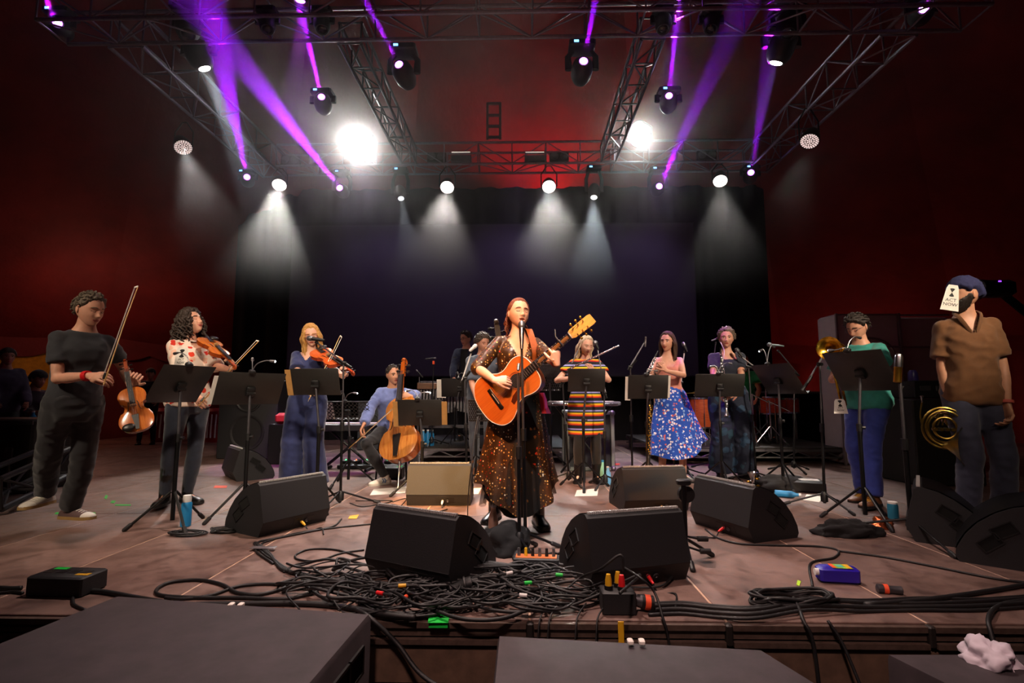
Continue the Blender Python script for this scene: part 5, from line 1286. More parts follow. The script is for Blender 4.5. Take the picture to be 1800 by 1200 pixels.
MB().tube(curve_pts([a0, L_(1466, 628, .02), L_(1475, 624, .05)], 5), .006, 8).build('leadpipe', BRS, tb)
badge(at(1477, 714, Y-.46), (-.1, -1, .1), (0, 0, 1), .085, .125, 'white paper tag with black lettering hanging from the trombone slide', ('ACT', 'NOW'), 1.35)
# ---- horn player in the brown shirt
Y = 3.98
p = Person(Vector((at(1718, 800, Y).x, Y, 0)), -22, 1.90, 'person in navy beanie and brown shirt turned away, French horn hanging from one hand', SK3, lean=2, head=(-72, 2, 0), vox=.011, w=.86, belly=.01)
p.set_arm(-1, at(1672, 712, Y+.02), (-1, .3, -.2), (-.25, -.2, -1), (.4, .8, 0), (45, 55, 40)); p.set_arm(1, at(1772, 716, Y-.16), (1, .2, -.1), (-.12, -.25, -1), (-.8, .1, 0), (30, 40, 30))
p.set_leg(-1, Vector((p.loc.x-.15, Y-.03, 0)), (-.4, -1, 0)); p.set_leg(1, Vector((p.loc.x+.15, Y, 0)), (.1, -1, 0))
BEARD = hairmat('beard', '0e0a08', '2c1e16')
p.body('open', hair_m=BEARD); p.beard(BEARD); p.hair(mat('navy_knit', '24264e', .9, 0, .2, 60, .4, .004), .024, .30, -.42, .006, 50, temple=.28, ear=.18, name='beanie')
p.top(cloth('brown_shirt', '6b4422', None), 'shirt', .012, .75, .84, .008, .018, lambda c: c.z > 1.33 and c.y < -.03 and abs(c.x) < (c.z-1.33)*.5, .012, flare=.014)
mb = MB()
for q in (1, -1):
    P = [p.T(Vector((q*.015, -.118, 1.33)), 1.33), p.T(Vector((q*.055, -.085, 1.43)), 1.43), p.T(Vector((q*.07, -.02, 1.475)), 1.45), p.T(Vector((q*.04, .065, 1.49)), 1.45)]
    P = curve_pts(P, 5); mb.tube([x*p.k for x in P], [.006]+[.014]*(len(P)-2)+[.012], 6, sx=.5)
mb.build('collar', cloth('brown_shirt', ''), p.root)
p.pants(cloth('grey_blue_jeans', '34364a'), 'jeans', .008, [.095, .092, .08, .07, .068, .064, .064], .93, .008)
for q in (-1, 1): p.shoe(q, mat('brown_shoe', ''), DSOLE, W=.105)
p.band(1, mat('pink_band', 'c0584a', .6, 0, .1, 10, 0), .93, r=.034, h=.02)
hc = p.wld(p.L2(.0, -.10, .03))
badge(at(1672, 523, Y-.13), (-.35, -1, 0.1), (.25, 0, 1), .075, .20, 'long white paper tag with a black hourglass stuck on the navy beanie', ('ACT', 'NOW'), 1.5, .8)
hn = empty('french_horn', at(1660, 752, Y-.02)); tag(hn, 'dark brass French horn hanging from the hand of the brown-shirt player', 'French horn')
hb = mat('dark_brass', '8a7438', .3, 1., .2, 20, .03); setm(hn, Matrix.Rotation(R(-22), 3, 'Z') @ Matrix.Rotation(R(90), 3, 'X'), hn.location)
for r, y in ((.135, 0), (.115, .012), (.095, -.01), (.07, .015)):
    MB().tube([Vector((r*math.cos(a), r*1.12*math.sin(a), y)) for a in [2*math.pi*i/30 for i in range(31)]], .0085, 8, up=(0, 0, 1)).build('coil', hb, hn)
for i in range(4): MB().tube([(-.06+.035*i, -.01, -.03), (-.06+.035*i, -.01, .035)], .013, 10).build('valve', hb, hn)
for i in range(4): MB().tube([(-.07+.03*i, .02, 0), (-.02+.01*i, .11-.02*i, 0)], .006, 6).build('slide', hb, hn)
MB().tube(curve_pts([(-.135, .02, 0), (-.14, .10, 0), (-.125, .19, .01)], 5), [.006]*5+[.005]*6, 8).build('leadpipe', hb, hn); MB().lathe([(.005, 0), (.006, .03), (.012, .045), (.012, .05)], Matrix.Rotation(R(-90), 3, 'X'), (-.125, .19, .01), 10).build('mouthpiece', CHROME, hn)
MB().lathe([(.012, -.12), (.03, -.05), (.07, .0), (.13, .04), (.14, .045), (.13, .043), (.065, .0), (.025, -.05)], Matrix.Rotation(R(60), 3, 'Y'), (.05, -.13, .03), 24).build('bell', hb, hn)
# ---- onlookers at the side of the stage
def onlooker(px, py, Y, label, coat, hairm, hat=None, rz=70, z=0, seat=False):
    global p
    q = at(px, py, Y); base = Vector((q.x, Y, z)); H = (q.z-z)
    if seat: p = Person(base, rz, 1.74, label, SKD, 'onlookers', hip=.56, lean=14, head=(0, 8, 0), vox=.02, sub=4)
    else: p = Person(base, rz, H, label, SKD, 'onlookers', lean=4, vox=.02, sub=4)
    for s_ in (-1, 1):
        f = Vector((math.sin(R(rz)), -math.cos(R(rz)), 0)); sd = Vector((math.cos(R(rz)), math.sin(R(rz)), 0))
        p.set_arm(s_, base+f*.28+sd*s_*.16+Vector((0, 0, (.75 if seat else .95)*p.k)), (0, .5, -1), f)
        p.set_leg(s_, base+(f*.45 if seat else f*.02)+sd*s_*.12, f, f+Vector((0, 0, .3)))
    p.body('open', hair_m=hairm); p.hair(hat or hairm, .022 if not hat else .03, .48 if not hat else .3, -.5, .004, 50, name='hair' if not hat else 'cap')
    p.top(coat, 'jacket', .022, 1.95, .84, .012, .014, None, .01); p.pants(cloth('black_jeans', '18181c'))
    for s_ in (-1, 1): p.shoe(s_, BOOT, DSOLE)
    return p
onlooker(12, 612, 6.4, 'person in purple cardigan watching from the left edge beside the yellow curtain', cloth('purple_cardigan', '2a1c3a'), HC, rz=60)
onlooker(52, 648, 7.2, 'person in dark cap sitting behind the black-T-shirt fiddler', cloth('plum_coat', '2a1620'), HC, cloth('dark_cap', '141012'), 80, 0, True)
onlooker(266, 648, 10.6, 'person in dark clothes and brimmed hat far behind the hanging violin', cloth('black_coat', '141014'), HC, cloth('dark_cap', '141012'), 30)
# ================================================================== stage equipment
# ---- wedge monitors
GRAIN = mat('textured_cabinet', '1a1a1d', .6, 0, .25, 160, .35, .002)
WP = [(.05, 0), (.0, .105), (.06, .355), (.085, .372), (.11, .370), (.19, .348), (.27, .305), (.35, .240), (.41, .165), (.452, .085), (.462, .03), (.445, 0)]
def make_wedge(label, wd=.58):
    root = empty('stage_monitor'); tag(root, label, 'stage monitor', 'wedge monitors')
    MX = Matrix(((0, 0, 1), (1, 0, 0), (0, 1, 0)))
    # cabinet: extruded profile, arc side slightly inset for the grille
    prof = [(y, z) for y, z in WP]
    cb = MB().prism(prof, -wd/2, wd/2, MX).build('cabinet', GRAIN, root)
    # seam between the sloped back and the kicked-in foot panel
    MB().box((0, .001, .105), (wd*.985, .006, .004)).build('back_seam', BLACKP, cb)
    # grille over the arc with its toothed lip
    gm = MB(); arc = WP[4:-1]; n = 12
    pts = curve_pts([(0, y, z) for y, z in arc], 3)
    rows = [[Vector((-wd/2+.015, q.y, q.z)) for q in pts], [Vector((wd/2-.015, q.y, q.z)) for q in pts]]
    vs = []
    for q in pts:
        v = Vector((0, q.y-.2, q.z-.05)).normalized()*.006
        vs += [Vector((-wd/2+.015, q.y+v.y, q.z+v.z)), Vector((wd/2-.015, q.y+v.y, q.z+v.z))]
    gm.add(vs, [(2*i, 2*i+1, 2*i+3, 2*i+2) for i in range(len(pts)-1)])
    gr = gm.build('grille', BLACK, root, fix=False)
    gm = MB(); N = 44
    for i in range(N): gm.box((-wd/2+.02+(wd-.04)*i/(N-1), .086, .379), (wd/N*.55, .022, .012))
    g2 = gm.build('grille_lip', mat('lit_lip_grey', 'a8a6a4', .5, 0, .05, 10, 0), gr); g2['kind'] = 'stuff'  # pale grey paints the top light caught by the teeth
    # handle recesses on both cheeks
    for s_ in (-1, 1):
        for (cy, cz, a) in ((.235, .215, 32), (.30, .135, 40)):
            Mx = Matrix.Rotation(R(-a), 3, 'X'); x = s_*(wd/2)
            fr = MB()
            for (dy, dz, sy, sz) in ((0, .033, .115, .007), (0, -.033, .115, .007), (.056, 0, .007, .066), (-.056, 0, .007, .066)):
                q = Mx @ Vector((0, dy, dz)); fr.box((x+s_*.002, cy+q.y, cz+q.z), (.008, sy, sz), Mx)
            o = fr.build('handle', BLACKP, root)
            MB().box((x+s_*.0006, cy, cz), (.002, .108, .060), Mx).build('handle_recess', mat('deep_black', '020202', 1, 0, 0, 5, 0), o)
    # connector plate on the foot panel
    nrm = Vector((0, -.105, -.05)).normalized(); Mp = frame((1, 0, 0), nrm); c = Vector((.06, .024, .052))
    pl = MB().box((0, 0, .002), (.17, .055, .004), Mp).build('connector_plate', BLACKP, root, loc=c)
    for i in range(2):
        MB().lathe([(.013, .003), (.015, .006), (.012, .009), (.009, .004), (0, .004)], Mp, tuple(Mp @ Vector((-.02+.045*i, 0, .002))), 12).build('socket', DARKALU, pl)
    return root, c, Mp
def plug(root, c, Mp, col, x=-.02, cable=True):
    q = c+Mp @ Vector((x, 0, 0)); d = Mp @ Vector((0, 0, 1))
    o = MB().tube([q, q+d*.035, q+d*.06], [.010, .010, .006], 8).build('plug', col, root)
    P = curve_pts([q+d*.05, q+d*.10+Vector((.01, 0, -.02)), Vector((q.x+.06, q.y-.16, .008)), Vector((q.x-.05, q.y-.32, .006))], 5)
    MB().tube(P, .005, 6).build('cable_tail', RUBBER, root)
w0, wc, wM = make_wedge('wedge monitor with yellow plug, beside the blue bottle at the left music stands')
WED = [w0]
def wedge(label, A=None, B=None, loc=None, th=None, col=None, x=-.02):
    o = w0 if not WED[0].get('used') else copy_tree(w0)
    o['used'] = 1; o['label'] = label
    if A: 
        a, b = fl(*A, z=.37), fl(*B, z=.37); d = (b-a).normalized(); th = math.degrees(math.atan2(d.y, d.x)); n = Vector((-d.y, d.x, 0)); loc = a+d*.29-n*.085; loc.z = 0
    o.location = loc; o.rotation_euler = (0, 0, R(th)); WED.append(o); return o
ws = []
ws.append((wedge('wedge monitor with yellow plug, on the left beside the blue bottle', (453, 850), (567, 832)), YELLOW))
ws.append((wedge('large black wedge monitor in front, left of the singer', (662, 888), (797, 907)), BLACKP))
ws.append((wedge('large black wedge monitor in front, right of the singer', (1028, 905), (1195, 893)), RED))
ws.append((wedge('wedge monitor lit tan by the amber light, in front of the cellist', (718, 815), (830, 815)), PAPER))
ws.append((wedge('wedge monitor in front of the blue floral skirt', (1092, 822), (1208, 820)), YELLOW))
ws.append((wedge('wedge monitor right of the guitar stand with a red plug', (1226, 835), (1332, 857)), RED))
ws.append((wedge('wedge monitor in shadow behind the second music stand on the left', loc=fl(398, 842), th=-48), None))
ws.append((wedge('wedge monitor in the dark beside the gold microphone stand, humped side showing', loc=fl(1594, 950)+Vector((.174, .232, 0)), th=233), None))
ws.append((wedge('wedge monitor at the right edge of the stage, twin handles facing out', loc=fl(1682, 986)+Vector((.54, -.07, 0)), th=50), None))
for o, col in ws:
    if col is not None: plug(o, wc, wM, col)

# ---- music stands
def stand_xy(px, py): return fl(px, py)
TAN = mat('tan_folder', 'b8884c', .7, 0, .1, 20, .05)
music_stand(fl(302, 928), at(318, 675, fl(302, 928).y), 158, 'music stand tilted towards the black T-shirt fiddler, blue bottle at its feet', tilt=38, wd=.42, ht=.36, lamp=((-.06, .02, .10), (-.13, .10, .04)), a0=3.5, roll=0, lit=False)
music_stand(Vector((at(434, 800, 4.3).x, 4.3, 0)), at(440, 683, 4.3), 140, 'music stand with sheet music at its edge in front of the curly-haired player', tilt=28, wd=.54, ht=.30, paper=[(.25, -.02, .10, .26, PAPER)], lamp=((.14, .10, .03), (-.02, .12, .03)), a0=4.1)
music_stand(Vector((at(559, 800, 4.62).x, 4.62, 0)), at(555, 671, 4.62), 92, 'music stand with a tan folder edge in front of the navy jumpsuit', tilt=24, wd=.43, ht=.26, paper=[(.23, -.01, .08, .25, TAN)], lamp=None, a0=1.2)
music_stand(fl(741, 872), at(738, 725, fl(741, 872).y), 95, "cellist's music stand with tan paper showing at both sides", tilt=24, wd=.44, ht=.29, paper=[(.22, -.02, .10, .28, TAN), (-.235, -.01, .08, .26, TAN)], a0=3.3, lamp=((-.09, .09, .02), (.09, .07, .02)))
music_stand(fl(612, 852), at(612, 722, fl(612, 852).y), 88, 'perforated music stand with a white sheet beside the cellist', tilt=30, wd=.50, ht=.24, perf=True, paper=[(.22, 0, .10, .24, PAPER)], lamp=((.10, .10, .02), (-.05, .12, .02)), a0=.2)
music_stand(Vector((at(800, 700, 7.9).x, 7.9, RZ)), at(808, 681, 7.9), 95, "vibraphone player's low music stand with a white sheet", tilt=22, wd=.56, ht=.30, paper=[(.28, -.02, .14, .30, PAPER)], lamp=((-.02, .10, .02), (.06, .08, .02)))
music_stand(fl(836, 842), at(843, 722, fl(836, 842).y), 92, 'perforated music stand between the tan-lit monitor and the singer', tilt=24, wd=.27, ht=.28, perf=True, lamp=None, tray_m=mat('warm_black', '1c130e', .5, .2, .1, 20, 0))
music_stand(fl(1027, 858), at(1031, 668, fl(1027, 858).y), 88, 'music stand in front of the rainbow-striped dress', tilt=20, wd=.41, ht=.27, lamp=None)
music_stand(fl(1140, 856), at(1139, 680, fl(1140, 856).y), 86, 'music stand with white pages in front of the blue floral skirt', tilt=20, wd=.44, ht=.28, paper=[(.22, -.02, .06, .28, PAPER), (-.22, .0, .05, .26, PAPER)], lamp=((.10, .05, .02), (.02, .06, .0)), lit=False)
music_stand(Vector((at(1268, 800, 5.85).x, 5.85, 0)), at(1265, 677, 5.85), 86, 'music stand in front of the dark floral trousers', tilt=20, wd=.54, ht=.27, lamp=((.13, .12, .02), (-.05, .09, .02)), lit=False)
music_stand(fl(1378, 862), at(1368, 666, fl(1378, 862).y), 22, 'music stand turned sideways with two bent lamps beside the drums', tilt=38, wd=.50, ht=.40, lamp=((-.04, .16, .02), (.10, .20, .06)))
music_stand(fl(1522, 918), at(1512, 652, fl(1522, 918).y), 28, "trombonist's music stand, tray leaning over towards the blue jeans", tilt=38, wd=.46, ht=.40, lamp=((-.06, .02, .1), (.12, .12, .04)), a0=2.6)
music_stand(Vector((at(968, 700, 6.9).x, 6.9, 0)), at(966, 664, 6.9), 92, 'perforated music stand with light coming through its holes, by the red ribbons', tilt=20, wd=.30, ht=.36, perf=True, lamp=None)
# ---- microphones on stands
b = fl(924, 966); mic_stand(b, at(917, 606, b.y+.02), "singer's straight microphone stand at centre stage", legs=(.22, .10, .2), m=BLACK)
microphone(at(917, 577, b.y+.02), (0, .25, 1), "singer's chrome vocal microphone", L=.15, m=CHROME)
b = fl(913, 974); mic_stand(b, at(911, 655, b.y), "second stand beside the singer's microphone stand, holding the guitar microphone", legs=(.20, .10, 1.0))
microphone(at(912, 640, b.y), (.1, .5, .8), 'short silver microphone aimed at the guitar', L=.05, r=.016, kind='pencil', m=ALU)
b = fl(598, 890); t = at(604, 638, b.y); e = at(556, 601, b.y-.10)
mic_stand(b, t, 'boom stand reaching across the face of the viola player', e, at(617, 646, b.y+.03), legs=(.34, .13, .35), boomm=CHROME); microphone(at(549, 595, b.y-.11), (-1, .1, .15), 'vocal microphone in front of the viola player', L=.12)
b = fl(821, 858); mic_stand(b, at(817, 664, b.y), 'stand with a white boom between vibraphone and singer', at(829, 618, b.y), at(811, 672, b.y), boomm=WHITEP); microphone(at(832, 611, b.y), (.5, .3, .5), 'pale microphone left of the sequinned sleeve', L=.06, m=WHITEP, hm=WHITEP)
b = Vector((at(760, 700, 7.8).x, 7.8, RZ)); mic_stand(b, at(762, 634, 7.8), 'thin straight stand with an orange band above the vibraphone', upper=BLACK); o = microphone(at(766, 629, 7.8), (1, 0, .1), 'pencil microphone lying flat on the orange-banded stand', L=.16, kind='pencil'); MB().tube([at(762, 640, 7.8), at(762, 634, 7.8)], .018, 8).build('orange_band', ORANGE, None)
_b = bpy.data.objects['orange_band']; _s = [x for x in COL.objects if x.name.startswith('microphone_stand')][-1]; bpy.context.view_layer.update(); _b.parent = _s; _b.matrix_parent_inverse = _s.matrix_world.inverted()
b = Vector((at(737, 700, 8.1).x, 8.1, RZ)); mic_stand(b, at(737, 662, 8.1), 'short stand for the pencil microphone over the end of the vibraphone'); microphone(at(732, 650, 8.1), (-.6, 0, .7), 'pencil microphone pointing up over the end of the vibraphone', L=.16, kind='pencil')
b = fl(1000, 850); mic_stand(b, at(989, 672, b.y), 'boom stand with a grey arm up to the flautist', at(1018, 612, b.y+.1), at(985, 680, b.y), boomm=ALU, legs=(.30, .12, .9)); microphone(at(1024, 606, b.y+.15), (.4, .6, .5), 'vocal microphone at the face of the flautist', L=.10)
b = fl(1064, 856); mic_stand(b, at(1062, 690, b.y), 'stand with a steep arm right of the striped dress', at(1050, 612, b.y+.05), at(1066, 700, b.y), legs=(.28, .12, 0)); microphone(at(1048, 606, b.y+.06), (-.3, .4, .8), 'round-headed microphone above the flute', L=.06, r=.03)
b = fl(1112, 848); mic_stand(b, at(1108, 645, b.y), 'boom stand rising left of the oboe player', at(1134, 600, b.y+.05), at(1104, 650, b.y), boomm=ALU); microphone(at(1135, 592, b.y+.05), (.1, .1, 1), 'slim microphone upright beside the face of the oboe player', L=.12, kind='pencil', m=ALU)
b = fl(1207, 838); mic_stand(b, at(1197, 672, b.y), 'stand with a pale upper pole right of the oboe player', at(1203, 618, b.y), boomm=WHITEP); microphone(at(1203, 608, b.y), (-.3, .2, .9), 'dark microphone on the pale pole behind the bare arm', L=.08)
b = fl(1186, 840); mic_stand(b, at(1182, 672, b.y), 'low straight stand at the edge of the blue floral skirt', upper=WHITEP); microphone(at(1179, 660, b.y), (-.1, .3, 1), 'small dark microphone on the low stand before the blue floral skirt', L=.06, kind='pencil')
b = Vector((at(1392, 760, 7.0).x, 7.0, 0)); mic_stand(b, at(1396, 655, 7.0), 'tall boom stand against the red tent wall', at(1368, 616, 7.0), at(1405, 660, 7.0), boomm=DARKALU); microphone(at(1356, 606, 7.0), (-1, .1, .12), 'long grey microphone against the red tent wall', L=.16, r=.03, m=ALU)
b = fl(1450, 892); mic_stand(b, at(1441, 640, b.y), 'boom stand with a thick counterweight beside the trombone', at(1449, 622, b.y+.1), at(1410, 686, b.y), legs=(.32, .12, .7)); microphone(at(1447, 612, b.y+.16), (.2, .8, .5), 'dark microphone at the bell of the trombone', L=.10)
b = fl(1604, 946); mic_stand(b, at(1580, 650, b.y), 'tall stand with spread legs under the gold-based microphone', legs=(.46, .13, .35), poler=.013); microphone(at(1579, 632, b.y), (.12, 0, 1), 'large silver and gold condenser microphone upright on its stand', L=.17, kind='large', m=GOLD, hm=CHROME)
b = Vector((at(1254, 760, 7.2).x, 7.2, 0)); mic_stand(b, at(1254, 640, 7.2), 'thin boom stand behind the shoulder of the clarinettist', at(1258, 602, 7.2), boomm=DARKALU); microphone(at(1258, 596, 7.2), (.6, 0, .2), 'small microphone behind the head of the clarinettist', L=.06, kind='pencil', m=ALU)
b = fl(1330, 846); mic_stand(b, at(1316, 645, b.y), 'stand with a crossing arm between clarinettist and sideways music stand', at(1300, 625, b.y+.05), at(1334, 650, b.y), boomm=ALU); microphone(at(1298, 618, b.y+.06), (-.4, .3, .8), 'microphone pointing at the clarinettist', L=.08)

# ---- risers
RM = mat('riser_top', '2a2624', .7, 0, .2, 8, .1)
def riser(x0_, x1_, y0_, y1_, label):
    root = empty('stage_riser', ((x0_+x1_)/2, y0_, 0)); tag(root, label, 'riser'); w_ = x1_-x0_
    MB().bbox((0, (y1_-y0_)/2, RZ-.015), (w_, y1_-y0_, .03), .004).build('deck', RM, root)
    for yy in (.02, y1_-y0_-.02):
        MB().box((0, yy, RZ-.045), (w_, .04, .035)).build('top_rail', ALU, root); MB().box((0, yy, .10), (w_, .035, .022)).build('bottom_rail', ALU, root)
        n = max(4, int(w_/.2))
        for i in range(n): brace(root, (-w_/2+w_*i/n, yy, .10 if i % 2 else RZ-.06), (-w_/2+w_*(i+1)/n, yy, RZ-.06 if i % 2 else .10), .010, ALU)
    for sx in (-1, 1):
        for yy in (.06, y1_-y0_-.06): MB().tube([(sx*(w_/2-.06), yy, 0), (sx*(w_/2-.06), yy, RZ-.03)], .022, 8).build('leg', DARKALU, root)
riser(at(722, 790, 7.7).x, at(1000, 790, 7.7).x, 7.7, 10.0, 'low stage riser under the vibraphone')
riser(at(1160, 790, 7.7).x, at(1502, 790, 7.7).x, 7.7, 10.2, 'low stage riser under the drum kit')

# ---- vibraphone
q = Vector((at(800, 700, 8.3).x, 8.3, RZ)); vb = empty('vibraphone', q); tag(vb, 'vibraphone with brown end rails and silver pipes on the low riser', 'vibraphone')
h0 = at(760, 672, 8.3).z-RZ; x0_ = at(738, 700, 8.3).x-q.x; x1_ = at(872, 700, 8.3).x-q.x
BRW = woodmat('brown_rail', '4a2e1a', '6a4426', .4)
MB().bbox(((x0_+x1_)/2, -.22, h0-.06), (x1_-x0_, .03, .10), .005).build('front_rail', BRW, vb); MB().bbox(((x0_+x1_)/2, .25, h0-.06), (x1_-x0_, .03, .10), .005).build('back_rail', BRW, vb)
n = 24
bar = MB().bbox((0, 0, 0), (.038, .36, .012), .003).me('bar', ALU); 
for i in range(n):
    x = x0_+.05+(x1_-x0_-.1)*i/(n-1); link('bar', bar, vb, (x, .01, h0+.01))
    L = .22+.26*(i/n if i > n/2 else 1-i/n); MB().tube([(x, -.17, h0-.10), (x, -.17, h0-.10-L)], .021, 10).build('resonator', ALU, vb)
for sx in (x0_+.02, x1_-.02):
    for y in (-.2, .2): MB().tube([(sx, y, 0), (sx, y, h0)], .016, 8).build('leg', DARKALU, vb)
MB().box(((x0_+x1_)/2, .2, .25), (x1_-x0_, .03, .05)).build('cross_bar', DARKALU, vb)
# ---- electric piano on a crossed stand by the cellist
q = Vector((at(612, 800, 7.0).x, 7.0, 0)); kb = empty('keyboard', q); tag(kb, 'black electric keyboard on a crossed stand between viola player and cellist', 'keyboard')
hk = at(612, 744, 7.0).z; MB().bbox((0, 0, hk-.05), (.95, .32, .09), .01).build('case', BLACKP, kb)
for i in range(28): MB().box((-.42+.031*i, .07, hk+.002), (.029, .14, .014)).build('key', WHITEP, kb)
for s_ in (-1, 1):
    MB().tube([(-s_*.30, -.12*s_, .03), (s_*.30, -.12*s_, hk-.1)], .02, 8).build('stand_bar', BLACK, kb)
    MB().tube([(s_*.30, -.2, .02), (s_*.30, .2, .02)], .02, 8).build('foot_bar', BLACK, kb)
pb = empty('pedal_board', fl(655, 822)); tag(pb, 'row of effect pedals with small lamps on the floor behind the cellist', 'pedal board'); MB().bbox((0, 0, .03), (.9, .3, .06), .01).build('board', BLACKP, pb)
for i in range(6):
    o = MB().bbox((-.36+.145*i, 0, .085), (.09, .14, .05), .01).build('pedal', BLACK, pb); MB().ell((-.36+.145*i, -.05, .115), .010, None, 8, 6).build('lamp', (emis('led_green', (.1, 1, .3), 3), emis('led_red', (1, .15, .05), 3))[i % 2], o)
for k, (px, py, c_) in enumerate(((582, 785, 0), (592, 781, 0), (600, 788, 1), (604, 787, 1), (635, 781, 1))):
    pass
ab = empty('floor_amp', fl(690, 840)); tag(ab, 'small black box with bright green tape behind the cello', 'box'); MB().bbox((0, 0, .07), (.26, .2, .14), .012).build('case', BLACKP, ab); MB().box((.09, -.02, .142), (.06, .12, .003)).build('green_tape', GREEN, ab)
# ---- drums on the right riser
DW = woodmat('drum_shell', '8a3a1a', 'b0562c', .25, (6, 6, 60)); DRD = woodmat('red_shell', '8a1c12', 'b83a20', .25, (6, 6, 60)); SKN = mat('drum_head', 'd8d0c4', .6, 0, .05, 10, 0)
def drum(px0, px1, py0, py1, Y, label, shell, legs=True, tilt=0, z=RZ):
    a, b = at(px0, py0, Y), at(px1, py1, Y); r = (b.x-a.x)/2; h = a.z-b.z; c = Vector(((a.x+b.x)/2, Y, b.z)); o = empty('drum', c); tag(o, label, 'drum')
    M = Matrix.Rotation(R(tilt), 3, 'X')
    MB().lathe([(r*.98, .0), (r, .02), (r, h-.02), (r*.98, h)], M, n=28).build('shell', shell, o)
    MB().lathe([(0, h), (r*.97, h), (r*.97, h+.004), (0, h+.005)], M, n=28).build('drum_head', SKN, o)
    for z_ in (.0, h-.02): MB().lathe([(r*1.02, z_), (r*1.035, z_), (r*1.035, z_+.025), (r*1.02, z_+.025)], M, n=28).build('hoop', CHROME, o)
    for i in range(8):
        an = 2*math.pi*i/8; MB().tube([M @ Vector((r*1.03*math.cos(an), r*1.03*math.sin(an), .02)), M @ Vector((r*1.03*math.cos(an), r*1.03*math.sin(an), h-.02))], .004, 5).build('lug', CHROME, o)
    if legs:
        for i in range(3):
            an = .5+2*math.pi*i/3; MB().tube([(r*1.05*math.cos(an), r*1.05*math.sin(an), h*.5), (r*1.05*math.cos(an), r*1.05*math.sin(an), z-c.z)], .008, 6).build('leg', CHROME, o)
drum(1211, 1252, 699, 752, 8.2, 'orange-brown floor drum left of the clarinettist', DW)
drum(1336, 1372, 697, 728, 8.4, 'small red drum glimpsed below the sideways music stand', DRD)
drum(1372, 1404, 700, 726, 8.9, 'second red drum further back in the drum kit', DRD)
drum(1262, 1330, 716, 780, 9.3, 'big bass drum behind the dark floral trousers', DRD, False)
for px, py, Y_, nm in ((1345, 672, 8.5, 'flat cymbal beside the drummer'), (1222, 690, 8.6, 'small cymbal above the floor drum')):
    c = at(px, py, Y_); o = empty('cymbal', Vector((c.x, Y_, RZ))); tag(o, nm, 'cymbal'); h = c.z-RZ
    MB().lathe([(0, h+.02), (.03, h+.015), (.05, h+.005), (.20, h-.01), (.20, h-.013), (.04, h)], n=28).build('plate', GOLD, o); MB().tube([(0, 0, .2), (0, 0, h+.04)], .009, 8).build('pole', CHROME, o); legs3(o, .28, .3, .2, .010, CHROME)
for px, Y_, top_, nm in ((1322, 8.1, 692, 'chrome hardware stand beside the arm of the drummer'), (1352, 8.0, 704, 'chrome hardware stand under the red drum'), (1228, 7.95, 752, 'chrome pedal stand before the floor drum')):
    c = at(px, top_, Y_); o = empty('hardware_stand', Vector((c.x, Y_, RZ))); tag(o, nm, 'stand'); MB().tube([(0, 0, .1), (0, 0, c.z-RZ)], .012, 8).build('pole', CHROME, o); legs3(o, .26, .28, px*.1, .010, CHROME); MB().tube([(-.02, 0, c.z-RZ), (.28, -.05, c.z-RZ-.16)], .009, 6).build('arm', CHROME, o)
# ---- flight case, silver keyboard and clutter behind the flautist
a, b = at(994, 722, 7.0), at(1081, 829, 7.0); fc = empty('flight_case', Vector(((a.x+b.x)/2, 7.3, 0))); tag(fc, 'upright flight case with pale edges behind the striped dress', 'flight case'); wx = b.x-a.x; hh = a.z
MB().bbox((0, 0, hh/2), (wx-.04, .56, hh-.04), .005).build('panel', mat('case_panel', '24282a', .6, 0, .1, 20, .05), fc)
EDG = mat('pale_edging', '9aa39c', .4, .5, .1, 20, 0)
for sx in (-1, 1):
    for y in (-.28, .28): MB().bbox((sx*(wx/2-.02), y, hh/2), (.05, .05, hh), .008).build('edge', EDG, fc)
for z in (.025, hh-.025):
    for y in (-.28, .28): MB().bbox((0, y, z), (wx, .05, .05), .008).build('edge', EDG, fc)
for sx in (-1, 1):
    for z in (.03, hh-.03): MB().ell((sx*(wx/2-.02), -.29, z), .04, None, 10, 8).build('ball_corner', ALU, fc)
a = at(960, 706, 6.8); b = at(1088, 712, 6.8); sk = empty('silver_keyboard', Vector(((a.x+b.x)/2, 6.75, a.z))); tag(sk, 'silver keyboard lying across the top of the flight case', 'keyboard')
MB().bbox((0, 0, -.02), (b.x-a.x, .22, .05), .012).build('case', ALU, sk); MB().bbox((0, -.14, -.035), (b.x-a.x-.1, .06, .03), .005).build('front_panel', CHROME, sk)
for sx in (-1, 1):
    MB().tube([(sx*.36, -.05, -.05), (-sx*.30, -.05, .02-a.z)], .014, 8).build('stand_bar', BLACK, sk)
for i in range(14): MB().box((-.42+.06*i, -.03, .008), (.05, .12, .01)).build('key', WHITEP, sk)
# ---- dark cabinets, cases and barrels at the sides
def cabinet(c, size, label, cone=None, cat='speaker'):
    o = empty('speaker_cabinet', Vector((c[0], c[1], c[2]))); tag(o, label, cat); w_, d_, h_ = size
    MB().bbox((0, 0, h_/2), size, .015).build('case', GRAIN, o)
    if cone:
        for (x, z, r) in cone:
            MB().lathe([(r*1.1, 0), (r*1.1, .012), (r, .014), (r*.9, .0), (r*.3, -.03), (0, -.025)], Matrix.Rotation(R(90), 3, 'X'), (x, -d_/2-.002, z), 24).build('cone', RUBBER, o)
    MB().box((0, -d_/2-.003, h_-.03), (w_*.9, .006, .02)).build('badge_strip', BLACKP, o)
q = at(440, 800, 8.3); cabinet((q.x, 8.5, 0), (.95, .7, 1.25), 'tall dark speaker cabinet with a round cone behind the navy jumpsuit', [(0, .42, .26), (0, .95, .2)])
q = at(705, 800, 9.6); cabinet((q.x-.55, 9.7, 0), (.5, .4, .9), 'small dark amplifier standing behind the cellist', [(0, .5, .16)])
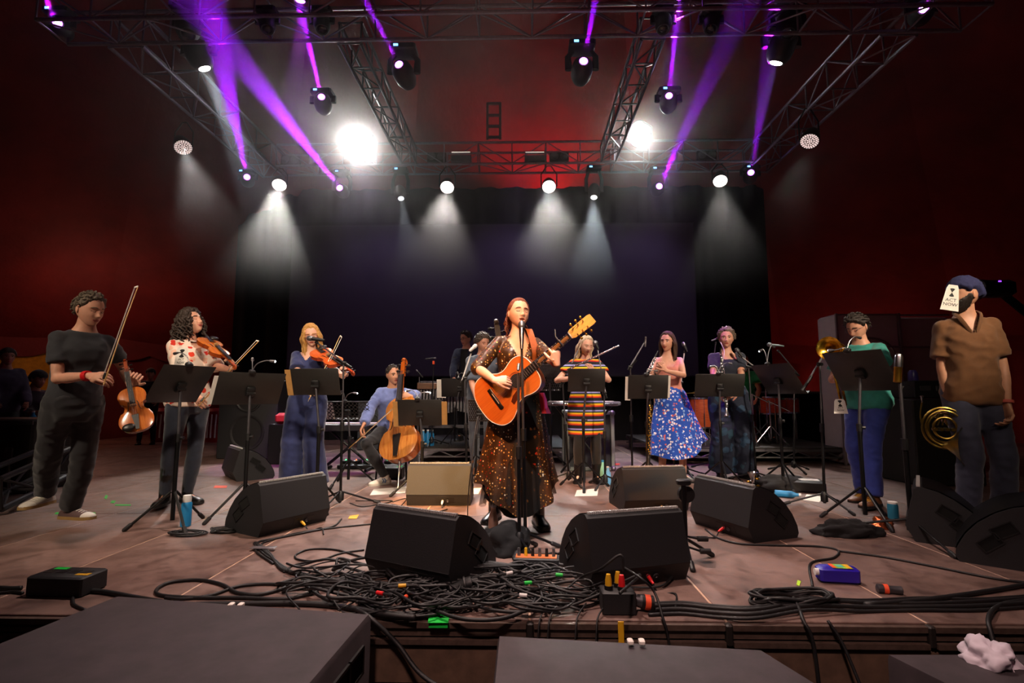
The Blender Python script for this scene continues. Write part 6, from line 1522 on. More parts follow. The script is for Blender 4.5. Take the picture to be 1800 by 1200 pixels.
rb_ = empty('tool_bag', Vector((at(493, 735, 7.6).x, 7.7, 0))); tag(rb_, 'red bag on a dark stand beside the navy jumpsuit', 'bag'); zz = at(493, 745, 7.6).z
MB().bbox((0, 0, zz+.08), (.22, .16, .16), .04).build('bag', mat('red_bag', 'b01228', .7, 0, .15, 20, .1), rb_); MB().bbox((0, 0, zz/2), (.3, .3, zz), .01).build('pedestal', BLACK, rb_)
for px, s_ in ((288, 'left of the floral blouse'), (383, 'right of the floral blouse')):
    q = at(px, 735, 11.2); o = empty('barrel', Vector((q.x, 11.2, 0))); tag(o, 'red and white draped barrel far behind, '+s_, 'barrel'); mb = MB()
    mb.lathe([(.20, 0), (.24, .1), (.24, .35), (.22, .38), (.24, .42), (.26, .66), (.22, .72), (.0, .73)], n=24); mb.build('drum_body', mat('red_drape', '9a1a26', .5, 0, .2, 8, .1), o)
    for i in range(4): MB().tube([(.243*math.cos(a_), .243*math.sin(a_), z_) for a_, z_ in ((-1.9+.35*i, .1), (-1.9+.35*i, .35), (-1.85+.35*i, .6))], .018, 6).build('pale_stripe', PAPER, o)
CASE = mat('dark_case', '17130f', .6, .1, .2, 20, .1)
for i, (px, py, Y_, sz, lb) in enumerate(((20, 800, 5.6, (1.1, .7, .75), 'dark equipment case at the left edge in shadow'), (60, 780, 6.9, (.9, .6, .5), 'dark low case behind the fiddler in the T-shirt'))):
    q = at(px, py, Y_); o = empty('equipment_case', Vector((q.x, Y_, 0))); tag(o, lb, 'case'); MB().bbox((0, 0, sz[2]/2), sz, .02).build('box', CASE, o)
    for z in (.03, sz[2]-.03): MB().box((0, -sz[1]/2-.004, z), (sz[0], .012, .04)).build('edge', DARKALU, o)
    for s_ in (-.3, .3): MB().bbox((s_*sz[0], -sz[1]/2-.01, sz[2]*.55), (.09, .02, .11), .006).build('latch', DARKALU, o)
# low truss sections lying by the left case
o = truss(at(-30, 905, 4.3)*1.0, at(105, 838, 5.2), 'dark spare truss lying on the floor at the left edge', s=.26, bay=.4, m=mat('black_truss', '2a2628', .5, .5, .1, 20, 0))
o.location.z = .05
bt = empty('water_bottle', at(57, 742, 6.2)-Vector((0, 0, 0))); tag(bt, 'blue bottle on the dark case at the left edge', 'bottle'); MB().lathe([(.035, -.1), (.038, -.09), (.038, .06), (.015, .10), (.015, .12), (0, .12)]).build('body', BLUEP, bt); MB().lathe([(.017, .12), (.017, .14), (0, .14)]).build('cap', WHITEP, bt)
# grey container with arched panel on the right, racks on cases
GP = mat('grey_panel', 'c0aeae', .7, 0, .1, 3, .05); a, b = at(1472, 550, 7.6), at(1592, 665, 7.6); gc = empty('equipment_container', Vector(((a.x+b.x)/2, 7.6, 0))); tag(gc, 'pale grey container panels behind the trombonist', 'container')
wx = b.x-a.x; hh = a.z; MB().bbox((0, .3, hh/2), (wx, .5, hh), .03).build('panel', GP, gc); MB().bbox((wx*.9+.05, .36, hh/2-.02), (wx*.8, .5, hh-.06), .02).build('panel', GP, gc)
ar = [Vector((-.32+.0*i, .04, hh-.75)) if False else Vector((.36*math.cos(an), .045, hh-.62+.25*math.sin(an))) for i, an in enumerate([math.pi*j/14 for j in range(15)])]
MB().tube([Vector((.36, .045, .4))]+ar+[Vector((-.36, .045, .4))], .02, 6).build('arch_frame', mat('grey_frame', '7c6c6c', .6, 0, .1, 10, 0), gc)
for z in (hh-.02, hh-.5): MB().box((0, .04, z), (wx, .02, .025)).build('frame_bar', mat('grey_frame', ''), gc); MB().box((wx*.9+.05, .10, z), (wx*.8, .02, .025)).build('frame_bar', mat('grey_frame', ''), gc)
for s_ in (-1, 1): MB().box((s_*wx/2, .04, hh/2), (.03, .03, hh)).build('frame_bar', mat('grey_frame', ''), gc)
q = at(1626, 700, 6.2); rk = empty('equipment_rack', Vector((q.x, 6.2, 0))); tag(rk, 'dark rack of stage boxes between the gold microphone and the brown shirt', 'rack'); h_ = at(1626, 668, 6.2).z
MB().bbox((0, 0, (h_-.22)/2), (.75, .6, h_-.22), .015).build('trunk', CASE, rk); MB().bbox((0, -.02, h_-.11), (.6, .45, .2), .01).build('rack_unit', BLACKP, rk)
for i in range(3): MB().bbox((-.18+.18*i, -.25, h_-.10), (.12, .01, .06), .003).build('front_panel', DARKALU, rk)
MB().lathe([(.05, 0), (.055, .02), (.05, .10), (.03, .13), (0, .13)], None, (-.12, 0, h_-.01), 14).build('jar', mat('purple_jar', '3a3070', .3, 0, .1, 10, 0), rk)
q = at(1745, 508, 5.4); cc = empty('camera_head', q); tag(cc, 'dark camera on a crane arm above the brown-shirt player', 'camera'); MB().bbox((0, 0, 0), (.34, .22, .16), .03).build('body', BLACKP, cc); MB().tube([(-.1, -.1, 0), (-.3, -.16, -.01)], [.07, .08], 14).build('lens_hood', BLACKP, cc); MB().tube([(.1, .05, 0), (1.6, .5, -.9)], .04, 8).build('crane_arm', BLACK, cc); MB().bbox((-.02, -.11, .06), (.03, .01, .015), .003).build('tally_lamp', emis('violet_led', (.3, .05, 1), 2), cc)
rl = empty('barrier_rail', Vector((at(1450, 700, 9.8).x, 9.8, 0))); tag(rl, 'long low rail in front of the red tent wall on the right', 'rail'); h_ = at(1450, 690, 9.8).z
MB().tube([(-1.6, 0, h_), (2.2, 0, h_)], .025, 8).build('top_bar', ALU, rl)
for x in (-1.6, 0, 2.2): MB().tube([(x, 0, 0), (x, 0, h_)], .022, 8).build('post', BLACK, rl)
MB().box((.3, .03, h_/2), (3.8, .01, h_)).build('cloth_skirt', DRAPE, rl)
# ---- guitar stand right of the front monitor
b = fl(1206, 985); gs = empty('guitar_stand', b); tag(gs, 'black guitar stand with foam-tipped arms behind the front right monitor', 'guitar stand'); h_ = at(1205, 850, b.y).z
MB().tube([(0, 0, .02), (0, 0, h_)], .016, 8).build('pole', BLACK, gs); MB().bbox((.0, 0, h_+.01), (.085, .05, .035), .008).build('yoke', BLACKP, gs); MB().lathe([(.05, -.02), (.055, 0), (.05, .02), (0, .02)], Matrix.Rotation(R(90), 3, 'X'), (.025, .04, h_-.07), 16).build('knob_plate', BLACKP, gs)
for z, y in ((.145, -.06), (.085, -.10)):
    MB().tube([(0, 0, z), (.06, y, z)], .007, 6).build('arm', BLACK, gs); MB().tube([(.055, y, z), (.115, y, z)], .016, 10).build('foam_tip', RUBBER, gs)
legs3(gs, .2, .12, .4)
# ================================================================== bottles, tape, boxes, cables
def bottle(px, py, prof, label, cols, cap=None, name='bottle', cat='bottle'):
    o = empty(name, fl(px, py)); tag(o, label, cat); MB().lathe(prof, n=18).build('body', cols, o)
    if cap: MB().lathe(cap[0], n=16).build('cap', cap[1], o)
    return o
bottle(326, 925, [(.030, 0), (.037, .006), (.037, .17), (.030, .185)], 'bright blue bottle with a white cap beside the left music stand', BLUEP, ([(.030, .185), (.031, .21), (.027, .235), (0, .236)], WHITEP))
bottle(867, 938, [(.030, 0), (.036, .005), (.036, .085), (.030, .125), (.020, .165), (.018, .19)], 'pale pink metal bottle with a steel cap at the foot of the singer', mat('pink_steel', 'b09080', .35, .6, .05, 10, 0), ([(.021, .19), (.022, .195), (.022, .222), (.018, .228), (0, .229)], ALU))
bottle(1571, 915, [(.030, 0), (.038, .006), (.038, .12), (.033, .135)], 'teal-blue can with a pale top beside the dark monitor', mat('teal_can', '2a7a98', .4, .2, .1, 10, 0), ([(.034, .135), (.034, .15), (0, .152)], PAPER), 'drink_can', 'can')
bottle(1060, 848, [(.028, 0), (.035, .006), (.035, .16), (.016, .20), (.015, .235)], 'clear green water bottle behind the stand right of the striped dress', mat('aqua_plastic', '8ad0c0', .2, 0, .05, 10, 0), ([(.017, .235), (.017, .255), (0, .256)], BLUEP))
bottle(1069, 852, [(.026, 0), (.033, .006), (.033, .13), (.014, .165), (.013, .19)], 'clear bottle with a blue label in front of the green water bottle', mat('blue_label', '6ab0e0', .3, 0, .1, 10, 0), ([(.015, .19), (.015, .205), (0, .206)], WHITEP))
for i, px in enumerate((744, 752, 759)):
    c = at(px, 770, 7.85); o = bottle(px, 770, [(.03, 0), (.036, .006), (.036, .17), (.02, .20), (.018, .22)], ('leftmost', 'middle', 'rightmost')[i]+' of three blue bottles on the riser behind the cello stand', BLUEP, ([(.019, .22), (.019, .24), (0, .24)], WHITEP)); o.location = (c.x, 7.85, RZ)
o = bottle(1362, 873, [(.028, 0), (.033, .005), (.033, .15), (.016, .19), (.015, .21)], 'blue bottle lying on its side behind the right monitor', BLUEP, ([(.017, .21), (.017, .23), (0, .23)], WHITEP)); o.rotation_euler = (R(90), 0, R(65)); o.location.z = .035
# purple-blue carton with coloured label
o = empty('drink_carton', fl(1473, 1022)); o.rotation_euler = (0, 0, R(-8)); tag(o, 'purple-blue drinks carton lying on the stage with an orange and green label', 'carton')
MB().bbox((0, 0, .040), (.20, .085, .080), .012).build('box', mat('violet_card', '2a1a9a', .35, 0, .1, 10, 0), o)
lb = MB().box((.015, 0, .0808), (.10, .070, .0012)).build('label_panel', mat('lime_print', '8ab83a', .5, 0, .1, 10, 0), o)
MB().box((-.025, 0, .0818), (.02, .068, .001)).build('label_stripe', ORANGE, lb); MB().box((.05, 0, .0818), (.025, .068, .001)).build('label_stripe', YELLOW, lb); MB().box((.012, .0, .0818), (.03, .04, .001)).build('label_stripe', mat('aqua_print', '4ab0b0', .5, 0, .1, 10, 0), lb)
MB().tube([(-.098, -.01, .05), (-.118, -.01, .05)], .018, 12).build('spout', WHITEP, o)
# black power box with tape, left front
o = empty('power_box', fl(91, 1050)); o.rotation_euler = (0, 0, R(-3)); tag(o, 'black power box with green and yellow tape at the left front edge', 'power box')
MB().bbox((0, .08, .048), (.30, .16, .096), .008).build('case', GRAIN, o); MB().box((-.085, .13, .0965), (.075, .03, .0015)).build('tape_strip', GREEN, o); MB().box((.105, .055, .0965), (.07, .03, .0015)).build('tape_strip', YELLOW, o)
for i in range(4): MB().box((-.10+.065*i, .085, .0965), (.045, .045, .002)).build('socket', BLACKP, o)
# power splitter with coloured plugs
o = empty('power_splitter', fl(1090, 1083)); tag(o, 'black splitter box with yellow and red plugs at the stage front', 'power box')
MB().bbox((0, .06, .05), (.155, .11, .10), .006).build('case', GRAIN, o)
for x, y, c_ in ((-.042, .05, YELLOW), (.018, .04, RED), (.008, .085, YELLOW)):
    pg = MB().tube([(x, y, .10), (x, y, .118)], .020, 12).build('socket_ring', BLACKP, o); MB().tube([(x, y, .112), (x, y, .145), (x, y, .168)], [.016, .015, .010], 12).build('plug', c_, pg)
MB().tube([(.078, .06, .05), (.11, .06, .045)], [.026, .030], 14).build('side_socket', DARKALU, o); pg = MB().tube([(.11, .06, .043), (.165, .06, .036)], .032, 14).build('cable_coupler', BLACKP, o); MB().tube([(.125, .06, .041), (.15, .06, .038)], .0335, 14).build('orange_ring', ORANGE, pg)
# jack panel of the singer
o = empty('jack_panel', fl(942, 1008)); o.rotation_euler = (0, 0, R(-4)); tag(o, 'orange-faced stage box full of plugs between the two front monitors', 'stage box')
MB().bbox((0, .05, .04), (.26, .10, .08), .006).build('case', GRAIN, o); MB().box((0, .048, .0812), (.235, .075, .002)).build('face_panel', mat('orange_panel', 'b8683c', .4, .2, .1, 20, 0), o)
for i in range(6):
    c_ = (ALU, YELLOW, BLACKP, ALU, BLACKP, ALU)[i]; MB().tube([(-.10+.04*i, .05, .082), (-.10+.04*i, .052, .125)], [.010, .008], 8).build('plug', c_, o)
# blue and black round connectors
for px, py, an, c_, lb in ((784, 1030, 20, BLUEP, 'bright blue round power connector on the cable heap'), (812, 1048, 10, BLACKP, 'black round power connector beside the blue one')):
    o = empty('power_connector', fl(px, py)+Vector((0, 0, .05))); tag(o, lb, 'connector'); M = Matrix.Rotation(R(an), 3, 'Z') @ Matrix.Rotation(R(78), 3, 'Y')
    MB().lathe([(.012, -.07), (.024, -.06), (.028, .0), (.034, .01), (.036, .05), (.030, .052), (.028, .02), (0, .02)], M).build('body', c_, o); MB().lathe([(.038, .01), (.042, .012), (.042, .02), (.038, .022)], M).build('locking_ring', c_, o)
o = empty('cable_coupler', fl(1565, 1043)+Vector((0, 0, .02))); tag(o, 'dark cable coupler with an orange ring lying at the right', 'connector'); M = Matrix.Rotation(R(-14), 3, 'Z') @ Matrix.Rotation(R(90), 3, 'Y')
MB().lathe([(.014, -.06), (.022, -.055), (.022, -.01), (.018, 0), (.020, .05), (.012, .055), (0, .056)], M).build('body', DARKALU, o); MB().lathe([(.0225, -.03), (.024, -.03), (.024, -.01), (.0225, -.01)], M).build('orange_ring', ORANGE, o)
# cloths, bag, paper
def crumple(name, c, size, m, label, cat, seed=0, sub=4, amp=.35, flat=.0):
    D, F = ico(sub); P = []
    for d in D:
        n_ = mnoise.noise((d[0]*1.7+seed, d[1]*1.7, d[2]*1.7)); n2 = 1-2*abs(mnoise.noise((d[0]*3+seed, d[1]*3+4, d[2]*3))); k = 1+amp*(n_+.5*n2)
        z = d[2]*k; P.append(Vector((d[0]*k*size[0], d[1]*k*size[1], max(z, -.35)*size[2]+.35*size[2])))
    mb = MB(); mb.v = [tuple(v) for v in P]; mb.f = list(F); mb.m = [0]*len(F); o = mb.build(name, m, None, True, fix=False); o.location = c; tag(o, label, cat); return o
crumple('black_cloth', fl(888, 972)+Vector((0, .05, 0)), (.15, .13, .12), mat('black_velvet', '0c0a0c', .95, 0, .2, 20, .2), 'crumpled black cloth heaped at the base of the centre stand', 'cloth', 3)
crumple('black_bag', fl(1490, 940), (.20, .09, .075), mat('black_velvet', ''), 'soft black bag lying under the trombone stand', 'bag', 8)
crumple('dark_coat', fl(1375, 860), (.30, .18, .10), mat('dark_fleece', '1a1718', .95, 0, .2, 20, .2), 'dark coat thrown on the floor behind the right monitor', 'coat', 12)
crumple('copper_foil', fl(1552, 928), (.06, .05, .055), mat('copper', 'b0603c', .3, .9, .2, 20, .3), 'crumpled copper foil by the feet of the trombone stand', 'foil', 5, 4, .5)
crumple('crumpled_paper', fl(1742, 1168, .03)+Vector((0, 0, .0)), (.07, .06, .06), mat('white_tissue', 'cfc4d0', .9, 0, .05, 10, .2), 'crumpled white paper on the right-hand black box', 'paper', 9, 4, .6)
ic = empty('instrument_case', fl(1420, 866)); ic.rotation_euler = (0, 0, R(-20)); tag(ic, 'small dark open instrument case with pale papers behind the right monitor', 'case'); MB().bbox((0, .1, .06), (.34, .24, .12), .02).build('shell', CASE, ic); MB().box((0, .09, .122), (.24, .12, .004)).build('papers', PAPER, ic)
sv = empty('instrument_stand', fl(1325, 862)); tag(sv, 'cluster of shiny silver keys and bell parts on a floor stand behind the right monitor', 'instrument'); legs3(sv, .12, .08, .3, .007); MB().lathe([(.012, .06), (.02, .10), (.04, .16), (.06, .19), (.058, .192), (.035, .16)], None, (0, 0, 0), 18).build('bell', CHROME, sv)
for i in range(5): MB().ell((.05*math.cos(i*1.3), .05*math.sin(i*1.3), .05+.02*i), (.022, .022, .012), None, 10, 6).build('key_cup', CHROME if i % 2 else GOLD, sv)
def sheet(pxs, label, col=PAPER, z=.003, name='paper_sheet', cat='paper'):
    P = [fl(x, y, z) for x, y in pxs]; c = sum(P, Vector())/len(P); n = len(P); mb = MB(); mb.add([q-c for q in P]+[q-c-Vector((0, 0, .002)) for q in P], [tuple(range(n)), tuple(range(2*n-1, n-1, -1))]+[(i, (i+1) % n, n+(i+1) % n, n+i) for i in range(n)])
    o = mb.build(name, col, None, False); o.location = c; tag(o, label, cat); return o
sheet([(650, 870), (657, 859), (715, 855), (712, 866)], 'white sheet of paper on the floor before the cello')
sheet([(826, 868), (829, 858), (846, 857), (841, 868)], 'white scrap of paper beside the tan-lit monitor')
sheet([(1010, 872), (1014, 861), (1052, 858), (1050, 871)], 'white sheet of paper under the flautist stand')
sheet([(1412, 878), (1418, 868), (1446, 873), (1440, 882)], 'white sheet with a pink edge behind the right monitor')
for i, (pts, c_, lb) in enumerate((
    ([(612, 911), (615, 906), (631, 904), (627, 911)], YELLOW, 'yellow tape mark on the lit floor left of centre'),
    ([(375, 857), (378, 853), (400, 853), (398, 857)], ORANGE, 'orange tape mark before the shadowed monitor'),
    ([(96, 903), (98, 900), (168, 900), (168, 903)], GREEN, 'green tape line behind the sneakers of the fiddler'),
    ([(202, 888), (203, 886), (230, 886), (230, 888)], GREEN, 'short green tape mark right of the fiddler'),
    ([(183, 875), (186, 869), (190, 871), (187, 877)], GREEN, 'green tape scrap beyond the fiddler'),
    ([(194, 883), (197, 879), (204, 880), (200, 884)], GREEN, 'green tape scrap by the short green mark'),
    ([(345, 800), (346, 796), (352, 796), (351, 800)], ORANGE, 'small orange tape mark behind the boots'),
    ([(1080, 817), (1081, 814), (1090, 814), (1089, 817)], ORANGE, 'small orange mark right of the flight case'),
    ([(1400, 1027), (1402, 1019), (1408, 1021), (1405, 1029)], mat('lime', 'a8d828', .6, 0, .1, 10, 0), 'lime scrap on the floor left of the purple carton'),
    ([(752, 1094), (755, 1078), (790, 1078), (788, 1094)], GREEN, 'bright green tape folded over the stage edge'))):
    sheet(pts, lb, c_, .004, 'floor_tape', 'tape')
o = MB().bbox((fl(1088, 1088).x, 2.385, -.06), (.026, .004, .14), .001).build('yellow_strap', YELLOW); tag(o, 'yellow strap hanging over the stage front below the splitter', 'strap')
o = MB().bbox((fl(771, 1092).x, 2.38, -.012), (.085, .004, .022), .001).build('green_flap', GREEN); tag(o, 'green tape flap on the front rail', 'tape')
# ---- cables
HEAP = 'black cables of the heap'
def cable(pxs, label, r=.006, group=None, z=None, k=8, name='cable', m=RUBBER):
    P = []
    for q in pxs:
        if isinstance(q, Vector): P.append(q)
        else: P.append(fl(q[0], q[1], (q[2] if len(q) > 2 else (z or 0))+r))
    o0 = P[0].copy(); o = cmb([q-o0 for q in P], r, 7, k).build(name, m, None, True, fix=False); o.location = o0; tag(o, label, 'cable', group); return o
cable([(0, 1033), (20, 1034), (38, 1033)], 'black cable running into the left side of the power box', .012)
cable([(-10, 1043), (20, 1040), (40, 1042)], 'second cable at the left side of the power box', .008)
cable([(145, 1037), (185, 1040), (240, 1050), (300, 1060)], 'thick black cable leaving the power box to the right', .012)
cable([(128, 1048), (130, 1062), (150, 1072)], 'thin cable curling down from the power box', .007)
cable([(560, 1040), (500, 1052), (420, 1050), (345, 1050), (285, 1046), (275, 1036), (300, 1023), (350, 1019), (390, 1027), (420, 1042), (470, 1042), (540, 1018)], 'long black cable loop left of the heap', .009)
cable([(520, 1030), (470, 1026), (420, 1030), (370, 1046), (320, 1052), (290, 1050)], 'second strand of the left cable loop', .008)
cable([(345, 1062), (420, 1061), (520, 1060), (600, 1066), (680, 1080, .01), (730, 1085, .01)], 'thick cable along the stage edge left of the heap', .013)
cable([(640, 966), (600, 972), (560, 985), (525, 983), (520, 975), (545, 965), (590, 966), (640, 980)], 'thin looped cable on the lit floor left of the front monitor', .006)
cable([(600, 912), (585, 925), (540, 935), (490, 945), (455, 952), (450, 968), (480, 990)], 'cable from the yellow-plug monitor to the bundle', .007)
cable([(660, 920), (600, 926), (530, 935), (480, 948), (460, 960), (500, 1005)], 'thin cable along the lit floor behind the front left monitor', .006)
for i in range(9):
    o_ = (RNG.rand()-.5)*10; o2 = (RNG.rand()-.5)*10
    cable([(448+o_*.4, 955+o2*.4), (470+o_, 975+o2*.5), (500+o2, 998+o_*.5), (535+o_, 1012+o2*.6, .01), (580+o2, 1020+o_, .02), (640+o_*2, 1015+o2*2, .03)], 'black cable in the taped bundle running to the heap', .006+.002*(i % 2), 'bundled cables')
def loopcable(cx, cy, rx, ry, turns, label, grp, r=.006, zz=.02, seed=0, wob=.25):
    rg = np.random.RandomState(seed); c = fl(cx, cy); P = []
    n = int(turns*7)
    for i in range(n):
        a = 2*math.pi*i/7+seed; k = 1+wob*(rg.rand()-.5)*2
        P.append(Vector((c.x+rx*k*math.cos(a), c.y+ry*k*math.sin(a), r+rg.rand()*zz)))
    cable(P, label, r, grp, k=6)
hl = 'black cable looped in the big heap at the stage front'
ZN = ((590, 'at the left end of the heap'), (650, 'below the front left monitor'), (710, 'left of the blue connector'), (780, 'over the blue connector'), (850, 'before the black cloth'), (920, 'before the orange-faced stage box'), (985, 'at the right end of the heap by the splitter'))
for zi, (zx, zl) in enumerate(ZN):
    for ti, (tr_, tl) in enumerate(((.004, 'thin'), (.006, 'medium'), (.008, 'thick'))):
        for si in range(2):
            rg = np.random.RandomState(100+zi*17+ti*5+si*3); cy = rg.uniform(1002, 1034) if si else rg.uniform(1040, 1072)
            loopcable(zx+rg.uniform(-30, 30), cy, rg.uniform(.10, .26), rg.uniform(.06, .15), rg.uniform(1.1, 2.5), '%s black cable looping %s, %s row' % (tl, zl, ('front', 'rear')[si]), HEAP, tr_, .06, 200+zi*11+ti*7+si, .22)
for i in range(10):
    rg = np.random.RandomState(300+i); y0 = rg.uniform(1015, 1060)
    P = [(rg.uniform(540, 640), y0, .01)]+[(x+rg.uniform(-20, 20), 1030+rg.uniform(-26, 40), rg.uniform(.01, .07)) for x in (680, 740, 800, 860, 930)]+[(rg.uniform(960, 1040), rg.uniform(1040, 1080), .01)]
    cable(P, 'black cable snaking lengthwise through the heap', .004+.003*rg.rand(), 'lengthwise heap cables')
ORD = ('first', 'second', 'third', 'fourth', 'fifth', 'sixth')
for i in range(5):
    cable([(700, 1024+4*i, .03), (760, 1005+3*i, .06), (790, 990+2*i, .08), (840, 985+3*i, .07), (905+i*8, 992, .05), (930+6*i, 990, .06)], ORD[i]+' from the left of five cables arching up to the orange-faced stage box', .005, 'cables of the stage box')
for i in range(4): cable([(625+8*i, 1048, .01), (640+7*i, 1068-i, .01), (690, 1082-2*i, .01), (760, 1080-3*i, .01), (830, 1062-3*i, .02)], ORD[i]+' from the outside of four nested cable curves low in the heap', .006, 'nested heap curves')
cable([(755, 1055, .02), (765, 1072, .02), (820, 1088, .02), (890, 1085, .02), (940, 1060, .03), (900, 1055, .03)], 'thick cable loop bulging at the stage edge under the heap', .009)
cable([(840, 1015, .06), (880, 1015, .07), (920, 1045, .04), (980, 1068, .02), (1040, 1050, .04), (1090, 1025, .08), (1125, 1010, .11), (1090, 1042, .17)], 'cable arching from the heap into the yellow plug', .007)
cable([Vector((fl(1093, 1060).x, 2.55, .16)), Vector((fl(1093, 1060).x-.01, 2.56, .24)), (1055, 1000, .16), (1020, 1015, .06), (985, 1045, .02)], 'grey cable arching over the splitter into its red plug', .006)
cable([Vector((fl(1102, 1070).x, 2.60, .17)), (1125, 1015, .16), (1150, 1040, .10), (1165, 1085, .02), Vector((fl(1172, 1094).x, 2.37, -.08)), Vector((fl(1178, 1094).x, 2.33, -.4))], 'cable looping from the splitter down over the stage front', .006)
cable([(1185, 1010, .02), (1160, 1030, .01), (1100, 1032, .01), (1040, 1030, .01)], 'cable under the front right monitor', .006)
# runs to the right
for i, (yy, rr) in enumerate(((1062, .009), (1070, .010), (1078, .008), (1058, .007))):
    cable([(1140, yy+2), (1200, yy), (1260, yy+6), (1330, yy+8, .01), (1420, yy-6, .02), (1520, yy-4), (1620, yy-2-2*i), (1720, yy-6), (1815, yy-12)], ORD[i]+' of four thick black cables run along the right stage edge', rr, 'right edge cables')
loopcable(1395, 1062, .185, .080, 9, 'coil of black cable on the right stage edge', None, .0075, .05, 400, .16)
cable([(1240, 930), (1262, 945), (1300, 955), (1360, 958), (1440, 960), (1473, 967), (1465, 980), (1425, 990), (1428, 1030)], 'cable from the red-plug monitor curving back to the coil', .007)
cable([(1475, 968), (1550, 978), (1640, 995), (1740, 1015), (1815, 1025)], 'long cable crossing the right stage floor', .007)
cable([(1520, 1062), (1640, 1052), (1740, 1038), (1815, 1025)], 'heavy cable rising to the right edge', .012)
cable([(1800, 1055), (1760, 1062), (1738, 1085, .01), Vector((fl(1722, 1094).x, 2.37, -.06)), Vector((fl(1715, 1094).x, 2.30, -.3))], 'cable dropping over the stage front at the right', .010)
cable([(1395, 1050, .04), (1405, 1070, .02), (1412, 1090, .01), Vector((fl(1418, 1094).x, 2.36, -.1)), Vector((fl(1420, 1094).x, 2.33, -.6))], 'cable hanging from the coil down the stage front', .008)
cable([(1455, 1090, .01), Vector((fl(1470, 1094).x, 2.35, -.1)), Vector((fl(1500, 1094).x, 2.2, -.5))], 'second cable hanging from the coil', .007)
cable([(625, 1070, .01), (650, 1085, .01), Vector((fl(700, 1094).x, 2.36, -.08)), Vector((fl(760, 1094).x, 2.30, -.20)), Vector((fl(880, 1094).x, 2.26, -.30))], 'thick cable sagging below the stage edge between the two black boxes', .010)
for i, px in enumerate((945, 962, 1010, 1046)):
    cable([(px+20, 1060, .03), (px+5, 1085, .01), Vector((fl(px, 1094).x, 2.37, -.06)), Vector((fl(px-8, 1094).x, 2.34, -.22))], ORD[i]+' from the left of four thin cables dropping over the stage front', .004, 'front drop cables')
cable([at(845, 735, 4.3), at(838, 740, 4.2), at(825, 850, 3.9), fl(822, 905), fl(826, 918)], 'thin guitar lead hanging down beside the sequinned skirt', .004)
cable([(625, 880), (690, 880), (640, 890), (615, 884)], 'thin coil of cable at the boom stand', .005)
cable([(690, 882), (714, 876), (700, 892), (688, 886), (712, 890)], 'thin loop of cable before the tan-lit monitor', .004)
loopcable(330, 940, .11, .05, 6, 'black cable coiled at the feet of the left music stand', None, .005, .02, 500, .3)
loopcable(395, 935, .085, .05, 6, 'black cable coiled beside the yellow-plug monitor', None, .005, .03, 520, .3)
loopcable(970, 985, .10, .06, 5, 'cable curled round the base of the centre stand', None, .004, .05, 540, .35)
for px, py, z_, an, c_, lb in ((707, 1029, .09, 10, YELLOW, 'yellow label wrapped on a cable at the middle of the heap'), (668, 1042, .08, -20, RED, 'red label wrapped on a cable left in the heap'), (711, 1050, .05, 70, ORANGE, 'orange connector end low in the heap'), (983, 1010, .07, -5, GREEN, 'green tape round a cable by the orange-faced stage box'), (928, 1024, .09, 15, GREEN, 'green tape round a cable in front of the orange-faced stage box'), (895, 1007, .09, 30, WHITEP, 'white label on a cable by the orange-faced stage box'), (920, 1046, .06, -10, WHITEP, 'white label on a cable at the right of the heap')):
    o = empty('cable_label', fl(px, py, z_)); tag(o, lb, 'label'); M = Matrix.Rotation(R(an), 3, 'Z') @ Matrix.Rotation(R(90), 3, 'Y'); MB().lathe([(.004, -.02), (.0095, -.018), (.0095, .018), (.004, .02)], M, n=10).build('sleeve', c_, o); MB().tube([M @ Vector((0, 0, -.07)), M @ Vector((0, 0, 0)), M @ Vector((0, 0, .07))], .006, 6).build('cable_piece', RUBBER, o)
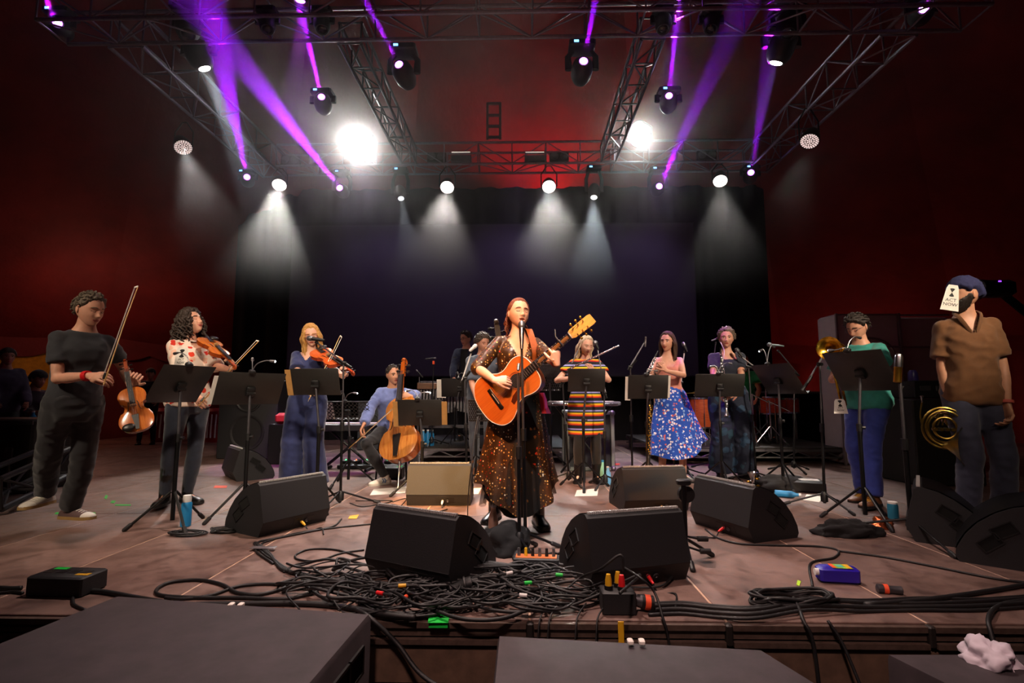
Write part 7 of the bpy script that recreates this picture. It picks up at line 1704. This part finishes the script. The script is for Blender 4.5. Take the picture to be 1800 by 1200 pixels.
o = empty('gaffer_tape', fl(463, 967)); tag(o, 'grey tape holding down the cable bundle', 'tape'); MB().bbox((0, 0, .018), (.16, .05, .006), .002).build('strip', mat('grey_tape', '6a6468', .5, .2, .1, 10, 0), o)
# ---- front black boxes (sub-woofers) standing in the pit
SUB = mat('scuffed_black', '3c3438', .62, 0, .3, 9, .18, .003)
def sub(corners, z, label):
    P = [fl(x, y, z) for x, y in corners]; c = sum(P, Vector())/4; c0 = Vector((c.x, c.y, -1.1)); o = empty('bass_speaker', c0); tag(o, label, 'speaker')
    top = [q-c0 for q in P]; b_ = .02; ins = lambda q, k, zz: Vector(((q.x)*k, (q.y)*k, zz))
    H_ = z+1.1; MB().loft([[ins(q, 1, 0) for q in top], [ins(q, 1, H_-.02) for q in top], [ins(q, .985, H_) for q in top]]).build('cabinet', SUB, o)
    # side with handles: between corners 1 and 2
    A, B = top[1], top[2]; d = (B-A).normalized(); n_ = Vector((d.y, -d.x, 0)); n_ = n_ if n_.dot((A+B)/2) > 0 else -n_
    for u in (.30, .55):
        q = A+(B-A)*u+n_*.004; q.z = H_-.14; M = frame(d, n_)
        fr = MB()
        for dx, dy, sx, sy in ((0, .05, .15, .012), (0, -.05, .15, .012), (.07, 0, .012, .11), (-.07, 0, .012, .11)): fr.box(q+M @ Vector((dx, dy, 0)), (sx, sy, .012), M)
        h_ = fr.build('handle', BLACKP, o); MB().box(q-n_*.002, (.13, .09, .003), M).build('handle_recess', mat('deep_black', ''), h_)
    return o, top, H_
sub([(205, 1047), (652, 1079), (545, 1205), (-190, 1205)], .06, 'wide black bass speaker in the pit at the lower left')
sub([(875, 1117), (1340, 1142), (1475, 1225), (862, 1240)], .04, 'wide black bass speaker in the pit at bottom centre')
sub([(1560, 1150), (1815, 1150), (1840, 1215), (1690, 1215)], .04, 'black bass speaker in the pit at the lower right corner under crumpled paper')
for px, py in ((415, 1066), (1118, 1131)):
    o = empty('hinge_clip', fl(px, py, .05)); tag(o, 'pair of pale clips at the back edge of the %s bass speaker' % ('lower left' if px < 800 else 'bottom centre'), 'clip')
    for s_ in (-1, 1): MB().bbox((s_*.022, 0, .008), (.022, .03, .016), .003).build('clip', PAPER, o)
